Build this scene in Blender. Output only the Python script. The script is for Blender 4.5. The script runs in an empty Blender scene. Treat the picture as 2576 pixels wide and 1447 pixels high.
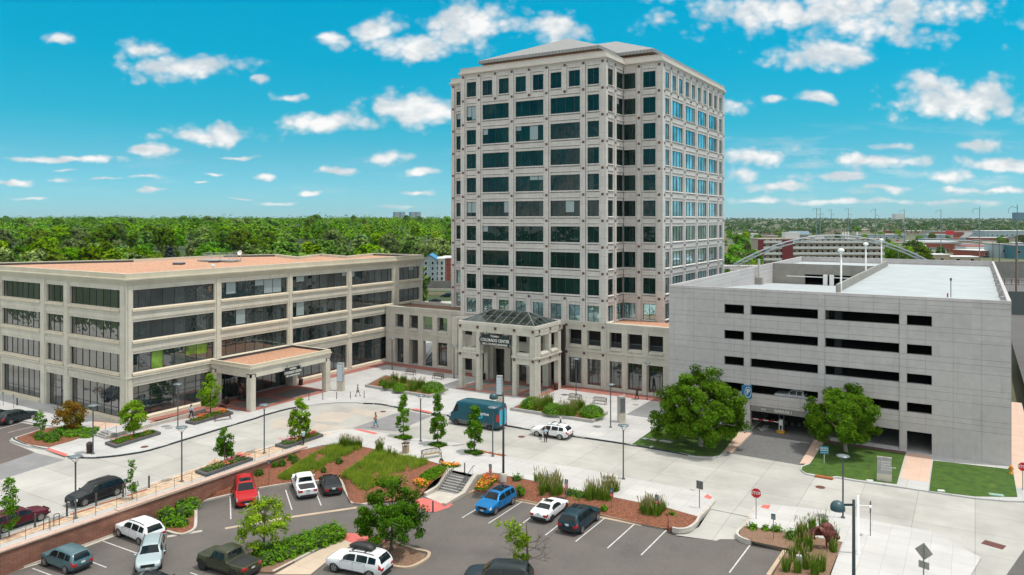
import bpy, bmesh, math, random
from mathutils import Vector, Matrix, Euler
from mathutils import noise as mnoise, geometry as mgeo
R = math.radians
SC = bpy.context.scene
COL = SC.collection
random.seed(7)

# ------------------------------------------------------------------ camera
F, CX, Y0, H, YAW = 1890.0, 1288.0, 550.5, 26.0, R(31.65)   # measured from the photograph's vanishing points
cam = bpy.data.cameras.new('camera'); camo = bpy.data.objects.new('camera', cam); COL.objects.link(camo)
cam.sensor_width = 36; cam.lens = 36*F/2576; cam.shift_y = -(723.5-Y0)/2576
cam.clip_start = 1; cam.clip_end = 30000
camo.location = (0, 0, H); camo.rotation_euler = (R(90), 0, YAW); SC.camera = camo
FW = Vector((-math.sin(YAW), math.cos(YAW), 0)); RT = Vector((math.cos(YAW), math.sin(YAW), 0)); EYE = Vector((0, 0, H))
def ray(px, py): return FW + RT*((px-CX)/F) + Vector((0, 0, (Y0-py)/F))
def G(px, py, z=0.0):
    r = ray(px, py); return EYE + r*((z-H)/r.z)
def onX(px, py, X): r = ray(px, py); return EYE + r*(X/r.x)
def onY(px, py, Y): r = ray(px, py); return EYE + r*(Y/r.y)
def at(px, depth, z=0.0):
    p = FW*depth + RT*((px-CX)/F*depth); return Vector((p.x, p.y, z))

# ------------------------------------------------------------------ light
SUN_EL = R(72)
sh = Vector((.95, .31, 0)).normalized()
sd = Vector((sh.x*math.cos(SUN_EL), sh.y*math.cos(SUN_EL), math.sin(SUN_EL)))
sun = bpy.data.lights.new('sun', 'SUN'); suno = bpy.data.objects.new('sun', sun); COL.objects.link(suno)
sun.energy = 2.95; sun.angle = R(0.5); sun.color = (1.0, .955, .88)
suno.rotation_euler = sd.to_track_quat('Z', 'Y').to_euler(); suno.location = (60, 60, 200)
SC.view_settings.view_transform = 'Standard'; SC.view_settings.look = 'None'
SC.view_settings.exposure = 0.0; SC.view_settings.gamma = 1.0
SC.cycles.max_bounces = 5; SC.cycles.diffuse_bounces = 2; SC.cycles.glossy_bounces = 3;  SC.cycles.transparent_max_bounces = 8
SC.cycles.sample_clamp_indirect = 6

class NT:
    "small helper to wire node trees"
    def __init__(s, tree): s.t = tree; s.n = tree.nodes; s.l = tree.links
    def new(s, typ, **k):
        n = s.n.new(typ)
        for a, v in k.items(): setattr(n, a, v)
        return n
    def put(s, sock, v):
        if isinstance(v, bpy.types.NodeSocket): s.l.new(v, sock)
        elif v is not None: sock.default_value = v
    def math(s, op, a, b=None, c=None, clamp=False):
        n = s.new('ShaderNodeMath', operation=op, use_clamp=clamp)
        for i, v in enumerate((a, b, c)): s.put(n.inputs[i], v)
        return n.outputs[0]
    def vec(s, op, a, b=None, c=None):
        n = s.new('ShaderNodeVectorMath', operation=op)
        for i, v in enumerate((a, b, c)): s.put(n.inputs[i], v)
        return n.outputs['Value'] if op in ('LENGTH', 'DOT_PRODUCT', 'DISTANCE') else n.outputs[0]
    def mix(s, f, a, b, mode='MIX'):
        n = s.new('ShaderNodeMix', data_type='RGBA', blend_type=mode); s.put(n.inputs[0], f)
        s.put(n.inputs[6], c4(a)); s.put(n.inputs[7], c4(b)); return n.outputs[2]
    def noise(s, vec, scale, detail=3, rough=.55, dim='3D'):
        n = s.new('ShaderNodeTexNoise', noise_dimensions=dim); s.put(n.inputs['Vector'], vec)
        n.inputs['Scale'].default_value = scale; n.inputs['Detail'].default_value = detail; n.inputs['Roughness'].default_value = rough
        return n.outputs['Fac']
    def ramp(s, f, stops):
        n = s.new('ShaderNodeValToRGB'); s.put(n.inputs[0], f); e = n.color_ramp.elements
        while len(e) < len(stops): e.new(.5)
        for i, (p, c) in enumerate(stops): e[i].position = p; e[i].color = c4(c)
        return n.outputs[0]
    def smooth(s, v, a, b, lo=0.0, hi=1.0):
        n = s.new('ShaderNodeMapRange', interpolation_type='SMOOTHSTEP'); s.put(n.inputs[0], v)
        for i, x in enumerate((a, b, lo, hi)): n.inputs[i+1].default_value = x
        return n.outputs[0]
    def xyz(s, v):
        n = s.new('ShaderNodeSeparateXYZ'); s.put(n.inputs[0], v); return n.outputs
    def comb(s, x, y, z):
        n = s.new('ShaderNodeCombineXYZ')
        for i, v in enumerate((x, y, z)): s.put(n.inputs[i], v)
        return n.outputs[0]
def c4(c):
    if isinstance(c, (int, float)): return (c, c, c, 1)
    if isinstance(c, (tuple, list)) and len(c) == 3: return (*c, 1)
    return c

# ------------------------------------------------------------------ sky
def make_world():
    w = bpy.data.worlds.new('World'); SC.world = w; w.use_nodes = True
    t = NT(w.node_tree); t.n.clear()
    sky = t.new('ShaderNodeTexSky', sky_type='NISHITA', sun_disc=False, sun_elevation=SUN_EL,
                sun_rotation=math.atan2(sd.x, sd.y), altitude=1600, air_density=1.0, dust_density=1.2, ozone_density=2.0)
    d = t.new('ShaderNodeTexCoord').outputs['Generated']
    dz = t.xyz(d)[2]
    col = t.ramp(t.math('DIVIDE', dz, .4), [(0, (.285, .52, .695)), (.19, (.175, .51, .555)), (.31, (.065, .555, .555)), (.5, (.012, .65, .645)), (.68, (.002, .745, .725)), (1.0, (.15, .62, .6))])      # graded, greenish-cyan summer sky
    col = t.mix(1.0, col, (2, 2, 2), 'MULTIPLY')
    col = t.mix(1.0, sky.outputs[0], col, 'MULTIPLY')
    # clouds: placed on the sky by world direction
    fwd = t.math('MAXIMUM', t.math('ABSOLUTE', t.vec('DOT_PRODUCT', d, tuple(FW))), .05)
    a = t.math('DIVIDE', t.vec('DOT_PRODUCT', d, tuple(RT)), fwd)
    b = t.math('DIVIDE', dz, fwd)
    p0 = t.comb(a, b, 0.0)
    wn = t.new('ShaderNodeTexNoise'); t.put(wn.inputs['Vector'], t.vec('MULTIPLY', p0, (1, 1.8, 1))); wn.inputs['Scale'].default_value = 9; wn.inputs['Detail'].default_value = 3; wn.inputs['Roughness'].default_value = .6
    warp = t.vec('MULTIPLY', t.vec('SUBTRACT', wn.outputs['Color'], (.5, .5, .5)), (.05, .028, 0))
    p = t.vec('ADD', p0, warp)
    clouds = [(155,90,40,14),(360,118,72,26),(470,165,150,36),(655,207,26,12),(725,243,40,12),(835,100,48,22),(950,80,70,42),(1060,112,115,42),
      (1170,65,130,62),(1390,72,86,42),(830,304,125,32),(1050,275,140,48),(500,340,150,27),(380,378,95,17),(600,390,50,6),(970,402,62,18),
      (840,432,54,10),(1065,436,46,12),(160,427,50,6),(150,452,62,10),(40,460,48,8),(375,443,46,6),(385,474,44,7),(270,447,34,5),(670,443,34,8),
      (550,437,30,6),(512,458,26,6),(780,482,44,7),(1060,482,48,7),(150,398,220,9),(2100,35,400,80),(2075,135,140,48),(2420,248,180,58),(2350,215,100,40),
      (1855,270,60,26),(1945,252,36,13),(2050,248,44,18),(1910,395,105,28),(1860,440,55,16),(2190,405,140,22),(2240,367,50,16),(2455,365,75,20),
      (2515,412,110,18),(2090,450,95,15),(2390,445,100,18),(1980,470,90,12),(2250,478,110,12),(2480,480,110,12),(1900,500,100,9),(2120,508,140,9),(2400,510,150,9),
      (1000,520,60,5),(700,505,50,5),(90,498,60,5),(600,497,40,5)]
    dist = None
    for (cx, cy, rx, ry) in clouds:
        x, y, sx, sy = (cx-CX)/F, (Y0-cy)/F, F/rx, F/ry
        e = t.vec('LENGTH', t.vec('MULTIPLY_ADD', p, (sx, sy, 0), (-x*sx, -y*sy, 0)))
        if dist is None: dist = e
        else:
            dist = t.math('MINIMUM', dist, e)
    # unseen bright cloud added overhead and behind the viewer as neutral fill light
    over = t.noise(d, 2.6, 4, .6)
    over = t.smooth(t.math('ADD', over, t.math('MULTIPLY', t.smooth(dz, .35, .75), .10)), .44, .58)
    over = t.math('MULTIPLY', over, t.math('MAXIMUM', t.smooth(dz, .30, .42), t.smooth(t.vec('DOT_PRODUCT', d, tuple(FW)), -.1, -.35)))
    fine = t.noise(t.vec('MULTIPLY', p0, (1, 1.6, 1)), 24, 4, .58)
    vo = t.new('ShaderNodeTexVoronoi', feature='F1'); t.put(vo.inputs['Vector'], t.vec('ADD', t.vec('MULTIPLY', p0, (1, 1.35, 1)), t.vec('MULTIPLY', warp, (.5, .5, 0)))); vo.inputs['Scale'].default_value = 26; vo.inputs['Detail'].default_value = 2; vo.inputs['Roughness'].default_value = .55
    puff = vo.outputs['Distance']
    q = t.math('ADD', t.math('ADD', dist, t.math('MULTIPLY', t.math('SUBTRACT', fine, .5), .9)), t.math('MULTIPLY', t.math('SUBTRACT', puff, .70), 1.0))
    dens = t.smooth(q, 1.44, .50)
    dens = t.math('MULTIPLY', dens, t.smooth(b, .004, .03))
    veil = t.math('MULTIPLY', t.smooth(t.noise(t.vec('MULTIPLY', p0, (1, 5, 1)), 9, 4, .6), .50, .72), t.math('MULTIPLY', t.smooth(b, .005, .03), t.smooth(b, .15, .06)))
    dens = t.math('MAXIMUM', dens, t.math('MULTIPLY', veil, t.math('MULTIPLY_ADD', t.smooth(a, .15, .4), .4, .12)))
    shade = t.smooth(t.noise(t.vec('ADD', t.vec('MULTIPLY', p0, (1, 1.6, 1)), (0, .012, 0)), 16, 3, .6), .35, .62)
    shade = t.math('MULTIPLY', shade, t.smooth(q, 1.15, .3, .4, 1.0))
    ccol = t.mix(shade, (6.4, 7.0, 7.4), (10.3, 10.1, 9.9))
    out = t.mix(t.math('MULTIPLY', dens, .94), col, ccol)
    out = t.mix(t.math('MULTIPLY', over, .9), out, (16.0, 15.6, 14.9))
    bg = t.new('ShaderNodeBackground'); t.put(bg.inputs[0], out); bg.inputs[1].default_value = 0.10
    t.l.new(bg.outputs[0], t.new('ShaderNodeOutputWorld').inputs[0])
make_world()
SC.world.cycles.sampling_method = 'NONE'

# ------------------------------------------------------------------ materials
MATS = {}
def mat(name, col, rough=.7, metal=0.0, var=.12, scale=3.0, spec=.5, bump=0.0, bscale=30, col2=None, coords='Object', extra=None, coat=0.0, trans=0.0, ior=None, island=0.0, objvar=0.0):
    if name in MATS: return MATS[name]
    m = bpy.data.materials.new(name); m.use_nodes = True; t = NT(m.node_tree)
    b = t.n['Principled BSDF']; MATS[name] = m
    co = t.new('ShaderNodeTexCoord').outputs[coords] if coords != 'World' else t.new('ShaderNodeNewGeometry').outputs['Position']
    c = c4(col)
    if var or col2:
        lo = col2 or tuple(x*(1-var) for x in col); hi = col if col2 else tuple(min(1, x*(1+var)) for x in col)
        c = t.ramp(t.noise(co, scale, 5, .6), [(.33, lo), (.67, hi)])
    if extra: c = extra(t, co, c)
    if island:
        r = t.new('ShaderNodeNewGeometry').outputs['Random Per Island']
        hs = t.new('ShaderNodeHueSaturation'); t.put(hs.inputs['Color'], c)
        t.put(hs.inputs['Value'], t.math('MULTIPLY_ADD', r, 2*island, 1-island)); t.put(hs.inputs['Hue'], t.math('MULTIPLY_ADD', r, .03, .485)); c = hs.outputs[0]
    if objvar:
        r = t.new('ShaderNodeObjectInfo').outputs['Random']
        hs = t.new('ShaderNodeHueSaturation'); t.put(hs.inputs['Color'], c)
        t.put(hs.inputs['Value'], t.math('MULTIPLY_ADD', r, 2*objvar, 1-objvar))
        t.put(hs.inputs['Hue'], t.math('MULTIPLY_ADD', t.math('FRACT', t.math('MULTIPLY', r, 7.3)), .05, .475))
        t.put(hs.inputs['Saturation'], t.math('MULTIPLY_ADD', t.math('FRACT', t.math('MULTIPLY', r, 3.7)), .5, .7)); c = hs.outputs[0]
    t.put(b.inputs['Base Color'], c); b.inputs['Roughness'].default_value = rough; b.inputs['Metallic'].default_value = metal
    b.inputs['Specular IOR Level'].default_value = spec
    if ior: b.inputs['IOR'].default_value = ior
    if coat: b.inputs['Coat Weight'].default_value = coat; b.inputs['Coat Roughness'].default_value = .05
    if bump:
        bp = t.new('ShaderNodeBump'); bp.inputs['Strength'].default_value = bump; bp.inputs['Distance'].default_value = .05
        t.put(bp.inputs['Height'], t.noise(co, bscale, 4)); t.l.new(bp.outputs[0], b.inputs['Normal'])
    if trans:
        tr = t.new('ShaderNodeBsdfTranslucent'); t.put(tr.inputs[0], c)
        mx = t.new('ShaderNodeMixShader'); mx.inputs[0].default_value = trans
        out = t.n['Material Output']; t.l.new(b.outputs[0], mx.inputs[1]); t.l.new(tr.outputs[0], mx.inputs[2]); t.l.new(mx.outputs[0], out.inputs[0])
    return m
def grid_lines(sx, sy, w=.03, dark=.55, ox=0.0, oy=0.0, axes='XY'):
    "thin joint lines in a slab: an 'extra' for mat()"
    def f(t, co, c):
        x, y, z = t.xyz(co)
        u, v = {'XY': (x, y), 'wall': (t.math('ADD', x, y), z)}[axes]
        def line(s, per, o):
            k = t.math('FRACT', t.math('DIVIDE', t.math('ADD', s, o), per))
            return t.math('LESS_THAN', t.math('MINIMUM', k, t.math('SUBTRACT', 1.0, k)), w/per/2)
        ln = t.math('MAXIMUM', line(u, sx, ox), line(v, sy, oy))
        return t.mix(t.math('MULTIPLY', ln, 1-dark), c, (.02, .02, .02), 'MIX')
    return f
def panels(sx, sy, amp=.08, w=.03, dark=.6, axes='XY'):
    "slabs that differ a little in tone, with joints"
    g = grid_lines(sx, sy, w, dark, axes=axes)
    def f(t, co, c):
        x, y, z = t.xyz(co)
        u, v = {'XY': (x, y), 'wall': (t.math('ADD', x, y), z)}[axes]
        cell = t.comb(t.math('FLOOR', t.math('DIVIDE', u, sx)), t.math('FLOOR', t.math('DIVIDE', v, sy)), 0.0)
        wn = t.new('ShaderNodeTexWhiteNoise', noise_dimensions='2D'); t.put(wn.inputs['Vector'], cell)
        k = t.math('MULTIPLY_ADD', wn.outputs['Value'], 2*amp, 1-amp)
        c = t.vec('SCALE', c, None) if False else t.mix(1.0, c, t.comb(k, k, k), 'MULTIPLY')
        return g(t, co, c)
    return f
def streaks(amt=.35, then=None, col=(.16, .13, .09)):
    "vertical weather streaks on a wall"
    def f(t, co, c):
        x, y, z = t.xyz(co)
        v = t.comb(t.math('MULTIPLY', t.math('ADD', x, y), 2.2), t.math('MULTIPLY', z, .22), 0.0)
        n = t.smooth(t.noise(v, 1.0, 5, .65), .55, .8)
        c = t.mix(t.math('MULTIPLY', n, amt), c, col)
        return then(t, co, c) if then else c
    return f
def bricks(c1, c2, mortar, w, h, m=.02, axes='XY', off=.5):
    def f(t, co, c):
        x, y, z = t.xyz(co)
        v = t.comb(*({'XY': (x, y), 'wall': (t.math('ADD', x, y), z)}[axes]), 0.0)
        n = t.new('ShaderNodeTexBrick', offset=off); t.put(n.inputs['Vector'], v)
        for k, q in (('Color1', c1), ('Color2', c2), ('Mortar', mortar)): n.inputs[k].default_value = c4(q)
        n.inputs['Scale'].default_value = 1; n.inputs['Mortar Size'].default_value = m; n.inputs['Brick Width'].default_value = w; n.inputs['Row Height'].default_value = h
        return t.mix(1.0, n.outputs[0], t.mix(.5, (1, 1, 1), t.mix(0.0, c, c)) if False else t.ramp(t.noise(co, 1.1, 5), [(.3, .8), (.7, 1.12)]), 'MULTIPLY')
    return f
def glass(name, col, ior=1.7, rough=.02, wave=.02, wscale=.5, metal=0.0, lit=None):
    "tinted, slightly wavy reflecting window glass"
    if name in MATS: return MATS[name]
    m = bpy.data.materials.new(name); m.use_nodes = True; t = NT(m.node_tree); b = t.n['Principled BSDF']; MATS[name] = m
    pos = t.new('ShaderNodeNewGeometry').outputs['Position']
    n = t.noise(pos, .35, 2); rn = t.new('ShaderNodeNewGeometry').outputs['Random Per Island']
    bc = t.ramp(n, [(.35, tuple(x*.55 for x in col)), (.65, tuple(x*1.3 for x in col))])
    if lit: bc = t.mix(t.smooth(rn, .62, 1.0, 0, .8), bc, lit)
    t.put(b.inputs['Base Color'], bc)
    b.inputs['Roughness'].default_value = rough; b.inputs['IOR'].default_value = ior; b.inputs['Metallic'].default_value = metal
    if wave:
        bp = t.new('ShaderNodeBump'); bp.inputs['Strength'].default_value = wave; bp.inputs['Distance'].default_value = 1.0
        t.put(bp.inputs['Height'], t.noise(pos, wscale, 2)); t.l.new(bp.outputs[0], b.inputs['Normal'])
    return m
def clear(name, tint=(.7, .9, .88), f=.12):
    "see-through glazing: transparent with a mirror share"
    if name in MATS: return MATS[name]
    m = bpy.data.materials.new(name); m.use_nodes = True; t = NT(m.node_tree); MATS[name] = m
    t.n.remove(t.n['Principled BSDF'])
    tr = t.new('ShaderNodeBsdfTransparent'); tr.inputs[0].default_value = c4(tint)
    gl = t.new('ShaderNodeBsdfGlossy'); gl.inputs['Roughness'].default_value = .03
    fr = t.new('ShaderNodeFresnel'); fr.inputs[0].default_value = 1.5
    mx = t.new('ShaderNodeMixShader'); t.put(mx.inputs[0], t.math('ADD', fr.outputs[0], f)); t.l.new(tr.outputs[0], mx.inputs[1]); t.l.new(gl.outputs[0], mx.inputs[2])
    t.l.new(mx.outputs[0], t.n['Material Output'].inputs[0]); return m

# ------------------------------------------------------------------ mesh builder
class MB:
    def __init__(s): s.v = []; s.f = []; s.m = []; s.sm = []
    def add(s, vs, fs, m=0, smooth=False):
        o = len(s.v); s.v += [tuple(v) for v in vs]
        for f in fs: s.f.append([i+o for i in f]); s.m.append(m); s.sm.append(smooth)
    def box(s, x0, x1, y0, y1, z0, z1, m=0, tf=None):
        vs = [(x, y, z) for z in (z0, z1) for y in (y0, y1) for x in (x0, x1)]
        if tf: vs = [tf(*v) for v in vs]
        s.add(vs, [(0,2,3,1),(4,5,7,6),(0,1,5,4),(2,6,7,3),(0,4,6,2),(1,3,7,5)], m)
    def quad(s, a, b, c, d, m=0): s.add([a, b, c, d], [(0,1,2,3)], m)
    def prism(s, pts, z0, z1, m=0, cap=True):
        "closed outline in plan, extruded; z0/z1 numbers or functions of (x,y)"
        f0 = z0 if callable(z0) else (lambda x, y: z0); f1 = z1 if callable(z1) else (lambda x, y: z1)
        n = len(pts); a = sum(pts[i][0]*pts[(i+1)%n][1]-pts[(i+1)%n][0]*pts[i][1] for i in range(n))
        if a < 0: pts = pts[::-1]
        vs = [(p[0], p[1], f0(p[0], p[1])) for p in pts] + [(p[0], p[1], f1(p[0], p[1])) for p in pts]
        s.add(vs, [(i, (i+1)%n, n+(i+1)%n, n+i) for i in range(n)] + ([list(range(n, 2*n)), list(range(n-1, -1, -1))] if cap else []), m)
    def cyl(s, p0, p1, r0, r1=None, n=8, m=0, smooth=True, caps=True):
        r1 = r0 if r1 is None else r1; p0 = Vector(p0); p1 = Vector(p1); d = (p1-p0)
        if d.length < 1e-6: return
        d.normalize(); x = d.orthogonal().normalized(); y = d.cross(x)
        vs = [p0+(x*math.cos(2*math.pi*i/n)+y*math.sin(2*math.pi*i/n))*r0 for i in range(n)] + [p1+(x*math.cos(2*math.pi*i/n)+y*math.sin(2*math.pi*i/n))*r1 for i in range(n)]
        s.add(vs, [(i, (i+1)%n, n+(i+1)%n, n+i) for i in range(n)], m, smooth)
        if caps: s.add(vs, [list(range(n-1, -1, -1)), list(range(n, 2*n))], m)
    def tube(s, pts, r, n=6, m=0, smooth=True):
        rr = r if isinstance(r, (list, tuple)) else [r]*len(pts)
        for i in range(len(pts)-1): s.cyl(pts[i], pts[i+1], rr[i], rr[i+1], n, m, smooth)
    def lathe(s, prof, n=16, c=(0, 0, 0), m=0, smooth=True):
        vs = []; k = len(prof)
        for i in range(n):
            a = 2*math.pi*i/n
            vs += [(c[0]+r*math.cos(a), c[1]+r*math.sin(a), c[2]+z) for r, z in prof]
        s.add(vs, [(i*k+j, ((i+1)%n)*k+j, ((i+1)%n)*k+j+1, i*k+j+1) for i in range(n) for j in range(k-1)], m, smooth)
    def ball(s, c, rx, ry, rz, n=10, k=6, m=0):
        s.lathe([(max(1e-4, math.sin(math.pi*j/k)), -math.cos(math.pi*j/k)) for j in range(k+1)], n, (0, 0, 0), m)
        o = len(s.v)-n*(k+1)
        for i in range(o, len(s.v)): v = s.v[i]; s.v[i] = (c[0]+v[0]*rx, c[1]+v[1]*ry, c[2]+v[2]*rz)
    def build(s, name, mats, parent=None, loc=None, rot=0.0, world=False, **props):
        me = bpy.data.meshes.new(name)
        vs = s.v
        if world and parent is not None: vs = [(v[0]-parent.location.x, v[1]-parent.location.y, v[2]-parent.location.z) for v in vs]
        elif world and loc is not None: vs = [(v[0]-loc[0], v[1]-loc[1], v[2]-loc[2]) for v in vs]
        me.from_pydata(vs, [], s.f)
        for m in (mats if isinstance(mats, (list, tuple)) else [mats]): me.materials.append(m)
        me.polygons.foreach_set('material_index', s.m); me.polygons.foreach_set('use_smooth', s.sm)
        me.update()
        return link(name, me, parent, loc, rot, **props)
def link(name, me, parent=None, loc=None, rot=0.0, **props):
    o = bpy.data.objects.new(name, me); COL.objects.link(o)
    if parent is not None: o.parent = parent
    if loc is not None: o.location = loc
    if rot: o.rotation_euler = (0, 0, rot)
    for k, v in props.items():
        if v is not None: o[k] = v
    return o
def thing(name, label, category, loc=(0, 0, 0), rot=0.0, group=None):
    return link(name, None, None, loc, rot, label=label, category=category, group=group)
def children(o, _c={}): return [c for c in bpy.data.objects if c.parent == o]
def dup(root, loc, rot=0.0, label=None, group=None, scale=None, kids=None):
    "a copy of a thing with copies of its parts and sub-parts (mesh data shared)"
    def cp(o, par):
        c = o.copy(); COL.objects.link(c)
        if par is not None: c.parent = par
        for k in o.children: cp(k, c)
        return c
    c = cp(root, None); c.location = loc; c.rotation_euler = (0, 0, rot)
    if scale: c.scale = (scale,)*3 if isinstance(scale, (int, float)) else scale
    if label: c['label'] = label
    if group: c['group'] = group
    return c
def poly(name, pts, z, m, under=0.0, **props):
    "a flat (or, with z a function, sloping) sheet from an outline in plan; under > 0 gives it thickness"
    fz = z if callable(z) else (lambda x, y: z)
    pts = [(p[0], p[1]) for p in pts]; n = len(pts)
    a = sum(pts[i][0]*pts[(i+1)%n][1]-pts[(i+1)%n][0]*pts[i][1] for i in range(n))
    if a < 0: pts = pts[::-1]
    co, _, fs = mgeo.delaunay_2d_cdt([Vector(p) for p in pts], [], [list(range(n))], 1, 1e-4)[:3]
    mb = MB(); mb.add([(c.x, c.y, fz(c.x, c.y)) for c in co], fs)
    if under:
        for i in range(n):
            p, q = pts[i], pts[(i+1)%n]
            mb.quad((*p, fz(*p)-under), (*q, fz(*q)-under), (*q, fz(*q)), (*p, fz(*p)))
    return mb.build(name, m, **props)
def text_mesh(name, txt, size, m, parent=None, mat4=None, depth=.012, bold=False, align='CENTER', spacing=1.0):
    "lettering as a flat raised mesh"
    cu = bpy.data.curves.new(name, 'FONT'); cu.body = txt; cu.size = size; cu.extrude = depth; cu.align_x = align; cu.align_y = 'CENTER'; cu.space_character = spacing
    if bold: cu.offset = size*.018
    cu.resolution_u = 2
    tmp = bpy.data.objects.new(name, cu); COL.objects.link(tmp)
    dg = bpy.context.evaluated_depsgraph_get(); me = bpy.data.meshes.new_from_object(tmp.evaluated_get(dg))
    bpy.data.objects.remove(tmp); bpy.data.curves.remove(cu)
    me.materials.clear(); me.materials.append(m); me.name = name
    if mat4 is not None: me.transform(mat4)
    return link(name, me, parent)
def frame(o, ux, uy):
    "matrix whose local x,y run along ux,uy from origin o (for flat lettering)"
    ux = Vector(ux).normalized(); uy = Vector(uy).normalized(); uz = ux.cross(uy)
    return Matrix(((ux.x, uy.x, uz.x, o[0]), (ux.y, uy.y, uz.y, o[1]), (ux.z, uy.z, uz.z, o[2]), (0, 0, 0, 1)))
# ================================================================== GROUND
def A(x, y): return x*.3259, 975.4+y*.3259          # windows onto the photograph used while measuring
def B(x, y): return 566+x*.3259, 975.4+y*.3259
def C(x, y): return 1132+x*.3259, 975.4+y*.3259
def D(x, y): return 1698+x*.32587, 975.4+y*.32587
def E(x, y): return 2044+x*.326, 975.4+y*.326
def Pp(x, y): return 1100.6+x*.3259, 723.2+y*.3259
def Q(x, y): return 566+x*.3259, 597.5+y*.3259
def g(w, x, y, z=0.0): return G(*w(x, y), z)
def gs(*seg, z=0.0): return [g(w, x, y, z) for w, *ps in seg for x, y in ps]
def lotz(x, y=0): return 0.10+.0302*min(x, -12)
def L(w, x, y, up=0.0):
    z = -1.0
    for _ in range(8): p = g(w, x, y, z); z = lotz(p.x)+up
    return g(w, x, y, z)
ROADZ = -.14

def worn(then, amt=.34):
    'dirt, tyre marks and stains over paving'
    def f(t, co, c):
        st = t.smooth(t.noise(co, .09, 6, .68), .50, .74); sp = t.smooth(t.noise(co, 1.3, 3, .6), .66, .78)
        c = t.mix(t.math('MULTIPLY', st, amt), c, (.20, .185, .16))
        c = t.mix(t.math('MULTIPLY', sp, amt*.9), c, (.16, .15, .135))
        return then(t, co, c)
    return f
M_conc = mat('road_concrete', (.435, .422, .392), .85, col2=(.34, .33, .305), scale=.22, coords='World', bump=.1, bscale=8, extra=worn(panels(4.6, 4.6, .07, .04, .5)))
M_plaza = mat('plaza_concrete', (.485, .48, .472), .85, col2=(.41, .405, .397), scale=.2, coords='World', bump=.08, bscale=10, extra=worn(panels(1.9, 1.9, .05, .03, .6), .2))
M_walk = mat('walk_concrete', (.50, .49, .475), .85, col2=(.43, .42, .405), scale=.2, coords='World', bump=.08, bscale=10, extra=worn(panels(1.5, 1.5, .05, .025, .66), .2))
M_kerb = mat('kerb_concrete', (.52, .49, .44), .85, col2=(.40, .36, .31), scale=.8, coords='World')
M_tan = mat('tan_kerb_concrete', (.50, .38, .27), .85, col2=(.40, .31, .23), scale=.6, coords='World')
M_blackkerb = mat('painted_kerb', (.018, .03, .036), .6, var=.4, scale=3, coords='World')
def asphalt_extra(t, co, c):
    big = t.smooth(t.noise(co, .13, 5, .6), .52, .72)
    c = t.mix(t.math('MULTIPLY', big, .62), c, (.042, .040, .041))
    spk = t.noise(co, 9, 3, .7)
    return t.mix(.35, c, t.ramp(spk, [(.3, (.05, .045, .043)), (.7, (.19, .17, .16))]))
M_asph = mat('lot_asphalt', (.135, .118, .106), .9, col2=(.10, .09, .082), scale=.35, coords='World', extra=asphalt_extra, bump=.25, bscale=20)
M_street = mat('street_asphalt', (.10, .097, .094), .9, col2=(.078, .075, .073), scale=.3, coords='World', extra=asphalt_extra)
M_drive = mat('drive_asphalt', (.15, .15, .148), .9, col2=(.115, .115, .115), scale=2, coords='World', bump=.2, bscale=20)
M_line = mat('paint_line', (.62, .62, .60), .7, col2=(.40, .40, .39), scale=4, coords='World')
M_red = mat('detectable_warning', (.60, .155, .135), .8, col2=(.52, .12, .10), scale=2, coords='World', extra=grid_lines(.3, .3, .03, .8))
M_salmon = mat('salmon_concrete', (.62, .44, .34), .85, col2=(.55, .385, .30), scale=.5, coords='World', extra=grid_lines(1.6, 1.6, .03, .75))
M_brickpave = mat('red_brick_paving', (.36, .125, .10), .85, scale=.7, coords='World', extra=bricks((.34, .12, .098), (.42, .16, .125), (.25, .12, .10), .21, .105, .008))
M_greypave = mat('grey_brick_paving', (.16, .15, .145), .85, scale=.7, coords='World', extra=bricks((.15, .14, .14), (.20, .185, .18), (.11, .10, .10), .21, .105, .008))
M_paver = mat('tan_paver', (.55, .40, .27), .85, scale=.7, coords='World', extra=bricks((.62, .47, .33), (.46, .31, .20), (.42, .31, .22), .55, .28, .012))
M_mulch = mat('bark_mulch', (.29, .105, .052), .95, col2=(.095, .037, .022), scale=6, coords='World', bump=.8, bscale=14)
M_drymulch = mat('dry_mulch', (.27, .165, .105), .95, col2=(.15, .085, .055), scale=7, coords='World', bump=.8, bscale=14)
M_lawn = mat('lawn_turf', (.066, .138, .008), .95, col2=(.030, .075, .004), scale=1.1, coords='World', bump=.9, bscale=22, extra=lambda t, co, c: t.mix(t.smooth(t.noise(co, .5, 5, .7), .56, .78, 0, .45), t.mix(t.smooth(t.noise(co, 14, 2, .7), .4, .7, 0, .4), c, (.02, .05, .004)), (.20, .20, .04)))
M_rust = mat('rust_steel', (.36, .12, .03), .75, col2=(.25, .08, .025), scale=3, coords='World')
M_brown = mat('cast_iron', (.12, .04, .03), .7)
M_earth = mat('far_ground', (.055, .085, .022), .95, col2=(.15, .13, .09), scale=.014, coords='World', extra=lambda t, co, c: t.mix(t.smooth(t.vec('DOT_PRODUCT', co, tuple(RT)), 0, 60, 1, 0), c, (.030, .055, .010)))
M_blockwall = mat('split_block', (.30, .13, .085), .9, scale=.7, coords='World', extra=bricks((.30, .135, .09), (.245, .105, .068), (.14, .07, .05), .6, .2, .016, axes='wall'))

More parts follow.
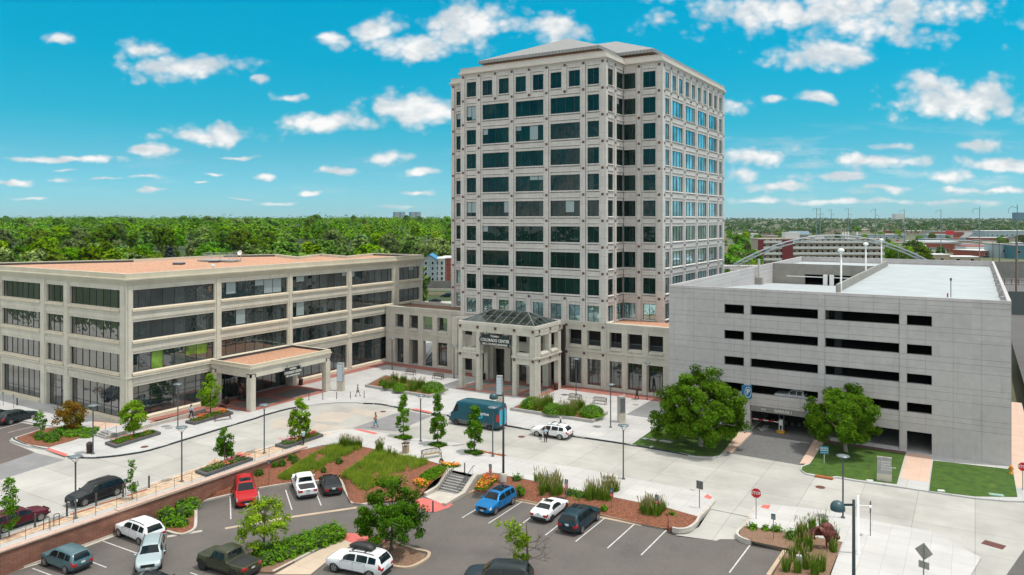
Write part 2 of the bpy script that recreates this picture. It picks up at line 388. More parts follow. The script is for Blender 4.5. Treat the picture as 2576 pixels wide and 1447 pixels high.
def terrain(x, y):
    "the land beyond: level near by, rising slowly to a low far ridge (sooner on the left)"
    d = x*FW.x+y*FW.y
    if d < 260: return -3.2
    lat = (x*RT.x+y*RT.y)/d; k = max(0.0, min(1.0, .5-lat*3.5))
    a = -3.2+max(0, min(1, (d-260)/900))*16*k
    return a+max(0, min(1, (d-1100)/4200))*(21-10*k)+max(0, min(1, (d-5000)/5000))*3
mb = MB(); DR = [-900, 0, 120, 260, 360, 480, 620, 800, 1000, 1300, 1700, 2300, 3200, 4500, 6500, 10000, 16000]; LR = [i/8 for i in range(-16, 17)]
vs = []
for d in DR:
    for l in LR: p = FW*d+RT*(l*max(abs(d), 500)*1.1); vs.append((p.x, p.y, terrain(p.x, p.y)))
nl = len(LR); mb.add(vs, [(i*nl+j, i*nl+j+1, (i+1)*nl+j+1, (i+1)*nl+j) for i in range(len(DR)-1) for j in range(nl-1)])
mb.build('ground', M_earth, kind='structure')

road_pts = [(-230, 10), (-66.0, 10), (-66.0, 58), (-62, 66), (-50, 67), (-20, 67), (-13.5, 67), (-8, 62), (-3, 50), (9, 42), (60, 40), (60, 112), (-230, 112)]
poly('road', road_pts, ROADZ, M_conc, kind='structure')
# far pavement and plaza, with its kerb face
KF = gs((A, (-500,110), (0,222), (200,258), (310,280), (440,297), (330,315), (140,375), (82,392), (85,410), (210,450), (345,474), (525,527), (700,537), (860,526), (1000,508), (1150,480), (1400,405), (1600,345), (1810,280), (1976,232)),
        (B, (300,210), (500,157), (640,137), (720,124), (850,114), (1000,112), (1070,118), (1200,124), (1345,152), (1435,162), (1590,192), (1715,208), (1755,222)),
        (C, (200,252), (450,292), (630,322), (950,370), (1400,437), (1700,488), (1910,527)), (D, (100,519), (170,531), (290,538), (345,530), (380,512), (405,490)))
KG = gs((D, (1005,590), (975,605), (968,630), (1005,662), (1100,683), (1200,695)), (E, (190,690), (330,715), (660,762), (890,797), (960,808), (1250,850), (1500,872)))
plaza = KF + [Vector((-23.5, 94.6, 0)), Vector((-23.5, 112, 0)), Vector((-15.9, 112, 0)), Vector((-15.9, 94.6, 0))] + KG + [Vector((5.6, 84.5, 0)), Vector((5.6, 128, 0)), Vector((-150, 128, 0)), Vector((-190, 60, 0))]
poly('plaza', plaza, 0.0, M_plaza, under=.4, kind='structure')
# near pavement
KN = gs((A, (-120,1208), (20,1160), (240,1085), (480,1000), (730,920), (1140,782), (1152,735), (1400,655), (1700,560), (1976,470)), (B, (100,520), (300,460), (500,400), (700,352), (900,322), (990,320), (1185,342), (1300,362), (1500,392), (1850,432)),
        (C, (0,447), (450,533), (1000,620), (1350,687), (1700,757), (1900,800)), (D, (120,783), (200,803), (280,825), (305,860), (300,885), (250,945), (190,1000)))
walk = KN + gs((C, (1925,997), (1690,930), (1290,850), (900,775), (560,700), (440,680), (400,662), (285,652))) + gs((B, (1905,692), (1738,652), (1700,600), (1570,562), (1250,492), (1050,452), (880,437), (750,442), (600,478))) + [Vector((-64.75, 59.8, 0)), Vector((-64.75, 18, 0)), Vector((-75, 16, 0))]
poly('pavement', walk, 0.0, M_walk, under=.45, kind='structure')
S2 = gs((D, (500,1100), (545,1050), (600,960), (620,930), (660,908), (740,900), (790,905), (1000,927), (1290,967)), (E, (350,1000), (550,1042), (930,1108), (1300,1310), (1220,1447), (1150,1600), (60,1600), (140,1447), (232,1192)), (D, (850,1112), (540,1066)))
poly('pavement', S2, 0.0, M_walk, under=.45, kind='structure')

poly('pavement', [(-12.4, 14), (13, 14), (13, 44), (6, 52), (-1.2, 59.5), (-8.9, 55.2), (-12.4, 53.5)], -.012, M_walk, under=.4, kind='structure')
def sheet(name, pts, z, m, **k): return poly(name, pts, z, m, kind='structure', **k)
# driveway, street, crossings
sheet('driveway', [*gs((D, (442,500), (962,588))), Vector((-15.9, 94.6, 0)), Vector((-15.9, 112, 0)), Vector((-23.5, 112, 0)), Vector((-23.5, 94.6, 0)), g(D, 600, 345)], ROADZ+.006, M_drive)
sheet('road', [(6.6, 40), (20, 40), (20, 500), (6.6, 500)], ROADZ+.012, M_street)
sheet('road', [g(E, 1640, 1225), g(E, 1485, 1447), g(E, 1420, 1560), (12, 20), (60, 20), (60, 75)], ROADZ+.005, M_street)
sheet('road', gs((A, (-300,150), (0,235), (310,288), (330,318), (140,378), (70,395), (80,415), (270,490), (0,590), (-300,690))), ROADZ+.005, mat('brown_asphalt', (.13, .098, .085), .9, col2=(.10, .078, .07), scale=.3, coords='World', extra=asphalt_extra))
M_band = mat('grey_concrete_band', (.24, .235, .24), .85, col2=(.19, .19, .195), scale=.5, coords='World', extra=grid_lines(2.2, 2.2, .03, .75))
sheet('road', gs((A, (270,492), (500,547), (0,702), (-200,760), (-200,650), (0,582))), ROADZ+.009, M_band)
sheet('road', gs((B, (1300,195), (1430,175), (1600,210), (1320,330), (980,305))), ROADZ+.005, M_band)
M_tanslab = mat('tan_concrete_slab', (.46, .40, .34), .85, col2=(.40, .345, .29), scale=.4, coords='World')
for q in (((780,178), (1000,188), (900,262), (640,245)), ((400,235), (640,255), (560,320), (330,300)), ((700,265), (960,300), (880,318), (640,330)), ((1010,150), (1260,195), (1170,225), (960,180))):
    sheet('road', gs((B, *q)), ROADZ+.005, M_tanslab)
sheet('pavement', [(3.4, 88), (5.55, 85.5), (5.55, 128), (3.4, 128)], .006, M_salmon)
sheet('path', gs((E, (725,500), (925,527), (897,730), (678,700))), .006, M_salmon)
sheet('path', gs((D, (500,338), (598,345), (440,502), (375,490))), .006, M_salmon)
sheet('path', gs((D, (1075,402), (1150,400), (1040,588), (962,586))), .006, M_salmon)
# brick bands along the facades
sheet('brick_paving', [(-91.4, 92.4), (-91.4, 104.4), (-70, 104.4), (-40, 104.4), (-36, 104.4), (-36, 101.9), (-54, 101.6), (-54.0, 94.2), (-67.9, 93.4), (-67.9, 101.6), (-89.2, 102.2), (-89.4, 92.4)], .006, M_brickpave)
sheet('brick_paving', [(-91.4, 58), (-89.4, 58), (-89.4, 92.4), (-91.4, 92.4)], .006, M_brickpave)
sheet('brick_paving', [(-89.4, 67.3), (-83.0, 67.3), (-83.0, 82.3), (-89.4, 82.3)], .006, M_brickpave)
for (a, b, c, d) in ((-88.4, -84.2, 68.6, 74.3), (-88.4, -84.2, 75.6, 81.2)): sheet('brick_paving', [(a, c), (b, c), (b, d), (a, d)], .011, M_greypave)
for i in range(4):
    for j in range(2):
        x = -67.0+i*3.3; y = 94.9+j*3.4; sheet('brick_paving', [(x, y), (x+2.2, y), (x+2.2, y+2.4), (x, y+2.4)], .011, M_greypave)
sheet('brick_paving', gs((A, (1150,265), (1600,160), (1720,135), (1760,160), (1200,292))), .006, M_brickpave)
sheet('path', gs((A, (725,240), (950,290), (860,300), (735,330), (700,300))), .006, M_salmon)
# tan pavers on the terrace
sheet('paving', gs((A, (-100,1235), (20,1165), (300,1068), (730,928), (1140,788), (1160,745), (1400,662), (1976,478)), (B, (300,470), (560,395), (940,325), (830,350), (620,430), (300,530), (100,590))) + [Vector((-66.2, 52, 0)), Vector((-66.2, 24, 0))], .006, M_paver)
for q in (((20,1160), (245,1085), (250,1092), (22,1168)), ((290,1065), (490,998), (500,1005), (295,1075)), ((535,975), (725,918), (735,928), (545,986)), ((750,900), (930,847), (945,856), (765,908)), ((975,832), (1130,780), (1140,790), (985,840))):
    sheet('steel_drain', gs((A, *q)), .012, M_rust)
# red warning pads and brown street fittings
for w, q, z in ((A, ((352,477), (385,468), (527,515), (500,530)), .008), (B, ((990,322), (1040,320), (1187,352), (1150,360)), .008), (B, ((1435,166), (1475,160), (1600,188), (1580,196)), .008),
                (D, ((222,845), (250,821), (290,848), (270,862)), .01), (D, ((662,925), (675,906), (738,905), (722,938)), .01)):
    sheet('warning_pad', gs((w, *q)), z, M_red)
# parking lot, sloping down to the left
lot = [(-64.7, 14), (-64.7, 60), (-58, 63), (-46, 66), (-16.2, 62.6), (-9.2, 60.9), *[L(D, *q) for q in ((885,1248), (720,1460))], (-12, 20), (-12, 14)]
poly('parking_lot', lot, lotz, M_asph, kind='structure')
poly('driveway', gs((D, (185,1060), (300,905), (600,945), (540,1062), (478,1140), (590,1196), (0,1114), (100,1095)), z=-.2), lambda x, y: -.13-.33*max(0, min(1, (67-y)/5.5)), M_conc, kind='structure')
def stripe(w, p, q, wid=.11, z=.008, f=L, name='parking_line', m=None):
    a = f(w, *p); b = f(w, *q); d = (b-a); d.z = 0; n = Vector((-d.y, d.x, 0)).normalized()*wid/2
    mb = MB(); mb.quad(a-n+Vector((0,0,z)), b-n+Vector((0,0,z)), b+n+Vector((0,0,z)), a+n+Vector((0,0,z)))
    return mb.build(name, m or M_line, kind='structure')
for w, p, q in ((A,(250,1395),(420,1458)), (A,(795,1185),(1060,1280)), (A,(700,1342),(820,1388)), (A,(1470,1428),(1640,1490)), (B,(40,838),(45,1015)), (B,(258,800),(285,965)), (B,(468,790),(517,943)), (B,(705,815),(742,910)),
                (C,(93,1005),(250,910)), (C,(297,1048),(550,885)), (C,(500,1090),(640,990)), (C,(735,1140),(870,1035)), (C,(970,1188),(1193,1008)), (C,(1215,1240),(1427,1050)), (C,(1475,1293),(1672,1098)), (D,(420,1428),(578,1218))):
    stripe(w, p, q)
for w, p, q in ((A,(0,318),(300,237)), (A,(60,348),(390,268)), (A,(960,760),(1075,795)), (A,(380,960),(490,995))):
    stripe(w, p, q, f=lambda w, x, y: g(w, x, y, ROADZ), z=.014)
# concrete gutters
for w, p, q, wd in ((B, (0,1087), (520,997), .42), (B, (520,997), (1020,925), .42), (A, (1290,1150), (1560,1105), .42), (A, (-30,1450), (330,1345), .5), (A, (330,1345), (900,1135), .5), (C, (500,868), (1480,1062), .35)):
    stripe(w, p, q, wd, z=.006, name='gutter', m=M_tan if w is not A else M_kerb)
sheet('path', [L(B, *q) for q in ((870,1130), (930,1122), (1060,1128), (1200,1165), (1290,1195), (1000,1215), (905,1175))], lambda x, y: lotz(x)+.012, M_red)
sheet('path', [L(B, *q) for q in ((1450,862), (1530,852), (1760,900), (1730,925), (1620,962), (1560,958), (1450,905))], lambda x, y: lotz(x)+.012, M_red)
sheet('path', [L(B, *q) for q in ((905,1175), (1000,1210), (830,1310), (660,1447), (380,1447), (640,1300))], lambda x, y: lotz(x)+.05, mat('buff_concrete', (.53, .43, .33), .85, col2=(.46, .37, .28), scale=.5, coords='World', extra=grid_lines(1.8, 1.8, .03, .7)))

def kerb(name, path, w, h, m, z0=None, **k):
    "a raised kerb along a path of ground points"
    mb = MB(); n = len(path)
    ls, rs = [], []
    for i, p in enumerate(path):
        d = (path[min(i+1, n-1)]-path[max(i-1, 0)]); d.z = 0; d.normalize(); nn = Vector((-d.y, d.x, 0))*w/2
        ls.append(p+nn); rs.append(p-nn)
    for i in range(n-1):
        a, b, c, d = rs[i], rs[i+1], ls[i+1], ls[i]; up = Vector((0, 0, h)); dn = Vector((0, 0, -.25))
        mb.quad(a+up, b+up, c+up, d+up); mb.quad(a+dn, b+dn, b+up, a+up); mb.quad(c+dn, d+dn, d+up, c+up)
        if i == 0: mb.quad(d+dn, a+dn, a+up, d+up)
        if i == n-2: mb.quad(b+dn, c+dn, c+up, b+up)
    return mb.build(name, m, kind='structure', **k)
def curve(pts, n=6):
    "Catmull-Rom through ground points"
    out = []
    for i in range(len(pts)-1):
        p0 = pts[max(i-1, 0)]; p1 = pts[i]; p2 = pts[i+1]; p3 = pts[min(i+2, len(pts)-1)]
        for k in range(n):
            t = k/n; out.append(.5*((2*p1)+(p2-p0)*t+(2*p0-5*p1+4*p2-p3)*t*t+(3*p1-p0-3*p2+p3)*t**3))
    return out+[pts[-1]]
# painted black kerbs of the drive
K1 = curve(gs((A, (525,527), (700,537), (860,526), (1000,508), (1150,480), (1400,405), (1600,345), (1810,280), (1976,232)), (B, (300,210), (500,157), (640,137))), 3)
K2 = curve(gs((B, (1070,118), (1200,124), (1345,152))), 3); K3 = curve(gs((B, (1715,208), (1755,222)), (C, (200,252), (450,292), (630,322), (950,370), (1400,437), (1700,488), (1910,527))), 3)
K4 = curve(gs((A, (110,385), (115,400), (210,440), (345,470), (380,464))), 3)
for K in (K1, K2, K3, K4): kerb('kerb', K, .2, .012, M_blackkerb)
M_white = mat('white_paint', (.78, .78, .76), .6, var=.05)
def kerb_text(w, x, y, x2, y2):
    a = g(w, x, y, .02); b = g(w, x2, y2, .02); d = (b-a).normalized()
    return text_mesh('kerb_lettering', 'NO PARKING', .2, M_white, None, frame((a+b)/2+Vector((0, 0, .0)), d, Vector((-d.y, d.x, 0))), .002, True)
for q in ((A,660,536,740,534), (A,1230,455,1320,430), (A,1760,296,1840,270), (B,1235,133,1320,147), (C,555,310,620,320), (C,965,375,1040,386), (C,1360,432,1440,446), (C,1770,502,1850,517), (A,195,432,245,448)):
    o = kerb_text(*q); o['kind'] = 'structure'
# pale kerbs round the beds of the lot
kerb('kerb', [L(C, *q) for q in ((120,825), (180,805), (240,812), (500,862), (700,900), (1160,985), (1480,1055), (1660,1090))], .3, .15, M_tan)
kerb('kerb', curve([g(D, *q, -.12) for q in ((-20,1090), (30,1098), (100,1090), (160,1050), (190,1003), (250,945), (300,885))], 4), .22, .15, M_kerb)
kerb('kerb', curve([g(D, *q, -.12) for q in ((617,930), (545,1055), (490,1108), (482,1140), (520,1170), (590,1190))], 4), .22, .15, M_kerb)
kerb('kerb', [L(D, *q) for q in ((590,1192), (860,1248), (720,1460))], .3, .15, M_tan)
kerb('kerb', [L(A, *q) for q in ((1545,885), (1780,832))] + [L(B, *q) for q in ((250,785), (480,745), (700,728), (887,705), (930,805), (985,898), (1080,905), (1120,900))], .28, .16, M_kerb)
kerb('kerb', curve([L(A, *q) for q in ((1285,1115), (1400,1140), (1490,1105), (1510,1060), (1512,960), (1510,872), (1545,862))], 4), .26, .16, M_kerb)
kerb('kerb', [L(A, *q) for q in ((-60,1465), (330,1338), (905,1122))], .3, .15, M_kerb)
kerb('kerb', curve([L(B, *q) for q in ((1290,1195), (1450,1250), (1560,1275), (1575,1300), (1540,1340), (1420,1395), (1290,1385))], 4), .26, .15, M_tan)
kerb('kerb', [L(B, *q) for q in ((860,1150), (640,1290), (370,1430))], .24, .15, M_kerb)
kerb('kerb', [L(B, *q) for q in ((170,1255), (230,1240))], .24, .15, M_kerb)

# ---- planting beds as ground
def strip(name, top, bot, m, rows=6, bulge=.15, rag=.03):
    mb = MB(); n = len(top); grid = []
    for i in range(n):
        col = []
        for r in range(rows+1):
            s = r/rows; p = top[i].lerp(bot[i], s); p.z += bulge*math.sin(math.pi*s)+(random.uniform(-rag, rag) if 0 < r < rows else 0); col.append(p)
        grid.append(col)
    mb.add([p for c in grid for p in c], [(i*(rows+1)+r, i*(rows+1)+r+1, (i+1)*(rows+1)+r+1, (i+1)*(rows+1)+r) for i in range(n-1) for r in range(rows)], 0, True)
    return mb.build(name, m, kind='structure'), grid
def dense(pts, k=4): return curve(pts, k)
hill_top = [Vector((-64.55, 46.5, -1.6)), Vector((-64.55, 51, -1.15)), Vector((-64.55, 55, -.6)), Vector((-64.5, 59, -.12))] + gs((B, (600,478), (880,437), (1050,452), (1250,492), (1570,562), (1700,602), (1738,648)), z=-.01)
hill_bot = [L(w, x, y, .14) for w, x, y in ((A,1545,872), (B,60,812), (B,270,770), (B,490,735), (B,640,725), (B,885,703), (B,935,800), (B,990,893), (B,1250,878), (B,1490,850), (B,1500,800))]
_, HILL = strip('mulch_bank', dense(hill_top), dense(hill_bot), M_mulch, 10)
bed_top = gs((C, (285,655), (440,683), (560,703), (900,778), (1290,853), (1690,933), (1925,998)), z=-.01)
bed_bot = [L(C, *q, .13) for q in ((185,800), (330,825), (500,855), (760,905), (1160,980), (1480,1052), (1690,1092))]
_, BED = strip('mulch_bed', dense(bed_top), dense(bed_bot), M_mulch, 6, .1)
poly('mulch_bed', gs((C, (1680,930), (1922,997), (1900,1030), (1860,1062), (1820,1078), (1690,1084)), z=-.1), -.05, M_mulch, under=.35, kind='structure')
poly('mulch_bed', gs((D, (540,1068), (850,1113), (1292,1193), (1180,1480), (740,1480), (880,1248), (600,1188), (500,1140), (505,1105)), z=.0), .03, M_drymulch, kind='structure')
for nm, pts, m in (('mulch_bed', [L(A, *q, .14) for q in ((1240,960), (1300,900), (1500,880), (1505,1060), (1480,1100), (1400,1130), (1290,1105))], M_mulch),
                   ('mulch_bed', [L(B, *q, .12) for q in ((1200,1190), (1300,1200), (1460,1262), (1555,1290), (1530,1330), (1415,1385), (1290,1375))], M_drymulch),
                   ('mulch_bed', [L(B, *q, .12) for q in ((180,1260), (860,1140), (640,1285), (370,1425), (250,1420))], M_drymulch)):
    poly(nm, pts, lambda x, y: lotz(x)+.13, m, under=.3, kind='structure')
sheet('mulch_bed', gs((A, (130,385), (330,318), (440,300), (720,330), (740,345), (560,410), (380,460), (220,440), (130,400))), .02, M_mulch)
# lawns
sheet('lawn', gs((C, (1405,437), (1620,285), (1700,250), (1976,240)), (D, (500,335), (378,488), (340,522), (290,533), (170,527))), .012, M_lawn)
sheet('lawn', gs((D, (1150,425), (1040,590), (985,608), (975,632), (1010,658), (1200,688)), (E, (190,682), (330,708), (650,745), (720,500))), .012, M_lawn)
sheet('lawn', gs((E, (930,562), (1545,632), (1582,845), (1250,840), (900,797))), .012, M_lawn)
sheet('mulch_bed', gs((E, (90,403), (725,495), (720,512), (80,425))), .014, mat('dark_rock', (.13, .07, .065), .9, scale=6, coords='World', bump=.6, bscale=10))
for q in (((1475,395), (1500,388), (1535,395), (1510,402)), ((1535,400), (1560,395), (1602,405), (1585,413)), ((1610,412), (1640,405), (1722,418), (1700,430)), ((1535,458), (1560,450), (1575,458), (1550,466))):
    sheet('stepping_stone', gs((C, *q)), .05, M_plaza, under=.06)
# manholes and drains
def disc(name, p, r, m, z=.01, n=20):
    mb = MB(); mb.cyl((0, 0, 0), (0, 0, z), r, r, n, 0); return mb.build(name, m, loc=p)
for w, x, y, z, r, lab in ((C,552,379,ROADZ,.42,'round brown manhole cover in front of the white estate car'), (D,1122,769,ROADZ,.45,'round brown manhole cover near the garage lawn drain'), (A,1115,457,0,.42,'round rust coloured cover on the pavement by the flower planter'), (B,1220,185,ROADZ,.4,'round brown manhole cover in the grey crossing band')):
    o = disc('manhole_cover', g(w, x, y, z), r, M_brown, .016); o['label'] = lab; o['category'] = 'manhole cover'; o['group'] = 'manhole covers'
# ================================================================== BUILDINGS
def T1(x, y): return 1125.7+x/4, 62.9+y/4
def T3(x, y): return 1125.7+x/4, 723.2+y/4
def T4(x, y): return x/4, 616.3+y/4
def T5(x, y): return 566+x/4, 616.3+y/4
def G1(x, y): return 1650.3+x/4, 616.3+y/4
def G2(x, y): return 1932+x/4, 616.3+y/4
def G3(x, y): return 1650.3+x/4, 911.9+y/4
def G4(x, y): return 1932+x/4, 911.9+y/4

M_tower = mat('tower_precast', (.62, .575, .54), .8, col2=(.55, .51, .475), scale=.6, coords='World', extra=streaks(.18, panels(1.08, 1.35, .035, .03, .6, 'wall')))
M_annex = mat('annex_precast', (.63, .585, .49), .8, col2=(.54, .50, .42), scale=.5, coords='World', extra=streaks(.42, panels(1.65, 1.37, .03, .02, .72, 'wall'), (.17, .12, .07)))
M_sillstone = mat('sill_stone', (.68, .595, .46), .8, col2=(.59, .51, .39), scale=.7, coords='World', extra=streaks(.3, None, (.24, .15, .07)))
M_accent = mat('accent_granite', (.115, .035, .028), .5, var=.2)
M_alu = mat('window_frame_metal', (.035, .042, .044), .45, var=.1)
M_gravel = mat('salmon_gravel', (.58, .335, .215), .95, col2=(.36, .18, .11), scale=2.2, coords='World', bump=.6, bscale=9, extra=lambda t, co, c: t.mix(t.smooth(t.noise(co, .16, 5, .65), .45, .75, 0, .35), c, (.30, .17, .11)))
M_darkgravel = mat('dark_gravel', (.22, .125, .075), .95, col2=(.15, .08, .05), scale=4, coords='World', bump=.5, bscale=12)
M_membrane = mat('roof_flashing', (.05, .055, .06), .7)
M_coping = mat('coping', (.50, .46, .40), .75, coords='World', scale=.5)
GL_t = glass('tower_glass', (.002, .022, .019), 1.46, .015, .035, .45, lit=(.020, .055, .050))
GL_b = glass('right_face_glass', (.42, .62, .66), 1.5, .02, .03, .45, metal=.85)
GL_a = glass('annex_glass', (.014, .026, .028), 2.3, .015, .03, .5, lit=(.05, .07, .07))
GL_s = glass('annex_side_glass', (.012, .016, .016), 3.0, .015, .045, .6, lit=(.04, .045, .045))
M_blind = mat('window_blind', (.30, .36, .36), .35, var=.05, coat=.6)
M_black = mat('black_metal', (.015, .017, .018), .5, var=.1)
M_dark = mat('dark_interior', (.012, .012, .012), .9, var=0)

lerp_ = lambda a, b, t: a+(b-a)*t
class Fac:
    "a facade plane: origin, run direction u and outward normal n; boxes are given in (u, d, z)"
    def __init__(s, o, u, n): s.o = Vector((*o, 0)); s.u = Vector((*u, 0)); s.n = Vector((*n, 0))
    def __call__(s, u, d, z): p = s.o+s.u*u+s.n*d; return (p.x, p.y, z)
    def box(s, mb, u0, u1, d0, d1, z0, z1, m=0): mb.box(u0, u1, d0, d1, z0, z1, m, s)
FX = lambda Y: Fac((0, Y), (1, 0), (0, -1))       # faces -Y, u = X
FY = lambda X: Fac((X, 0), (0, 1), (1, 0))        # faces +X, u = Y

def window(par, fc, u0, u1, z0, z1, rec=.42, mull=(), trans=(), gm=None, sill=None, blinds=0.0, name='window', stone=None, into=None, fw=.055):
    "frame with mullions > panes, sill; into = (frame MB) collects everything in one mesh instead"
    fr = into or MB(); b = fc.box; mf, mp, ms = (0, 1, 2) if into else (0, 0, 0)
    for a, c, e, f in ((u0, u0+fw, z0, z1), (u1-fw, u1, z0, z1), (u0+fw, u1-fw, z0, z0+fw), (u0+fw, u1-fw, z1-fw, z1)): b(fr, a, c, -rec-.02, -rec+.06, e, f, mf)
    for x in mull: b(fr, x-fw/2, x+fw/2, -rec-.02, -rec+.055, z0+fw, z1-fw, mf)
    for z in trans: b(fr, u0+fw, u1-fw, -rec-.02, -rec+.05, z-fw/2, z+fw/2, mf)
    pn = into or MB(); bl = MB()
    us = [u0, *mull, u1]
    for i in range(len(us)-1):
        t1, t2 = random.uniform(-.006, .006), random.uniform(-.006, .006); a, c = us[i], us[i+1]
        zb = z1
        if random.random() < blinds:
            zb = z1-random.choice((.35, .5, .5, .95, 1.2))*(z1-z0)/1.3; zb = max(zb, z0+.05)
            bl.quad(fc(a, -rec+.008, zb), fc(c, -rec+.008, zb), fc(c, -rec+.008, z1), fc(a, -rec+.008, z1))
        pn.quad(fc(a, -rec+t1, z0), fc(c, -rec-t1, z0), fc(c, -rec-t1+t2, z1), fc(a, -rec+t1+t2, z1), mp)
    if sill:
        h, out = sill; sb = into or MB()
        pr = [(-rec+.06, z0+.015), (out, z0-.10), (out, z0-h), (-rec-.1, z0-h)]
        vs = [fc(u0-.12, d, z) for d, z in pr]+[fc(u1+.12, d, z) for d, z in pr]
        sb.add(vs, [(0,1,5,4), (1,2,6,5), (2,3,7,6), (0,3,2,1), (4,5,6,7), (3,0,4,7)], ms)
    if into: return None
    w = fr.build(name, M_alu, par, world=True)
    pn.build('pane', gm, w_fix(w, par), world=False) if False else sub(pn, 'pane', gm, w, par)
    for i in range(0, len(bl.v), 4):
        b1 = MB(); b1.quad(*bl.v[i:i+4]); sub(b1, 'blind', M_blind, w, par)
    if sill: sub(sb, 'sill', stone or M_sillstone, w, par)
    return w
def sub(mb, name, m, part, root):
    "a sub-part in world coordinates under a part whose own parent is root"
    mb.v = [(v[0]-root.location.x, v[1]-root.location.y, v[2]-root.location.z) for v in mb.v]
    return mb.build(name, m, part)
def offs(pts, d):
    "offset a rectilinear counter-clockwise outline outward"
    n = len(pts); out = []
    for i in range(n):
        p0, p1, p2 = pts[i-1], pts[i], pts[(i+1) % n]; x, y = p1
        for a, b in ((p0, p1), (p1, p2)):
            e = (b[0]-a[0], b[1]-a[1]); L_ = math.hypot(*e); x += e[1]/L_*d; y -= e[0]/L_*d
        out.append((x, y))
    return out

# ------------------------------------------------------------------ office tower
tower = thing('office_tower', 'tall grey precast office tower with rows of dark windows and a hipped metal roof', 'office tower', (-61.25, 104.57, 0))
PLAN = [(-74.73,104.57), (-47.78,104.57), (-47.78,111.51), (-41.36,111.51), (-41.36,145.4), (-47.78,145.4), (-47.78,152), (-74.73,152), (-74.73,145.4), (-81.5,145.4), (-81.5,111.1), (-74.73,111.1)]
ZS = [50.02-4.057*k for k in range(11)] + [5.23, 0.0]
wall = MB(); wall.prism(offs(PLAN, -.62), 9.3, 51.0); wall.box(-74.1, -48.4, 108.1, 151, 0.0, 9.3); wall.box(-80.8, -74.1, 112, 145, 0, 9.3); wall.box(-48.4, -42, 112.2, 145, 0, 9.3)
u = 3.2488
front = (FX(104.57), [-74.25+u*k for k in range(9)], -74.73, -47.78)
side1 = (FY(-47.78), [105.05+u*k for k in range(2)], 104.57, 111.51)
face2 = (FX(111.51), [-45.19, -41.84], -47.78, -41.36)
right = (FY(-41.36), [112.5+3.243*k for k in range(11)], 111.51, 145.4)
left2 = (FX(111.10), [-81.1, -81.1+u], -81.5, -74.73)
stuffw = MB(); rest_n = 0
def tower_floor(fc, sq, ulo, uhi, k, merged, gm, parts=True, lo_edge=True, hi_edge=True, last=None):
    """one storey of one face: pillars with accent squares, spandrels, windows.
    sq = pillar centres in view on this face, merged = which pillars are dropped on this storey"""
    zt, zb = ZS[k], ZS[k+1]; pil = [s for i, s in enumerate(sq) if i not in merged]
    b = fc.box
    for s in pil:
        a, c = max(s-.31, ulo+.02), min(s+.31, uhi-.02)
        b(wall, a, c, -.62, .03, zb, zt)
        for e, f in ((max(s-.64, ulo+.02), a-.06), (c+.06, min(s+.64, uhi-.02))):
            if f-e > .03: b(wall, e, f, -.62, -.09, zb, zt)
    for i, s in enumerate(sq):
        if i in merged and not (k > 0 and i not in last): continue
        b(wall, s-.19, s+.19, -.1, .055, zt-.19, zt+.19, 1)
    ends = pil+([uhi] if hi_edge else [])
    for i in range(len(ends)-1 if not lo_edge else len(ends)-1):
        p, q = ends[i], ends[i+1]; u0, u1 = p+.64, (q-.64 if q != uhi else uhi+.0)
        if u1-u0 < .4: continue
        wz1, wz0 = zt-.88, zt-3.36
        if k == 10: wz1, wz0 = zt-.85, zt-3.3
        b(wall, u0, u1, -.62, -.14, wz1, zt-.48); b(wall, u0, u1, -.62, -.05, zt-.42, zt+.0)
        b(wall, u0, u1, -.62, -.05, zb, zb+.36); b(wall, u0, u1, -.62, -.14, zb+.42, wz0-.2)
        b(wall, u0, u1, -.62, -.27, wz0-.2, wz0)
        yield u0, u1, wz0, wz1
def mulls(u0, u1):
    w = u1-u0
    if w > 4: return [u0+w*.2, u0+w*.5, u0+w*.8]
    return [(u0+u1)/2] if w > 1.2 else []
nwin = 0
for k in range(10):
    for nm, (fc, sq, ulo, uhi) in (('front', front), ('side1', side1), ('face2', face2), ('right', right), ('left2', left2)):
        if nm == 'front': merged = set() if k in (0, 9) else {2, 4, 6}; last = set() if k-1 in (0, -1) else {2, 4, 6}
        elif nm == 'right': merged = set() if k in (0, 9) else {2, 4, 6, 8}; last = set() if k-1 in (0, -1) else {2, 4, 6, 8}
        else: merged = set(); last = set()
        gm = GL_b if nm == 'right' else GL_t
        sq2 = ([-47.78-.62] + sq) if nm == 'face2' else sq
        for (u0, u1, z0, z1) in tower_floor(fc, sq, ulo, uhi, k, merged, gm, last=last, hi_edge=(nm in ('side1', 'left2'))):
            as_part = nm in ('front', 'face2', 'left2') or (nm == 'side1') 
            if as_part and nwin < 100:
                nwin += 1
                window(tower, fc, u0, u1, z0, z1, .30, mulls(u0, u1), (), gm, (.2, .07), .10 if nm == 'front' else .06, stone=M_tower)
            else: window(tower, fc, u0, u1, z0, z1, .30, mulls(u0, u1), (), gm, (.2, .07), into=stuffw)
        if nm == 'face2':        # the window in the inner corner
            u0, u1 = -47.78+.0, -45.19-.64; zt, zb = ZS[k], ZS[k+1]
            fc.box(wall, u0, u1, -.62, -.10, zt-.88, zt-.42); fc.box(wall, u0, u1, -.62, -.045, zt-.42, zt); fc.box(wall, u0, u1, -.62, -.045, zb, zb+.36); fc.box(wall, u0, u1, -.62, -.10, zb+.36, zt-3.36)
            window(tower, fc, u0, u1, zt-3.36, zt-.88, .2, [u0+.9], (), GL_t, (.2, .07), stone=M_tower) if nwin < 100 else window(tower, fc, u0, u1, zt-3.36, zt-.88, .2, [u0+.9], (), GL_t, (.2, .07), into=stuffw)
            nwin += 1
# top band under the cornice on every face
for (fc, sq, ulo, uhi) in (front, side1, face2, right, left2): fc.box(wall, ulo+.02, uhi-.02, -.62, -.02, 50.021, 50.30)
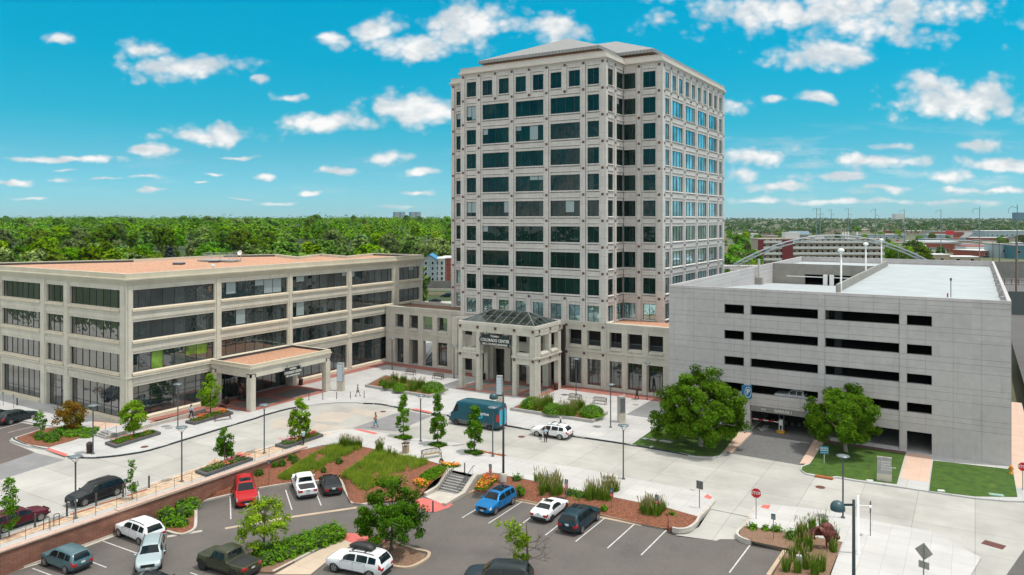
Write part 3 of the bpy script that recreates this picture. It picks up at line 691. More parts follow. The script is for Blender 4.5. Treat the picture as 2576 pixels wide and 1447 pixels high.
# corner piers
for (x0, x1, y0, y1) in ((-48.5, -47.76, 104.55, 105.3), (-74.75, -74.4, 104.55, 105.2), (-42.1, -41.34, 111.49, 112.2), (-81.52, -81.3, 111.08, 111.6), (-41.9, -41.34, 144.9, 145.42)):
    wall.box(x0, x1, y0, y1, 9.4, 50.35)
wall.box(-47.75, -47.66, 104.46, 104.55, 0, 50.35); wall.box(-41.33, -41.24, 111.40, 111.49, 0, 50.35)
wall.build('wall', [M_tower, M_accent], tower, world=True)
o = stuffw.build('window', [M_alu, GL_b, M_tower], tower, world=True); o['kind'] = 'stuff'
cor = MB()
for o1, z0, z1 in ((.10, 50.30, 50.52), (.34, 50.52, 50.74), (.22, 50.74, 50.92), (.04, 50.92, 51.48), (.1, 51.48, 51.56)):
    cor.prism(offs(PLAN, o1), z0, z1)
cor.build('cornice', mat('cornice_stone', (.62, .565, .51), .8, col2=(.55, .50, .45), scale=.4, coords='World', extra=streaks(.2)), tower, world=True)
pent = MB(); pent.prism([(-71.6,107.9), (-51.0,107.9), (-51.4,115.2), (-45,115.2), (-45,141), (-51.4,141), (-51.4,148), (-71.2,148), (-71.2,141), (-77.5,141), (-77.5,115.2), (-71.2,115.2)], 51.3, 53.0)
pent.build('penthouse_wall', mat('penthouse_brown', (.34, .19, .12), .8), tower, world=True)
def seams(t, co, c):
    x, y, z = t.xyz(co); nx, ny, nz = t.xyz(t.new('ShaderNodeNewGeometry').outputs['True Normal'])
    s = t.math('GREATER_THAN', t.math('ABSOLUTE', nx), t.math('ABSOLUTE', ny))
    v = t.math('ADD', t.math('MULTIPLY', s, y), t.math('MULTIPLY', t.math('SUBTRACT', 1.0, s), x))
    k = t.math('FRACT', t.math('DIVIDE', v, .62))
    return t.mix(t.math('MULTIPLY', t.math('LESS_THAN', k, .16), .55), c, (.05, .05, .055))
M_seam = mat('standing_seam_roof', (.25, .25, .243), .5, var=.08, scale=.5, coords='World', extra=seams, spec=.4)
rf = MB(); ez, fb = 53.13, 52.62
def hip(x0, x1, y0, y1, r0, r1):
    c = [(x0, y0, ez), (x1, y0, ez), (x1, y1, ez), (x0, y1, ez), r0, r1]
    along_y = abs(r0[1]-r1[1]) > abs(r0[0]-r1[0])
    rf.add(c, [(0, 1, 4), (1, 2, 5, 4), (2, 3, 5), (3, 0, 4, 5)] if along_y else [(0, 1, 5, 4), (1, 2, 5), (2, 3, 4, 5), (3, 0, 4)], 0)
    for a, b in ((0, 1), (1, 2), (2, 3), (3, 0)):
        p, q = c[a], c[b]; rf.quad((p[0], p[1], fb), (q[0], q[1], fb), q, p, 0)
    rf.quad((x0, y0, fb), (x0, y1, fb), (x1, y1, fb), (x1, y0, fb), 1)
hip(-72.7, -49.9, 106.95, 149.5, (-61.3, 118.2, 57.86), (-61.3, 138.3, 57.86))
hip(-79.1, -43.5, 113.75, 142.7, (-66.2, 128.3, 58.75), (-56.4, 128.3, 58.75))
rf.build('roof', [M_seam, mat('roof_soffit', (.10, .085, .07), .8)], tower, world=True)

# ---- two lower storeys: arcade with open gallery above (tower base and both wings)
M_rail = mat('rail_metal', (.13, .17, .18), .45, metal=.4)
def railing(par, pts, h=1.0, gap=.13, name='railing', r=.022, m=None):
    mb = MB()
    for i in range(len(pts)-1):
        a, b = Vector(pts[i]), Vector(pts[i+1]); n = max(2, int((b-a).length/gap))
        mb.cyl(a+Vector((0, 0, h)), b+Vector((0, 0, h)), r*1.5, None, 5); mb.cyl(a+Vector((0, 0, .12)), b+Vector((0, 0, .12)), r, None, 4)
        for k in range(n+1):
            p = a.lerp(b, k/n); mb.cyl(p, p+Vector((0, 0, h)), r*.7, None, 4, caps=False)
    return mb.build(name, m or M_rail, par, world=True)
M_arc = mat('arcade_precast', (.575, .54, .465), .8, col2=(.49, .46, .395), scale=.5, coords='World', extra=streaks(.35, panels(1.65, 1.05, .03, .02, .72, 'wall'), (.14, .11, .07)))
def arcade(par, fc, pil, ulo, uhi, ground, upper_open=True, top=10.18, accents=False, back=4.0, rails=True):
    "pillars, belt, sills, parapet over two storeys; ground = what fills each lower opening"
    w = MB(); b = fc.box
    for s0, s1 in pil:
        b(w, s0, s1, -.75, 0, 0, top-.62); b(w, s0+.22, s1-.22, -.7, .05, 0, top-.64)
    for (a, c) in zip(pil[:-1], pil[1:]):
        u0, u1 = a[1], c[0]
        b(w, u0, u1, -.75, -.08, 8.79, 9.2); b(w, u0, u1, -.75, -.03, 9.2, 9.56)
        b(w, u0, u1, -.75, -.08, 4.45, 5.0); b(w, u0, u1, -.75, -.03, 5.0, 5.55); b(w, u0, u1, -.75, -.08, 5.9, 6.15)
        pr = [(-.55, 6.5), (.10, 6.32), (.10, 6.05), (-.55, 6.05)]
        vs = [fc(u0+.1, d, z) for d, z in pr]+[fc(u1-.02, d, z) for d, z in pr]
        w.add(vs, [(0,1,5,4), (1,2,6,5), (2,3,7,6), (0,3,2,1), (4,5,6,7), (3,0,4,7)], 0)
    b(w, ulo, uhi, -.75, .07, 9.56, 9.95); b(w, ulo, uhi, -.75, .14, 9.95, top)
    b(w, ulo, uhi, -.8, .13, 5.55, 5.72); b(w, ulo, uhi, -.8, .02, 5.72, 5.9)
    if accents:
        for s0, s1 in pil:
            m = (s0+s1)/2
            for z in (9.46, 5.23): b(w, m-.18, m+.18, 0, .085, z-.18, z+.18, 1)
    w.build('wall', [M_arc, M_accent], par, world=True)
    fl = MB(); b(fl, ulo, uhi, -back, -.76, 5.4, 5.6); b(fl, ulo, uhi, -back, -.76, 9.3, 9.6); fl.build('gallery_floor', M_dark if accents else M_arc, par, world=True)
    if rails:
        for (a, c) in zip(pil[:-1], pil[1:]): railing(par, [fc(a[1], -.5, 6.2), fc(c[0], -.5, 6.2)], 1.05)
    for (a, c), kind in zip(zip(pil[:-1], pil[1:]), ground):
        u0, u1 = a[1], c[0]
        if kind == 'w': window(par, fc, u0, u1, .42, 4.45, .45, [u0+(u1-u0)*.28, u0+(u1-u0)*.72], [2.9, 3.5], GL_a, (.4, .08), stone=M_arc, name='shop_window')
        if kind == 'd': window(par, fc, u0, u1, .02, 4.45, .9, [u0+(u1-u0)*.5], [2.4], GL_a, name='entrance_glazing')
P_front = [(-54.75, -54.1), (-51.84, -50.87), (-48.57, -47.80)]
# tower base, right of the pavilion
arcade(tower, FX(104.57), P_front, -54.7, -47.8, 'ww', accents=True)
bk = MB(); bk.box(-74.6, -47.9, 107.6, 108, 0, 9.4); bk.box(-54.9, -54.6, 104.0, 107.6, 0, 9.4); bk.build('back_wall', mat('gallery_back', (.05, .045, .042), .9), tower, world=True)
# tower base behind the pavilion: portal with tall columns and glass doors
pt = MB()
for (a, c) in ((-74.7, -73.6), (-70.6, -69.7), (-68.0, -66.5), (-64.3, -63.2), (-60.2, -59.2), (-57.3, -56.3)): pt.box(a, c, 102.0, 103.0, 0, 9.4)
pt.box(-74.7, -54.8, 102.2, 104.4, 8.8, 9.5); pt.box(-67.9, -54.8, 102.3, 103.1, 5.0, 6.4); pt.box(-74.7, -68, 104.0, 104.6, 4.5, 6.4)
pt.build('portal', M_arc, tower, world=True)
for a, c in ((-73.6, -70.6), (-69.7, -68.0)): window(tower, FX(104.2), a, c, .42, 4.5, .2, [(a+c)/2], (), GL_a, (.4, .2), stone=M_arc, name='shop_window')
for a, c in ((-66.5, -64.3), (-63.2, -60.2), (-59.2, -57.3), (-56.3, -54.9)): window(tower, FX(103.6), a, c, .03, 5.0, .0, [a+(c-a)*.35, a+(c-a)*.7], [2.5], GL_a, name='glass_door')

# ---- left wing
wing = thing('arcade_wing', 'two storey open arcade linking the four storey annex to the tower', 'arcade', (-83, 104.57, 0))
PL = [(-91.5, -89.38), (-87.36, -86.10), (-84.07, -82.89), (-80.86, -79.77), (-77.62, -76.56), (-75.0, -74.3)]
arcade(wing, FX(104.6), PL, -91.5, -74.75, ['d', '', '', 'w', 'w'], back=7.0)
wb = MB(); wb.box(-91.5, -85.9, 108.5, 108.8, 0, 9.3); wb.box(-77.8, -74.9, 106.5, 106.8, 0, 9.3); wb.box(-86.2, -85.9, 105.4, 108.5, 0, 5.4)
for x in (-84.2, -81.1, -78.2): wb.box(x-.55, x+.55, 110.8, 111.5, 0, 9.3)
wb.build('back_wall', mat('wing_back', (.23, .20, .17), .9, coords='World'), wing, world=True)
wr = MB(); wr.prism([(-91.4, 105.35), (-74.8, 105.35), (-74.8, 111.7), (-91.4, 111.7)], 9.6, 9.86); wr.build('roof', M_darkgravel, wing, world=True)
wp = MB(); wp.box(-91.4, -81.6, 111.7, 112.1, 9.3, 10.35); wp.build('parapet', M_coping, wing, world=True)
railing(wing, [(-85.8, 111.3, 5.6), (-74.9, 111.3, 5.6)], 1.05)
ws = MB()
for i in range(9): ws.box(-83.6, -82.4+.9, 105.6+i*.28, 105.9+i*.28, i*.19, i*.19+.05)
ws.cyl((-83.6, 105.6, .9), (-83.6, 108, 2.7), .03); ws.cyl((-81.5, 105.6, .9), (-81.5, 108, 2.7), .03)
ws.cyl((-83.6, 105.6, 0), (-83.6, 108, 1.8), .07); ws.cyl((-81.5, 105.6, 0), (-81.5, 108, 1.8), .07)
ws.build('staircase', M_black, wing, world=True)
# ---- right wing
wing2 = thing('arcade_wing', 'two storey open arcade between the tower and the parking garage', 'arcade', (-41, 104.57, 0))
PR = [(-47.75, -47.16), (-45.14, -44.22), (-41.90, -40.95), (-38.66, -37.3), (-35.3, -34.3)]
arcade(wing2, FX(104.6), PR, -47.75, -34.3, 'wwww', back=6.5)
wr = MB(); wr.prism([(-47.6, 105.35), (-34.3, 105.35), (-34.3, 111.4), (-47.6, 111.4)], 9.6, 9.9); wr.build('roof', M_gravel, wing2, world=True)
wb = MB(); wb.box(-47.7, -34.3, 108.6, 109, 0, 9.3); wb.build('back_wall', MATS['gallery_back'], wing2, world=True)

# ------------------------------------------------------------------ entrance pavilion
pav = thing('entrance_pavilion', 'stone entrance pavilion with glass roof and Tower I sign in front of the tower', 'pavilion', (-60.9, 98, 0))
pm = MB(); YF, YB, XL, XR = 94.1, 102.1, -67.72, -54.1
cols_f = [(-67.72, -66.95), (-64.45, -63.72), (-57.96, -57.25), (-55.0, -54.1)]
for a, c in cols_f: pm.box(a, c, YF, YF+.75, 0, 9.0); pm.box(a+.16, c-.16, YF-.05, YF+.8, 0, 8.95)
for y0, y1, zb in ((98.3, 98.95, 5.5), (101.2, 102.1, 0)):
    pm.box(XR-.72, XR, y0, y1, zb, 9.0); pm.box(XL, XL+.72, y0, y1, zb, 9.0)
pm.box(XR-.72, XR, 94.9, 95.75, 0, 9.0)
pm.box(-64.1, -63.3, 101.2, 102.1, 5.5, 9.0); pm.box(-58.3, -57.5, 101.2, 102.1, 5.5, 9.0)
def ring(x0, x1, y0, y1, t, z0, z1, m=0):
    pm.box(x0, x1, y0, y0+t, z0, z1, m); pm.box(x0, x1, y1-t, y1, z0, z1, m); pm.box(x0, x0+t, y0+t, y1-t, z0, z1, m); pm.box(x1-t, x1, y0+t, y1-t, z0, z1, m)
ring(XL, XR, YF+.03, YB, .68, 8.86, 9.35); ring(XL-.03, XR+.03, YF-.01, YB, .74, 9.35, 9.85); ring(XL-.08, XR+.08, YF-.08, YB, .8, 9.85, 10.1); ring(XL-.02, XR+.02, YF-.02, YB, .6, 10.1, 10.34)
for a, c in ((XL, -63.72), (-57.96, XR)):        # belt over the side bays only
    pm.box(a+.02, c-.02, YF+.05, YF+.7, 4.68, 5.5); pm.box(a-.1, c+.1, YF-.15, YF+.85, 5.58, 5.86); pm.box(a, c, YF-.0, YF+.74, 5.5, 5.58); pm.box(a+.05, c-.05, YF+.04, YF+.7, 5.86, 6.1)
for xx0, xx1 in ((XR-.7, XR), (XL, XL+.7)):
    pm.box(xx0+.03, xx1-.03, 94.9, 102.0, 4.5, 5.5); pm.box(xx0-.1, xx1+.13, 94.85, 102.2, 5.5, 5.72); pm.box(xx0+.05, xx1-.05, 94.9, 102.0, 5.72, 6.0)
for f, a, c in ((FX(YF), -66.9, -64.5), (FX(YF), -57.2, -55.05), (FY(XR), 95.85, 98.2), (FY(XR), 99.05, 101.1)):
    pr = [(-.65, 6.35), (-.12, 6.35), (.06, 6.15), (.06, 5.9), (-.7, 5.9)]
    vs = [f(a, d, z) for d, z in pr]+[f(c, d, z) for d, z in pr]; n = 5
    pm.add(vs, [(i, (i+1) % n, n+(i+1) % n, n+i) for i in range(n)]+[(4, 3, 2, 1, 0), (5, 6, 7, 8, 9)])
for x in (-67.33, -64.1, -60.9, -57.6, -54.45):
    pm.box(x-.18, x+.18, YF-.14, YF-.04, 9.42, 9.78, 1)
    if x != -60.9: pm.box(x-.18, x+.18, YF-.14, YF-.02, 5.15, 5.48, 1)
for y in (95.3, 98.6, 101.6):
    pm.box(XR+.02, XR+.12, y-.17, y+.17, 9.42, 9.78, 1); pm.box(XR-.02, XR+.1, y-.17, y+.17, 5.1, 5.42, 1)
pm.build('stonework', [M_arc, M_accent], pav, world=True)
gr = MB(); bars = MB(); x0, x1, y0, y1, zb = -67.4, -54.4, 94.45, 101.6, 10.36; ra, rb = Vector((-64.0, 98.0, 11.9)), Vector((-57.6, 98.0, 11.9))
c0, c1, c2, c3 = (Vector(p) for p in ((x0, y0, zb), (x1, y0, zb), (x1, y1, zb), (x0, y1, zb)))
gr.add([c0, c1, c2, c3, ra, rb], [(0, 1, 5, 4), (1, 2, 5), (2, 3, 4, 5), (3, 0, 4)])
def bar(p, q, r=.045): bars.cyl(p, q, r, None, 4, smooth=False)
for p, q in ((c0, ra), (c1, rb), (c2, rb), (c3, ra), (ra, rb), (c0, c1), (c1, c2), (c2, c3), (c3, c0)): bar(p, q, .06)
for i in range(1, 9):
    x = x0+(x1-x0)*i/9
    for yy in (y0, y1):
        t = min((x-x0)/(ra.x-x0), 1, (x1-x)/(x1-rb.x)); top = Vector((x, yy+(98.0-yy)*t, zb+(11.9-zb)*t)); bar((x, yy, zb), top)
for i in range(1, 5):
    y = y0+(y1-y0)*i/5; t = min((y-y0)/(98-y0), (y1-y)/(y1-98.0), 1)
    bar((x0, y, zb), (x0+(ra.x-x0)*t, y, zb+1.54*t)); bar((x1, y, zb), (x1+(rb.x-x1)*t, y, zb+1.54*t))
m_ = lambda a, r: a.lerp(r, .5)
for p, q in ((m_(c0, ra), m_(c1, rb)), (m_(c1, rb), m_(c2, rb)), (m_(c2, rb), m_(c3, ra)), (m_(c3, ra), m_(c0, ra))): bar(p, q)
rfp = gr.build('glass_roof', clear('roof_glazing', (.42, .60, .58), .05), pav, world=True); sub(bars, 'glazing_bars', mat('bar_metal', (.22, .26, .26), .5, metal=.2), rfp, pav)
# signs with raised letters
M_sign = mat('sign_board', (.008, .022, .026), .4, var=.05); M_letter = mat('sign_letters', (.72, .70, .64), .5, var=.03)
def board(name, label, rows, origin, ux, w, loc, group='black name boards over the entrances'):
    "rows of (text, half width, z0, z1, letter height); origin = centre at z=0"
    s = thing(name, label, 'sign', loc, 0, group); uxv = Vector(ux); nrm = uxv.cross(Vector((0, 0, 1)))
    o_ = Vector(origin)
    for (txt, hw, z0, z1, hh) in rows:
        b_ = MB()
        vs = []
        for z in (z0, z1):
            for dd in (-.07, .07):
                for e in (-hw, hw): vs.append(o_+uxv*e+nrm*dd+Vector((0, 0, z)))
        b_.add(vs, [(0,2,3,1), (4,5,7,6), (0,1,5,4), (2,6,7,3), (0,4,6,2), (1,3,7,5)])
        p = b_.build('board', M_sign, s, world=True)
        t_ = text_mesh('lettering', txt, hh, M_letter, p, frame(Vector((0, 0, 0)), uxv, (0, 0, 1)), .015, True)
        wd = max(v.co.dot(uxv) for v in t_.data.vertices)*2; k = min(1.0, 1.86*hw/wd)
        for v in t_.data.vertices:
            c = v.co; e = c.dot(uxv)*k; v.co = uxv*e+Vector((0, 0, c.z))+nrm*(c.dot(nrm)+.085)+(o_+Vector((0, 0, (z0+z1)/2))-s.location)
    hk = MB()
    for e in (-.6, .6):
        zt = max(r[3] for r in rows); q = o_+uxv*(w*e)+Vector((0, 0, zt)); hk.cyl(q, q+Vector((0, 0, .45)), .03, None, 6)
    hk.build('hanger', M_black, s, world=True)
    return s
board('name_sign', 'black three board sign reading Tower I Colorado Center above the pavilion entrance', [('TOWER I', 2.35, 8.2, 8.68, .36), ('COLORADO CENTER', 2.75, 7.5, 8.2, .62), ('2000 S. COLORADO BOULEVARD', 2.4, 7.06, 7.5, .4)], (-60.85, 93.9, 0), (1, 0, 0), 2.5, (-60.85, 93.9, 7.0))

# ------------------------------------------------------------------ annex
annex = thing('annex_building', 'long four storey beige precast annex with ribbon windows and a gravel roof', 'office building', (-91.6, 55.4, 0))
XA, YA = -91.6, 55.4
AP = [(XA, YA), (XA, 115.6), (-104.4, 115.2), (-100.9, 104.4), (-111.8, 108.1), (-106.4, 97.5), (-117.6, 102), (-124, 94.7), (-123.7, 76), (-134, 58), (-160, 58), (-160, YA)]
aw = MB(); aw.prism([(-92.25, 56.05), (-92.25, 115), (-104, 114.6), (-101.4, 105), (-111.4, 107.6), (-107, 98.3), (-117.3, 101.4), (-123.4, 94.5), (-123.1, 76), (-133, 58.6), (-160, 58.6), (-160, 56.05)], 0, 18.2)
FL = FY(XA); FS = FX(YA)
floors = [(16.85, 14.48), (12.75, 10.37), (8.65, 6.25)]
bays_l = [(56.35, 68.45), (69.6, 81.75), (82.75, 94.85), (96.0, 106.65), (108.5, 114.65)]
bays_s = [(-136.5, -125.6), (-123.6, -112.6), (-110.95, -106.5), (-104.95, -93.1)]
def annex_face(fc, bays, ulo, uhi, gm, ground, blind, lastcut=None):
    b = fc.box; edges = [ulo]+[v for bb in bays for v in bb]+[uhi]
    for i in range(0, len(edges), 2):
        a, c = edges[i], edges[i+1]
        if c-a < .02: continue
        b(aw, a, c, -.66, -.05, 0, 17.55); m = min(.28, (c-a)*.25); b(aw, a+m, c-m, -.6, .06, 0, 17.5)
    for (u0, u1) in bays:
        b(aw, u0, u1, -.66, -.08, 16.85, 17.55); b(aw, u0, u1, -.66, -.03, 17.15, 17.5)
        for z1, z0 in ((14.1, 12.75), (10.0, 8.65)):
            b(aw, u0, u1, -.66, -.12, z0, z0+.35); b(aw, u0, u1, -.66, -.04, z0+.35, z0+.85); b(aw, u0, u1, -.66, -.10, z0+.85, z1)
        b(aw, u0, u1, -.66, -.12, 4.5, 4.9); b(aw, u0, u1, -.66, -.04, 4.9, 5.5); b(aw, u0, u1, -.66, -.08, 5.5, 6.0)
    b(aw, ulo, uhi, -.66, .14, 5.62, 5.80)
    for j, (u0, u1) in enumerate(bays):
        n = max(2, round((u1-u0)/1.64)); mu = [u0+(u1-u0)*(i/n) for i in range(1, n)]
        if n > 5: mu = [u0+1.0+(u1-u0-2.0)*(i/(n-1)) for i in range(n)]
        for k, (z1, z0) in enumerate(floors):
            w_ = window(annex, fc, u0, u1, z0, z1, .40, mu, (), gm, (.38, .13), blind if k == 0 else blind*.15)
            if fc is FL and j == 0 and k == 2:
                for a, c, f in ((mu[1], mu[2], 0), (mu[4], mu[5], .45), (mu[5], mu[6], .4)):
                    b1 = MB(); b1.quad(fc(a+.03, -.385, lerp_(z0, z1, f)), fc(c-.03, -.385, lerp_(z0, z1, f)), fc(c-.03, -.385, z1-.05), fc(a+.03, -.385, z1-.05)); sub(b1, 'blind', mat('lime_blind', (.13, .24, .02), .3, var=.5, scale=.8, coat=.6), w_, annex)
        if ground[j] == 'w': window(annex, fc, u0, u1, .46, 4.5, .5, mu, (2.7, 3.5) if fc is FL else (1.6,), gm, (.46, .13))
        if ground[j] == 'd': window(annex, fc, u0, u1, .03, 4.5, .6, mu, (2.5, 3.5), gm, name='glass_entrance')
annex_face(FL, bays_l, YA+.0, 115.5, GL_a, 'wdww ', .28)
annex_face(FS, bays_s, -140, XA-.02, GL_s, 'wwdw', .03)
aw.box(-91.62, -91.5, 55.36, 55.46, 0, 17.4)
aw.build('wall', M_annex, annex, world=True)
ac = MB()
for o1, z0, z1 in ((.08, 17.55, 17.9), (.30, 17.9, 18.18), (.46, 18.18, 18.36), (.16, 18.36, 18.5)): ac.prism(offs([(XA, YA), (XA, 115.6), (-94, 115.6), (-94, 58), (-160, 58), (-160, YA)], o1), z0, z1)
def wallrun(mb, pts, t, z0, z1, closed=True):
    "a wall of thickness t inside a counter-clockwise outline, mitred at the corners"
    n = len(pts); inn = []
    for i in range(n):
        p0, p1, p2 = (Vector(pts[j % n]) for j in (i-1, i, i+1))
        if not closed and i == 0: p0 = p1-(p2-p1)
        if not closed and i == n-1: p2 = p1+(p1-p0)
        d1, d2 = (p1-p0).normalized(), (p2-p1).normalized(); n1 = Vector((-d1.y, d1.x)); n2 = Vector((-d2.y, d2.x))
        m = (n1+n2).normalized(); inn.append(p1+m*min(3*t, t/max(.25, m.dot(n1))))
    for i in range(n if closed else n-1):
        j = (i+1) % n; mb.prism([tuple(pts[i]), tuple(pts[j]), tuple(inn[j]), tuple(inn[i])], z0, z1)
ac2 = MB(); wallrun(ac2, [(XA+.1, YA-.1), (XA+.1, 115.7), *AP[2:10], (-160, YA-.1)], .5, 18.5, 19.0)
ac.build('cornice', mat('annex_cornice', (.60, .545, .43), .8, col2=(.52, .47, .36), scale=.4, coords='World', extra=streaks(.25, None, (.2, .14, .08))), annex, world=True)
ac2.build('parapet', MATS['annex_cornice'], annex, world=True)
ar = MB(); q = [(-92.0, 55.9), (-92.0, 115.2), *[(x+.5, y-.5) for x, y in AP[2:10]], (-160, 57.5), (-160, 55.9)]; pl = poly('roof', q, 18.56, M_gravel); pl.parent = annex; pl.location = -annex.location
am = MB(); wallrun(am, [(XA-.42, YA+.42), (XA-.42, 115.1), *[(x+.45, y-.45) for x, y in AP[2:10]]], .05, 18.5, 18.86, False); am.build('roof_flashing', M_membrane, annex, world=True)
# porte-cochere
can = thing('entrance_canopy', 'beige flat roofed entrance canopy with gravel top standing before the annex doors', 'canopy', (-87.3, 75, 0))
cm = MB(); cx0, cx1, cy0, cy1 = -91.35, -83.1, 67.7, 82.4
for x0, x1, y0, y1 in ((cx1-.85, cx1, cy0, cy0+.85), (cx1-.85, cx1, cy1-.9, cy1), (-91.4, -90.3, cy0, cy0+.9), (-91.3, -90.2, 81.5, cy1)):
    cm.box(x0, x1, y0, y1, 0, 5.0); cm.box(x0+.2, x1-.2, y0-.05, y1+.05, 0, 4.9)
    if x1 == cx1: cm.box(x1-.5, x1+.05, y0+.2, y1-.2, 0, 4.9)
for x0, x1, y0, y1 in ((cx0, cx1, cy0, cy0+.7), (cx0, cx1, cy1-.7, cy1), (cx1-.7, cx1, cy0+.7, cy1-.7), (cx0, cx0+.5, cy0+.7, cy1-.7)):
    cm.box(x0, x1, y0, y1, 4.5, 5.3)
cm.box(cx0, cx1+.05, cy0-.05, cy1+.05, 5.3, 5.66); cm.build('stonework', M_annex, can, world=True)
cc = MB(); wallrun(cc, [(cx0, cy0-.18), (cx1+.18, cy0-.18), (cx1+.18, cy1+.18), (cx0, cy1+.18)], .55, 5.66, 5.86); wallrun(cc, [(cx0, cy0-.05), (cx1+.05, cy0-.05), (cx1+.05, cy1+.05), (cx0, cy1+.05)], .36, 5.86, 6.24)
cc.build('coping', MATS['annex_cornice'], can, world=True)
cg = MB(); cg.box(cx0+.3, cx1-.4, cy0+.4, cy1-.4, 5.66, 5.9); cg.build('gravel_roof', M_gravel, can, world=True)
cf = MB(); cf.box(cx0+.3, cx0+.5, cy0+.4, cy1-.4, 5.9, 6.22); cf.box(cx0+.3, cx1-.4, cy1-.42, cy1-.33, 5.9, 6.2); cf.build('flashing', M_membrane, can, world=True)
rd = thing('revolving_door', 'dark framed revolving glass door under the annex canopy', 'revolving door', (-89.6, 72.4, 0))
rm = MB(); rm.cyl((0, 0, 2.5), (0, 0, 3.1), 1.35, None, 20); rm.cyl((0, 0, 0), (0, 0, .05), 1.35, None, 20)
for a in range(6): rm.cyl((1.32*math.cos(a*math.pi/3+.3), 1.32*math.sin(a*math.pi/3+.3), 0), (1.32*math.cos(a*math.pi/3+.3), 1.32*math.sin(a*math.pi/3+.3), 2.5), .05, None, 6)
rm.cyl((0, 0, 0), (0, 0, 2.5), .06); rm.build('drum_frame', M_black, rd)
rg = MB()
for a in range(4): c_, s_ = math.cos(a*math.pi/2+.5), math.sin(a*math.pi/2+.5); rg.quad((0, 0, .1), (1.2*c_, 1.2*s_, .1), (1.2*c_, 1.2*s_, 2.45), (0, 0, 2.45))
rg.build('door_wing', clear('door_glass', (.55, .7, .68), .1), rd)
sa = onX(711, 940, -82.9); sb_ = onX(757.5, 931, -82.9); ym = (sa.y+sb_.y)/2; zm = (sa.z+sb_.z)/2; hw = abs(sb_.y-sa.y)/2
board('name_sign', 'black three board sign reading Annex hanging under the canopy edge', [('ANNEX', hw*.82, zm+.28, zm+.72, .36), ('COLORADO CENTER', hw, zm-.27, zm+.28, .5), ('2000 S. COLORADO BOULEVARD', hw*.82, zm-.62, zm-.27, .3)], (-82.75, ym, 0), (0, 1, 0), hw, (-82.75, ym, zm-.6))
# things on the annex roof
def roofbox(nm, lab, cat, p, q, z0, z1, m, grp=None):
    mb = MB(); cx, cy = (p[0]+q[0])/2, (p[1]+q[1])/2; mb.box(p[0]-cx, q[0]-cx, p[1]-cy, q[1]-cy, 0, z1-z0); 
    o = mb.build(nm, m, loc=(cx, cy, z0)); o['label'] = lab; o['category'] = cat
    if grp: o['group'] = grp
    return o
M_hatch = mat('galvanised', (.42, .44, .45), .5, metal=.5)
for (cx_, cy_), lab in (((-109.8, 75.3), 'low grey roof hatch alone on the gravel of the annex roof'), ((-110.3, 82.3), 'low grey roof hatch in front of the railed platform on the annex roof')):
    h = thing('roof_hatch', lab, 'roof hatch', (cx_, cy_, 18.56), .5, 'roof hatches'); mb = MB(); mb.box(-.75, .75, -.6, .6, 0, .28); mb.build('curb', M_membrane, h); mb = MB(); mb.box(-.8, .8, -.65, .65, .28, .38); mb.box(-.7, .7, -.55, .55, .38, .44); mb.build('lid', M_hatch, h)
pf = thing('roof_platform', 'grey railed equipment platform on the annex roof', 'platform', (-111.5, 84.2, 18.56), .25)
mb = MB(); mb.box(-3.6, 3.6, -1.2, 1.2, .1, .35); mb.build('deck', M_hatch, pf)
mb = MB()
for (a, c) in (((-2.6, -1), (3, -1)), ((3, -1), (3, 1)), ((3, 1), (-2.6, 1)), ((-2.6, 1), (-2.6, -1))):
    for h in (.9, 1.2, 1.55): mb.cyl((*a, h), (*c, h), .025, None, 4)
    for t in (0, .33, .66): mb.cyl((a[0]+(c[0]-a[0])*t, a[1]+(c[1]-a[1])*t, .3), (a[0]+(c[0]-a[0])*t, a[1]+(c[1]-a[1])*t, 1.55), .03, None, 4)
mb.build('railing', M_hatch, pf)
ds = thing('satellite_dish', 'white satellite dish on a post beside the annex roof platform', 'satellite dish', (-107.6, 85.6, 18.56))
mb = MB(); mb.cyl((0, 0, 0), (0, 0, 1.5), .06); mb.build('post', M_hatch, ds)
mb = MB(); mb.lathe([(0.02, 0), (.22, .04), (.44, .2)], 16); dd = mb.build('dish', M_white, ds, (0, -.1, 1.55)); dd.rotation_euler = (R(70), 0, R(20))
fl = thing('flood_light', 'small white floodlight on the annex roof edge', 'floodlight', (-92.4, 68.7, 18.96), 0)
mb = MB(); mb.cyl((0, 0, 0), (0, 0, .3), .04); mb.build('stem', M_hatch, fl); mb = MB(); mb.box(-.2, .2, -.3, .3, .3, .55); mb.build('lamp_head', M_white, fl)

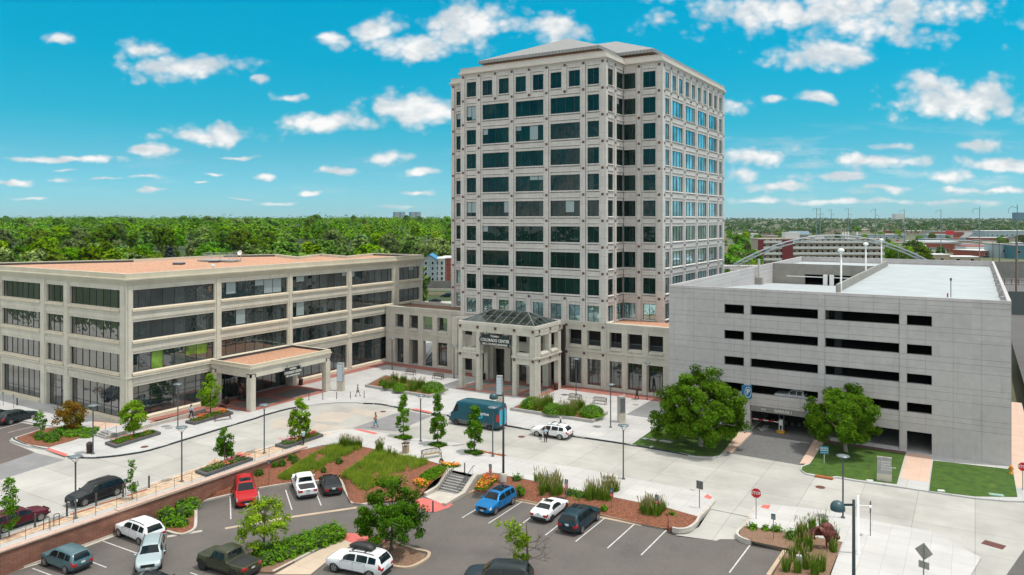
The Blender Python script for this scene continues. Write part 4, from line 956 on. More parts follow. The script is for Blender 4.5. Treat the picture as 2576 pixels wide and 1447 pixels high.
# ------------------------------------------------------------------ parking garage
gar = thing('parking_garage', 'pale grey concrete parking garage with dark strip openings', 'parking garage', (-15.5, 94.6, 0))
def gpan(t, co, c):
    x, y, z = t.xyz(co); v = t.math('ADD', x, y)
    h = None
    for z0 in (16.45, 15.7, 13.55, 12.6, 10.3, 9.4, 7.05, 6.15, 3.9, 3.25, 17.0, 14.13, 10.91, 7.66, 4.44):
        k = t.math('LESS_THAN', t.math('ABSOLUTE', t.math('SUBTRACT', z, z0)), .022)
        h = k if h is None else t.math('MAXIMUM', h, k)
    kx = t.math('FRACT', t.math('DIVIDE', t.math('ADD', v, 400.0), 2.62)); kv = t.math('MULTIPLY', t.math('LESS_THAN', kx, .012), 1.0)
    cell = t.comb(t.math('FLOOR', t.math('DIVIDE', v, 5.24)), t.math('FLOOR', t.math('DIVIDE', z, 3.25)), 0.0)
    wn = t.new('ShaderNodeTexWhiteNoise', noise_dimensions='2D'); t.put(wn.inputs['Vector'], cell); kk = t.math('MULTIPLY_ADD', wn.outputs['Value'], .10, .95)
    c = t.mix(1.0, c, t.comb(kk, kk, kk), 'MULTIPLY')
    c = t.mix(t.math('MULTIPLY', t.smooth(t.noise(t.comb(t.math('MULTIPLY', v, 1.2), t.math('MULTIPLY', z, .15), 0.0), 1, 4), .55, .8), .22), c, (.14, .14, .09))
    return t.mix(t.math('MULTIPLY', t.math('MAXIMUM', h, kv), .5), c, (.05, .05, .05))
M_gar = mat('garage_precast', (.505, .475, .465), .85, col2=(.45, .425, .415), scale=1.6, coords='World', extra=gpan, bump=.1, bscale=12)
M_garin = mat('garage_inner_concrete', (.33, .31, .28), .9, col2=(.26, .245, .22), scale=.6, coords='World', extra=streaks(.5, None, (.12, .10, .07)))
M_deck = mat('garage_deck', (.415, .45, .462), .8, col2=(.35, .385, .40), scale=.25, coords='World', extra=streaks(.0))
YG, GX0, GX1, GYB = 94.6, -34.15, 3.25, 182.0
fcg = FX(YG); gw = MB(); b = fcg.box
rowsz = [(14.15, 15.26), (10.93, 12.0), (7.68, 8.73), (4.46, 5.5)]
ops = [(-26.91, -24.44), (-23.68, -15.81), (-15.04, -7.25), (-6.5, -4.05)]
b(gw, GX0, -26.91, -.4, 0, 0, 17.0); b(gw, -4.05, GX1, -.4, 0, 0, 17.0)
for a, c in ((-24.44, -23.68), (-15.81, -15.04), (-7.25, -6.5)): b(gw, a, c, -.6, .06, 0, 17.0)
for a, c in ops:
    zz = [17.0]+[v for z0, z1 in rowsz for v in (z1, z0)]+[2.32 if a != -23.68 else 2.98]
    for i in range(0, len(zz), 2): b(gw, a, c, -.4, -.02 if i else .0, zz[i+1], zz[i])
    if a in (-26.91, -15.04): b(gw, a, c, -.4, -.02, 0, .32)
b(gw, GX0-.0, GX1, -.45, .03, 17.0, 17.12); b(gw, GX0, GX1, -.4, -.06, 17.12, 17.34)
gw.box(GX0, GX0+.35, YG+.4, GYB, 0, 17.33); gw.box(GX1-.35, GX1, YG+.4, GYB, 0, 17.33); gw.box(GX0+.35, GX1-.35, GYB-.35, GYB, 0, 17.33)
gw.build('wall', M_gar, gar, world=True)
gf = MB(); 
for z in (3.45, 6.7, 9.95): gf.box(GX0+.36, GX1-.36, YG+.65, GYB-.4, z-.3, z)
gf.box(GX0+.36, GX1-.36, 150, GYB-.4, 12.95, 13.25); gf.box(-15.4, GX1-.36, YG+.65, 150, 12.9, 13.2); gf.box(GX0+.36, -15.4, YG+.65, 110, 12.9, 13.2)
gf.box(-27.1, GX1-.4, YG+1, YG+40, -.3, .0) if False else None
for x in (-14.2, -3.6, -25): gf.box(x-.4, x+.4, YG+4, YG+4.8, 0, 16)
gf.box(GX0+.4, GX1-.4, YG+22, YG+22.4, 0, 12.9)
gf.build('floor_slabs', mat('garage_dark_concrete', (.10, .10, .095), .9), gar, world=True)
gd = MB(); gd.box(-15.45, GX1-.36, YG+.4, GYB-.36, 15.8, 16.2); gd.box(GX0+.36, -15.45, 152.6, GYB-.36, 15.8, 16.2); gd.box(GX0+.36, -15.45, YG+.4, YG+5, 15.8, 16.2)
gd.add([(GX0+.36, YG+5, 16.2), (-15.75, YG+5, 16.2), (-15.75, 152.4, 13.4), (GX0+.36, 152.4, 13.4)], [(0, 1, 2, 3)])
gd.add([(GX0+.36, YG+5, 15.8), (-15.75, YG+5, 15.8), (-15.75, 152.4, 13.0), (GX0+.36, 152.4, 13.0)], [(3, 2, 1, 0)])
gd.build('roof_deck', M_deck, gar, world=True)
gi = MB(); YW = 152.4; ox0 = onY(*G1(1498, 300), YW).x; 
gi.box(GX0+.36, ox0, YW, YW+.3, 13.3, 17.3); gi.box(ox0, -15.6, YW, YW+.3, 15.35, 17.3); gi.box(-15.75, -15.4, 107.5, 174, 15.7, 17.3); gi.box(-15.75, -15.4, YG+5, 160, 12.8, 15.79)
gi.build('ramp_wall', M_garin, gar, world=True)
gs_ = MB(); b(gs_, -23.6, -15.9, -.3, .03, 2.3, 2.98); sg = gs_.build('fascia', mat('fascia_grey', (.22, .21, .20), .7), gar, world=True)
for txt, x, hh in (('EXIT', -22.05, .3), ('GARAGE 1', -19.75, .46)):
    text_mesh('lettering', txt, hh, M_letter, sg, frame(Vector((x, YG-.05, 2.62))-gar.location, (1, 0, 0), (0, 0, 1)), .01, True)
for i in range(9):
    gb = MB(); y = YG+8+i*9.2; gb.box(GX1-.75, GX1-.36, y, y+.5, 16.2, 17.1); gb.build('buttress', M_gar, gar, world=True)
ps = thing('parking_sign', 'blue box sign with a white P on the garage column', 'sign', (-24.06, YG-.25, 3.8))
ps.rotation_euler.z = R(48); mb = MB(); mb.box(-.55, .55, -.28, .25, 0, 1.6); bdy = mb.build('sign_box', mat('sign_blue', (.01, .17, .33), .45), ps)
text_mesh('lettering', 'P', .95, M_white, ps, frame(Vector((.0, -.3, .8)), (1, 0, 0), (0, 0, 1)), .01, True)
mb = MB()
for i in range(28):
    a0, a1 = i*math.tau/28, (i+1)*math.tau/28
    mb.quad(*[(r_*math.cos(a)*.75, -.3, .8+r_*math.sin(a)*1.05) for r_, a in ((.56, a0), (.56, a1), (.64, a1), (.64, a0))])
mb.build('ring', M_white, ps)
# ================================================================== VEGETATION
def leafmat(name, c, c2, isl=.35, tr=.3, objv=0.0): return mat(name, c, .9, var=0, col2=c2, scale=.9, spec=.04, trans=tr, island=isl, objvar=objv)
LF_street = leafmat('leaf_street', (.25, .40, .02), (.11, .23, .008))
LF_dark = leafmat('leaf_dark', (.10, .22, .012), (.04, .105, .005))
LF_big = leafmat('leaf_big', (.125, .235, .012), (.045, .11, .005))
LF_light = leafmat('leaf_light', (.30, .43, .025), (.14, .25, .012))
LF_red = leafmat('leaf_red', (.30, .11, .015), (.13, .15, .012))
LF_shrub = leafmat('leaf_shrub', (.13, .28, .014), (.055, .15, .008))
LF_hedge = leafmat('leaf_hedge', (.18, .36, .02), (.08, .20, .01))
LF_back = leafmat('leaf_background', (.19, .34, .004), (.035, .115, .002), .12, .12, .55)
LF_conif = leafmat('leaf_conifer', (.10, .135, .115), (.045, .07, .06), .3, .1, .25)
M_bark = mat('bark', (.16, .125, .095), .9, col2=(.09, .07, .055), scale=6)
M_barkpale = mat('bark_pale', (.34, .31, .27), .9, col2=(.22, .19, .16), scale=6)
def rnd_dir():
    z = random.uniform(-1, 1); a = random.uniform(0, math.tau); r = math.sqrt(1-z*z); return Vector((r*math.cos(a), r*math.sin(a), z))
def leaves(mb, pts, size, up=.35, ctr=None, jit=1.0):
    "one small leaf-spray quad at every point, facing more or less outward and up"
    for p in pts:
        n = rnd_dir()*jit+Vector((0, 0, up))
        if ctr is not None: n += (p-ctr).normalized()*1.05
        n.normalize(); a = n.orthogonal().normalized(); b = n.cross(a); t = random.uniform(0, math.tau)
        u = a*math.cos(t)+b*math.sin(t); v = n.cross(u); s = size*random.uniform(.6, 1.35); w = s*random.uniform(.55, .8)
        mb.add([p-u*s, p+v*w, p+u*s+n*s*.3, p-v*w], [(0, 1, 2, 3)])
def clump(c, r, n, flat=.8):
    out = []
    for _ in range(n):
        d = rnd_dir()*(random.random()**.45)*r; d.z *= flat; out.append(c+d)
    return out
def crown_pts(shape, n_cl, per, h0, h1, w, cl_r, seed, hollow=.55, lobes=0):
    "clump centres inside a crown outline: shape(t) = relative radius at height t (0 bottom, 1 top)"
    rng = random.Random(seed); cs = []
    if lobes:
        lb = crown_pts(shape, lobes, 0, h0+(h1-h0)*.12, h1, w*.80, 0, seed+5, .75)
        for i in range(n_cl):
            if i % 5 < 3: cs += crown_pts(shape, 1, 0, h0, h1, w*.92, 0, seed*31+i, .6); continue
            c = lb[i % lobes]; r = w*.33*(.7+.6*((i % lobes)*.37 % 1)); d = Vector((rng.gauss(0, 1), rng.gauss(0, 1), rng.gauss(0, .62))); d *= r*min(1, .45+.55*rng.random())/max(.3, d.length); cs.append(c+d)
        return cs
    for i in range(n_cl):
        t = rng.random()**.9; a = rng.uniform(0, math.tau); rr = shape(t)*w*(hollow+(1-hollow)*math.sqrt(rng.random()))*rng.uniform(.75, 1.08)
        cs.append(Vector((rr*math.cos(a), rr*math.sin(a), h0+(h1-h0)*t)))
    return cs
def tree_parts(h, w, trunk_h, tr, shape, n_cl, per, cl_r, leaf, seed, limbs=7, top_over=.0, lean=0.0, lobes=0):
    "trunk-and-limb mesh and crown mesh of one tree standing at the origin"
    rng = random.Random(seed); random.seed(seed)
    tk = MB(); cr = MB(); pts = [Vector((0, 0, -.1)), Vector((lean*.2, 0, trunk_h*.5)), Vector((lean*.5, rng.uniform(-.1, .1), trunk_h)), Vector((lean, rng.uniform(-.15, .15), trunk_h+(h-trunk_h)*.55)), Vector((lean, 0, h*.93))]
    tk.tube(pts, [tr*1.25, tr, tr*.8, tr*.45, tr*.12], 8)
    cs = crown_pts(shape, n_cl, per, trunk_h*.85, h-cl_r*.5, w-cl_r*.6, cl_r, seed, lobes=lobes)
    for c in cs: c.x += lean*.8
    for c in rng.sample(cs, min(limbs, len(cs))):
        z0 = min(max(trunk_h*.75, c.z-.45*math.hypot(c.x, c.y)-.2), h*.7); p0 = Vector((lean*.5, 0, z0)); mid = p0.lerp(c, .5)+Vector((0, 0, .12*w))
        tk.tube([p0, mid, c], [tr*.34, tr*.19, tr*.05], 5)
    ctr = Vector((lean*.8, 0, (trunk_h+h)/2))
    for c in cs: leaves(cr, clump(c, cl_r*rng.uniform(.7, 1.2), int(per*rng.uniform(.7, 1.3))), leaf, .4, ctr, .8)
    return tk, cr
OV = lambda t: math.sin(math.pi*min(1, max(.04, (t*.92+.08))**.75))**.7
COLM = lambda t: (.35+.65*math.sin(math.pi*t**.6))*(1-.25*t)
ROUND = lambda t: math.sqrt(max(.05, 1-(2*t-.95)**2))
WIDE = lambda t: math.sqrt(max(.1, 1-(1.6*t-.6)**2))
CONE = lambda t: 1.02-t*.98
def tree(name, label, p, tk, cr, lm, bm=None, group=None, rot=0.0, cat='tree'):
    t = thing(name, label, cat, p, rot, group); tk.build('trunk', bm or M_bark, t); cr.build('crown', lm, t); return t

tree('street_tree', 'bright green young street tree in the flower planter before the canopy', g(A, 1625, 207), *tree_parts(5.4, 1.7, 1.3, .08, OV, 46, 75, .5, .12, 11), LF_street, group='street trees along the drive')
tree('street_tree', 'bright round street tree in the planter beside the low steps', g(A, 1033, 385), *tree_parts(4.5, 1.75, 1.2, .08, ROUND, 44, 75, .5, .12, 12), LF_street, group='street trees along the drive')
tree('street_tree', 'small street tree rising from the flower planter behind the red pickup', g(A, 1735, 585), *tree_parts(3.9, 1.2, .9, .06, OV, 34, 60, .4, .11, 13), LF_shrub, group='street trees along the drive')
tree('street_tree', 'bright ovate street tree beside the man in a pale shirt', g(B, 577, 408), *tree_parts(5.0, 1.5, .9, .07, OV, 44, 75, .45, .12, 14), LF_street, group='street trees along the drive')
tree('columnar_tree', 'narrow upright tree in the first square pit, farthest from the stairs', g(B, 1375, 375), *tree_parts(5.1, 1.0, .7, .07, COLM, 46, 62, .36, .11, 15), LF_hedge, group='columnar trees in square pits')
tree('columnar_tree', 'tallest narrow tree, in the middle square pit by the bench', g(B, 1643, 437), *tree_parts(5.9, 1.15, .8, .08, COLM, 54, 66, .4, .11, 16), LF_shrub, group='columnar trees in square pits')
tree('columnar_tree', 'fuller upright tree in the square pit in front of the delivery van', g(B, 1925, 500), *tree_parts(5.2, 1.35, .7, .08, COLM, 54, 70, .42, .11, 17), LF_shrub, group='columnar trees in square pits')
tk, cr = tree_parts(7.9, 6.1, 1.75, .28, WIDE, 185, 235, .78, .125, 21, 7, lobes=24)
tree('shade_tree', 'large spreading leafy tree on the lawn left of the garage driveway', g(D, 203, 450), tk, cr, LF_big, M_barkpale, 'shade trees at the garage')
tk, cr = tree_parts(7.0, 4.7, 1.9, .19, WIDE, 140, 220, .7, .12, 22, 7, lean=-.5, lobes=21)
tree('shade_tree', 'leafy tree with a leaning grey trunk on the lawn right of the garage driveway', g(D, 1320, 495), tk, cr, LF_big, M_barkpale, 'shade trees at the garage')
tk, cr = tree_parts(5.8, 3.35, 1.25, .12, WIDE, 110, 130, .5, .095, 23, 12, lobes=18)
tree('lot_tree', 'dark green spreading tree in the kerbed bed behind the white car with a roof box', L(B, 1283, 1262, .1), tk, cr, LF_dark, group='trees in the parking lot')
tk, cr = tree_parts(4.4, 2.6, 1.15, .09, WIDE, 60, 62, .5, .10, 24, 12)
tree('lot_tree', 'light green airy tree above the clipped hedge in the parking lot', L(B, 300, 1268, .1), tk, cr, LF_light, group='trees in the parking lot')
# half bare tree
tk, cr = MB(), MB(); random.seed(25)
tk.tube([(0, 0, -.1), (.02, 0, 1.2), (-.03, .03, 2.4), (-.08, 0, 3.9)], [.11, .09, .07, .02], 7)
def twig(p, d, ln, r, dep):
    q = p+d*ln; tk.tube([p, p.lerp(q, .5)+rnd_dir()*ln*.06, q], [r, r*.8, r*.55], 4)
    if dep:
        for _ in range(random.choice((2, 3, 3))): twig(p.lerp(q, random.uniform(.5, 1)), (d+rnd_dir()*.65+Vector((0, 0, .05))).normalized(), ln*random.uniform(.5, .75), r*.55, dep-1)
for i in range(8):
    z = random.uniform(1.0, 3.0); s = 1 if i % 3 else -1
    twig(Vector((0, 0, z)), (RT*s+rnd_dir()*.5+Vector((0, 0, .25))).normalized(), random.uniform(.9, 1.3), .035, 3)
for i in range(26):
    c = RT*random.uniform(-1.75, .4)+Vector((0, 0, random.uniform(1.9, 4.0)))+Vector((random.uniform(-.5, .5),)*2+(0,)); leaves(cr, clump(c, .38, 42), .09)
for i in range(6): leaves(cr, clump(RT*random.uniform(-.9, .3)+Vector((0, 0, random.uniform(1.0, 1.5))), .3, 40), .09)
tree('lot_tree', 'half bare young tree with leaves on its left side only', L(C, 597, 1442, 0), tk, cr, LF_light, group='trees in the parking lot')
tree('young_tree', 'thin young tree between the pavers and the dark parked car', g(A, 1020, 862), *tree_parts(3.7, .55, .8, .035, COLM, 24, 26, .3, .09, 31), LF_shrub, group='thin young trees')
tree('young_tree', 'taller thin young tree beside the maroon car at the left edge', g(A, 70, 1150), *tree_parts(4.8, 1.0, 1.1, .05, OV, 36, 34, .36, .10, 32), LF_shrub, group='thin young trees')
tree('ornamental_tree', 'bushy small tree with red and orange leaves by the annex corner', g(A, 545, 325), *tree_parts(3.7, 2.0, .4, .07, ROUND, 60, 70, .5, .11, 33), LF_red)
tree('young_tree', 'sparse little tree beside the dark car near the annex', g(A, 310, 368), *tree_parts(3.2, .85, .6, .04, OV, 22, 32, .32, .10, 34), LF_shrub, group='thin young trees')

# ---------------------------------------------------------------- shrubs, grasses, flowers
def shrub_mesh(r, h, n, leaf, lm, seed, rag=.12):
    random.seed(seed); mb = MB(); pts = []
    for _ in range(n):
        d = rnd_dir(); d.z = abs(d.z); k = random.uniform(.82, 1.0)+rag*mnoise.noise(d*2.2+Vector((seed, 0, 0)))*2
        pts.append(Vector((d.x*r*k, d.y*r*k, d.z*h*k+.02)))
    leaves(mb, pts, leaf, .5, Vector((0, 0, 0)), .7); 
    o = MB(); o.v, o.f, o.m, o.sm = mb.v, mb.f, mb.m, mb.sm
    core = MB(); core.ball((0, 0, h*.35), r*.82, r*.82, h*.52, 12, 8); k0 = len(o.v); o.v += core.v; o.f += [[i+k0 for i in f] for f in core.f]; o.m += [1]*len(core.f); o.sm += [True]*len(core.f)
    return o
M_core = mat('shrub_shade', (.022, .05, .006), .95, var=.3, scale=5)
def shrub(label, p, r, h, lm=None, n=900, leaf=.08, name='shrub', group=None, rag=.12):
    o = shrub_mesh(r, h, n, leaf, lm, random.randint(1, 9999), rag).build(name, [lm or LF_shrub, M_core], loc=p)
    o['label'] = label; o['category'] = 'shrub'
    if group: o['group'] = group
    return o
LF_grass = mat('tall_grass_blade', (.22, .33, .03), .7, var=0, col2=(.09, .18, .012), scale=2, trans=.3, island=.35, spec=.2)
LF_plume = mat('grass_plume', (.42, .34, .17), .8, var=0, col2=(.28, .25, .09), scale=3, trans=.3, island=.3)
def grass_mesh(r, h, n, plumes=0, seed=1, lean=.25):
    random.seed(seed); mb = MB()
    for i in range(n):
        a = random.uniform(0, math.tau); rr = r*math.sqrt(random.random()); p = Vector((rr*math.cos(a), rr*math.sin(a), 0))
        out = Vector((math.cos(a), math.sin(a), 0))*lean*h*random.uniform(.1, 1)*(rr/r); hh = h*random.uniform(.55, 1.05); w = .018+.006*h
        t = random.uniform(0, math.tau); s = Vector((math.cos(t), math.sin(t), 0))*w; m = p+out*.35+Vector((0, 0, hh*.6)); q = p+out+Vector((0, 0, hh))
        mb.add([p-s, p+s, m+s*.8, m-s*.8, q], [(0, 1, 2, 3), (3, 2, 4)])
        if i < plumes:
            q2 = q+out*.2+Vector((0, 0, h*.3)); ss = s*1.3; mb.add([q-ss*.4, q+ss*.4, q2.lerp(q, .4)+ss, q2, q2.lerp(q, .4)-ss], [(0, 1, 2, 3, 4)], 1)
    return mb
def grasses(label, group, spots, r, h, n, plumes, f=g, protos=3, cat='ornamental grass'):
    ps = [grass_mesh(r, h, n, plumes, 40+i) for i in range(protos)]; objs = []
    for i, (w, x, y, s, *up) in enumerate(spots):
        p = f(w, x, y, *(up or [0.0]))
        if i < protos: o = ps[i].build('grass_clump', [LF_grass, LF_plume], loc=p)
        else: o = objs[i % protos].copy(); COL.objects.link(o); o.location = p
        o.rotation_euler = (0, 0, random.uniform(0, 6.28)); o.scale = (s, s, s*random.uniform(.9, 1.1)); o['label'] = label; o['category'] = cat; o['group'] = group; objs.append(o)
    return objs
def scatter_flowers(mb, pts, cols, s=.07):
    for p in pts: leaves(mb, [p], s, 1.2, None, .5); mb.m[-1] = random.choice(cols)
FLO = [mat('flower_orange', (.75, .19, .01), .6, var=.15), mat('flower_red', (.55, .02, .015), .6, var=.15), mat('flower_yellow', (.75, .50, .02), .6, var=.15), mat('flower_pink', (.45, .05, .16), .6, var=.15)]
M_planter = mat('planter_wall', (.10, .10, .10), .8, var=.15, scale=3, coords='World')
M_planterpale = mat('planter_stone', (.36, .35, .33), .85, var=.12, scale=2, coords='World')
M_soil = mat('soil', (.10, .055, .035), .95, var=.3, scale=9)
def planter(name, label, corners, h, wm, flowers=(), green=300, t=.28, cat='planter', soil=None, group=None, mounds=.35):
    "a low walled bed with soil; its bedding plants are one part"
    c = sum(corners, Vector())/4; a = sum(corners[i].x*corners[(i+1) % 4].y-corners[(i+1) % 4].x*corners[i].y for i in range(4))
    if a < 0: corners = corners[::-1]
    o = thing(name, label, cat, c, 0, group); mb = MB(); wallrun(mb, [(p.x, p.y) for p in corners], t, 0, h); mb.build('edging', wm, o, world=True)
    mb = MB(); mb.prism([(p.lerp(c, .06).x, p.lerp(c, .06).y) for p in corners], 0, h-.06); mb.build('soil_bed', soil or M_soil, o, world=True)
    def inside(): 
        u, v = random.uniform(.08, .92), random.uniform(.12, .88); p = corners[0].lerp(corners[1], u).lerp(corners[3].lerp(corners[2], u), v); return Vector((p.x, p.y, h))
    pl = MB()
    for _ in range(green):
        p = inside(); leaves(pl, clump(p+Vector((0, 0, .12)), .2, 7, .6), .07, .7)
    for ci, n in flowers:
        cen = [inside() for _ in range(4)]
        for _ in range(n):
            p = random.choice(cen)+Vector((random.gauss(0, .35), random.gauss(0, .3), .3+random.random()*mounds*.5))
            leaves(pl, [p, p+Vector((.06, 0, .03))], .075, 1.2, None, .5); pl.m[-1] = pl.m[-2] = 1+ci
    pl.build('bedding_plants', [LF_shrub]+FLO, o, world=True)
    return o
planter('flower_planter', 'dark edged flower planter below the low steps at the annex corner', gs((A, (810,440), (1180,342), (1242,362), (892,470))), .32, M_planter, ((0,40), (1,25)), 230, group='flower planters')
planter('flower_planter', 'dark edged flower planter with orange flowers in front of the annex canopy', gs((A, (1430,275), (1740,182), (1800,205), (1502,290))), .32, M_planter, ((0,110), (1,30)), 200, group='flower planters')
planter('flower_planter', 'long flower planter with orange and red blooms on the tan pavers', gs((A, (1505,660), (1850,538), (1955,562), (1592,690))), .3, M_planter, ((0,120), (1,60), (3,50), (2,30)), 260, group='flower planters')
planter('flower_planter', 'flower planter with red blooms at the end of the wall railing', gs((B, (385,455), (690,354), (760,378), (472,475))), .3, M_planter, ((1,90), (3,50), (2,20)), 240, group='flower planters')
for i, (q, lab) in enumerate((([(1290,388), (1370,366), (1470,390), (1390,412)], 'square planted tree pit under the first narrow tree'), ([(1550,444), (1630,420), (1740,446), (1655,470)], 'square planted tree pit under the tallest narrow tree'), ([(1830,500), (1920,478), (2020,508), (1935,532)], 'square planted tree pit under the tree by the delivery van'))):
    planter('tree_pit', lab, gs((B, *q)), .03, M_kerb, (), 130, .12, 'tree pit', group='square tree pits')
pl1 = planter('planting_bed', 'stone edged planting bed of clipped shrubs and grasses left of the pavilion', gs((Q, (1080,1155), (1235,1075), (1725,1180), (1580,1240))), .38, M_planterpale, ((0,30),), 260, .3, 'planting bed', M_mulch, 'stone edged plaza beds')
pl2 = planter('planting_bed', 'stone edged planting bed of clipped shrubs and grasses in front of the pavilion', gs((Pp, (558,950), (655,905), (1315,980), (1197,1048))), .38, M_planterpale, ((0,20), (1,12)), 300, .3, 'planting bed', M_mulch, 'stone edged plaza beds')
for w, x, y, r, h, lab in ((Q,1350,1180,1.15,1.1,'round clipped shrub in the left plaza bed, behind the walking woman'), (Q,1605,1185,1.9,1.5,'large round clipped shrub at the right end of the left plaza bed'), (Q,1210,1140,.5,1.0,'small upright shrub at the left end of the left plaza bed'),
                   (Pp,735,925,1.75,1.5,'large round clipped shrub at the left end of the pavilion bed'), (Pp,895,968,1.55,1.3,'round clipped shrub in the middle of the pavilion bed'), (Pp,1195,990,1.75,1.5,'large round clipped shrub at the right end of the pavilion bed'), (Pp,676,925,.5,1.0,'small upright shrub before the left end shrub of the pavilion bed'), (Pp,1147,995,.5,1.0,'small upright shrub before the right end shrub of the pavilion bed')):
    shrub(lab, g(w, x, y, .33), r, h, LF_hedge, 1900 if r > 1 else 420, .075, 'clipped_shrub', 'clipped shrubs in the plaza beds', .05)
grasses('upright ornamental grass clump among the clipped shrubs of the plaza beds', 'ornamental grasses in the plaza beds', [(w, x+random.uniform(-18, 18), y+random.uniform(-8, 8), random.uniform(.85, 1.15), .33) for w, x, y in ((Q,1320,1130),(Q,1370,1125),(Q,1250,1160),(Q,1285,1165),(Q,1450,1185),(Q,1490,1170),(Q,1520,1160),(Q,1440,1160),(Pp,770,945),(Pp,800,950),(Pp,830,930),(Pp,870,905),(Pp,840,915),(Pp,990,985),(Pp,1020,990),(Pp,1045,975),(Pp,1070,945),(Pp,1100,935),(Pp,1010,965),(Pp,960,975))], .5, 1.45, 260, 22)
# lot beds
for i, (x, y, r, h) in enumerate(((1290,1010,.85,1.1), (1360,930,1.0,1.3), (1420,990,.9,1.1), (1470,930,.8,1.0), (1330,1060,.7,.8), (1400,1060,.6,.7))):
    shrub('leafy green shrub of the cluster in the bed beside the white hatchback', L(A, x, y, .14), r, h, LF_hedge, 700, .085, 'shrub', 'shrubs in the kerbed bed by the block wall', .3)
for i in range(13):
    t = i/12; x = 255+t*580; y = 1345-t*200
    for k in (0, 1):
        shrub('dense green shrub of the long hedge under the light green tree', L(B, x+random.uniform(-20, 20)+k*55, y+k*38-25, .1), random.uniform(.62, .85), random.uniform(.75, 1.0), LF_hedge, 520, .08, 'hedge_shrub', 'shrubs of the long parking lot hedge', .35)
for x, y, r, h in ((330,395,.75,.8), (400,410,.9,.85), (430,380,.8,.9), (300,380,.5,.6)): shrub('bushy green shrub on the mulch island by the annex corner', g(A, x, y), r, h, LF_shrub, 600, .08, 'shrub', 'shrubs on the annex corner island', .3)
for i in range(11): shrub('low spreading ground cover shrub below the red leaved tree', g(A, 490+i*23, 345+((i*37) % 60)-22), random.uniform(.7, 1.0), random.uniform(.4, .55), LF_hedge, 480, .08, 'low_shrub', 'low shrubs below the red leaved tree', .35)
for x, y in ((395,620), (435,600), (510,565), (540,580), (550,552), (270,680), (760,655), (885,580)): 
    best = min((p for c in HILL for p in c), key=lambda p: (lambda q: (q[0]-B(x,y)[0])**2+(q[1]-B(x,y)[1])**2)((CX+F*((p-EYE).dot(RT))/((p-EYE).dot(FW)), Y0-F*(p.z-H)/((p-EYE).dot(FW)))))
    shrub('little dark evergreen shrub planted alone on the mulch bank', best, random.uniform(.3, .45), random.uniform(.45, .65), LF_dark, 260, .07, 'small_shrub', 'small evergreens on the mulch bank', .3)
for w, x, y, r, h, lab in ((C,515,745,.6,1.0,'dark green shrub beside the concrete lamp base'), (C,540,820,.55,.75,'green shrub behind the blue car at the kerb'), (C,935,850,.8,.9,'open leafy shrub between the two tall grass groups'), (C,1010,870,.7,.9,'leafy shrub behind the dark teal car'), (C,1715,1025,.55,.7,'thin shrub alone at the right end of the mulch bed'), (C,1190,955,.35,.5,'little shrub in front of the middle tall grasses')):
    shrub(lab, g(w, x, y, -.6), r, h, LF_shrub, 420, .08, 'shrub', 'shrubs in the long mulch bed', .4)
for x, y, r, h, lab in ((900,1165,.55,.75,'bright leafy shrub left of the bison sculpture'), (780,1108,.4,.5,'small thin shrub behind the small parking sign near the stop sign'), (600,1088,.4,.45,'low thin shrub at the corner below the stop sign'), (700,1100,.3,.4,'tiny shrub between the stop sign and the parking sign')):
    shrub(lab, g(D, x, y), r, h, LF_hedge, 260, .075, 'shrub', 'shrubs in the bison bed', .45)
tall = 'tall upright grass clump with feathery tops in the long mulch bed'
def inbed(w, x, y, up=0.0):
    p = g(w, x, y, -.55); return p
sp = []
for (cx_, cy_, rx, ry, n) in ((760,800,85,45,22), (1150,870,90,35,18), (1560,975,85,40,16), (1230,850,50,20,5)):
    for i in range(n): sp.append((C, cx_+random.uniform(-rx, rx), cy_+random.uniform(-ry, ry), random.uniform(.75, 1.15)))
grasses(tall, 'tall grasses in the long mulch bed', sp, .34, 1.5, 130, 16, inbed)
sp = [(D, x+random.uniform(-12, 12), y+random.uniform(-8, 8), random.uniform(.7, 1.1)) for x, y in ((990,1170),(1000,1150),(965,1190),(1060,1095),(1150,1095),(960,1250),(1020,1260),(905,1340),(950,1420),(985,1330),(1040,1370),(1020,1400),(1110,1410),(1230,1190),(1130,1420),(1090,1440),(850,1420),(1215,1260))]
grasses('upright grass clump with feathery tops around the bison sculpture', 'tall grasses in the bison bed', sp, .28, 1.3, 120, 14)
# grass swathes on the bank: uncountable
def inpoly(x, y, P):
    c = False; j = len(P)-1
    for i in range(len(P)):
        if (P[i][1] > y) != (P[j][1] > y) and x < (P[j][0]-P[i][0])*(y-P[i][1])/(P[j][1]-P[i][1])+P[i][0]: c = not c
        j = i
    return c
def pixB(p): d = (p-EYE).dot(FW); return ((CX+F*(p-EYE).dot(RT)/d)-566)/.3259, ((Y0-F*(p.z-H)/d)-975.4)/.3259
BANDS = [[(395,705),(560,600),(760,470),(880,440),(1052,455),(1040,480),(800,590),(640,690),(480,715)], [(890,690),(960,640),(1180,475),(1330,520),(1560,560),(1570,590),(1420,645),(1320,720),(1180,760),(1090,800),(1040,790),(960,710)]]
def on_grid(Gd):
    i = random.randrange(len(Gd)-1); r = random.randrange(len(Gd[0])-1); u, v = random.random(), random.random()
    return Gd[i][r].lerp(Gd[i+1][r], u).lerp(Gd[i][r+1].lerp(Gd[i+1][r+1], u), v)
random.seed(77); mb = MB()
cnt = 0
while cnt < 21000:
    p = on_grid(HILL); x, y = pixB(p)
    if not any(inpoly(x, y, P) for P in BANDS): continue
    if mnoise.noise(p*.9) < -.42: continue
    cnt += 1; hh = random.uniform(.3, .62); s = Vector((random.uniform(-1, 1), random.uniform(-1, 1), 0)).normalized()*.028; q = p+Vector((random.uniform(-.15, .15), random.uniform(-.15, .15), hh))
    mb.add([p-s, p+s, q], [(0, 1, 2)])
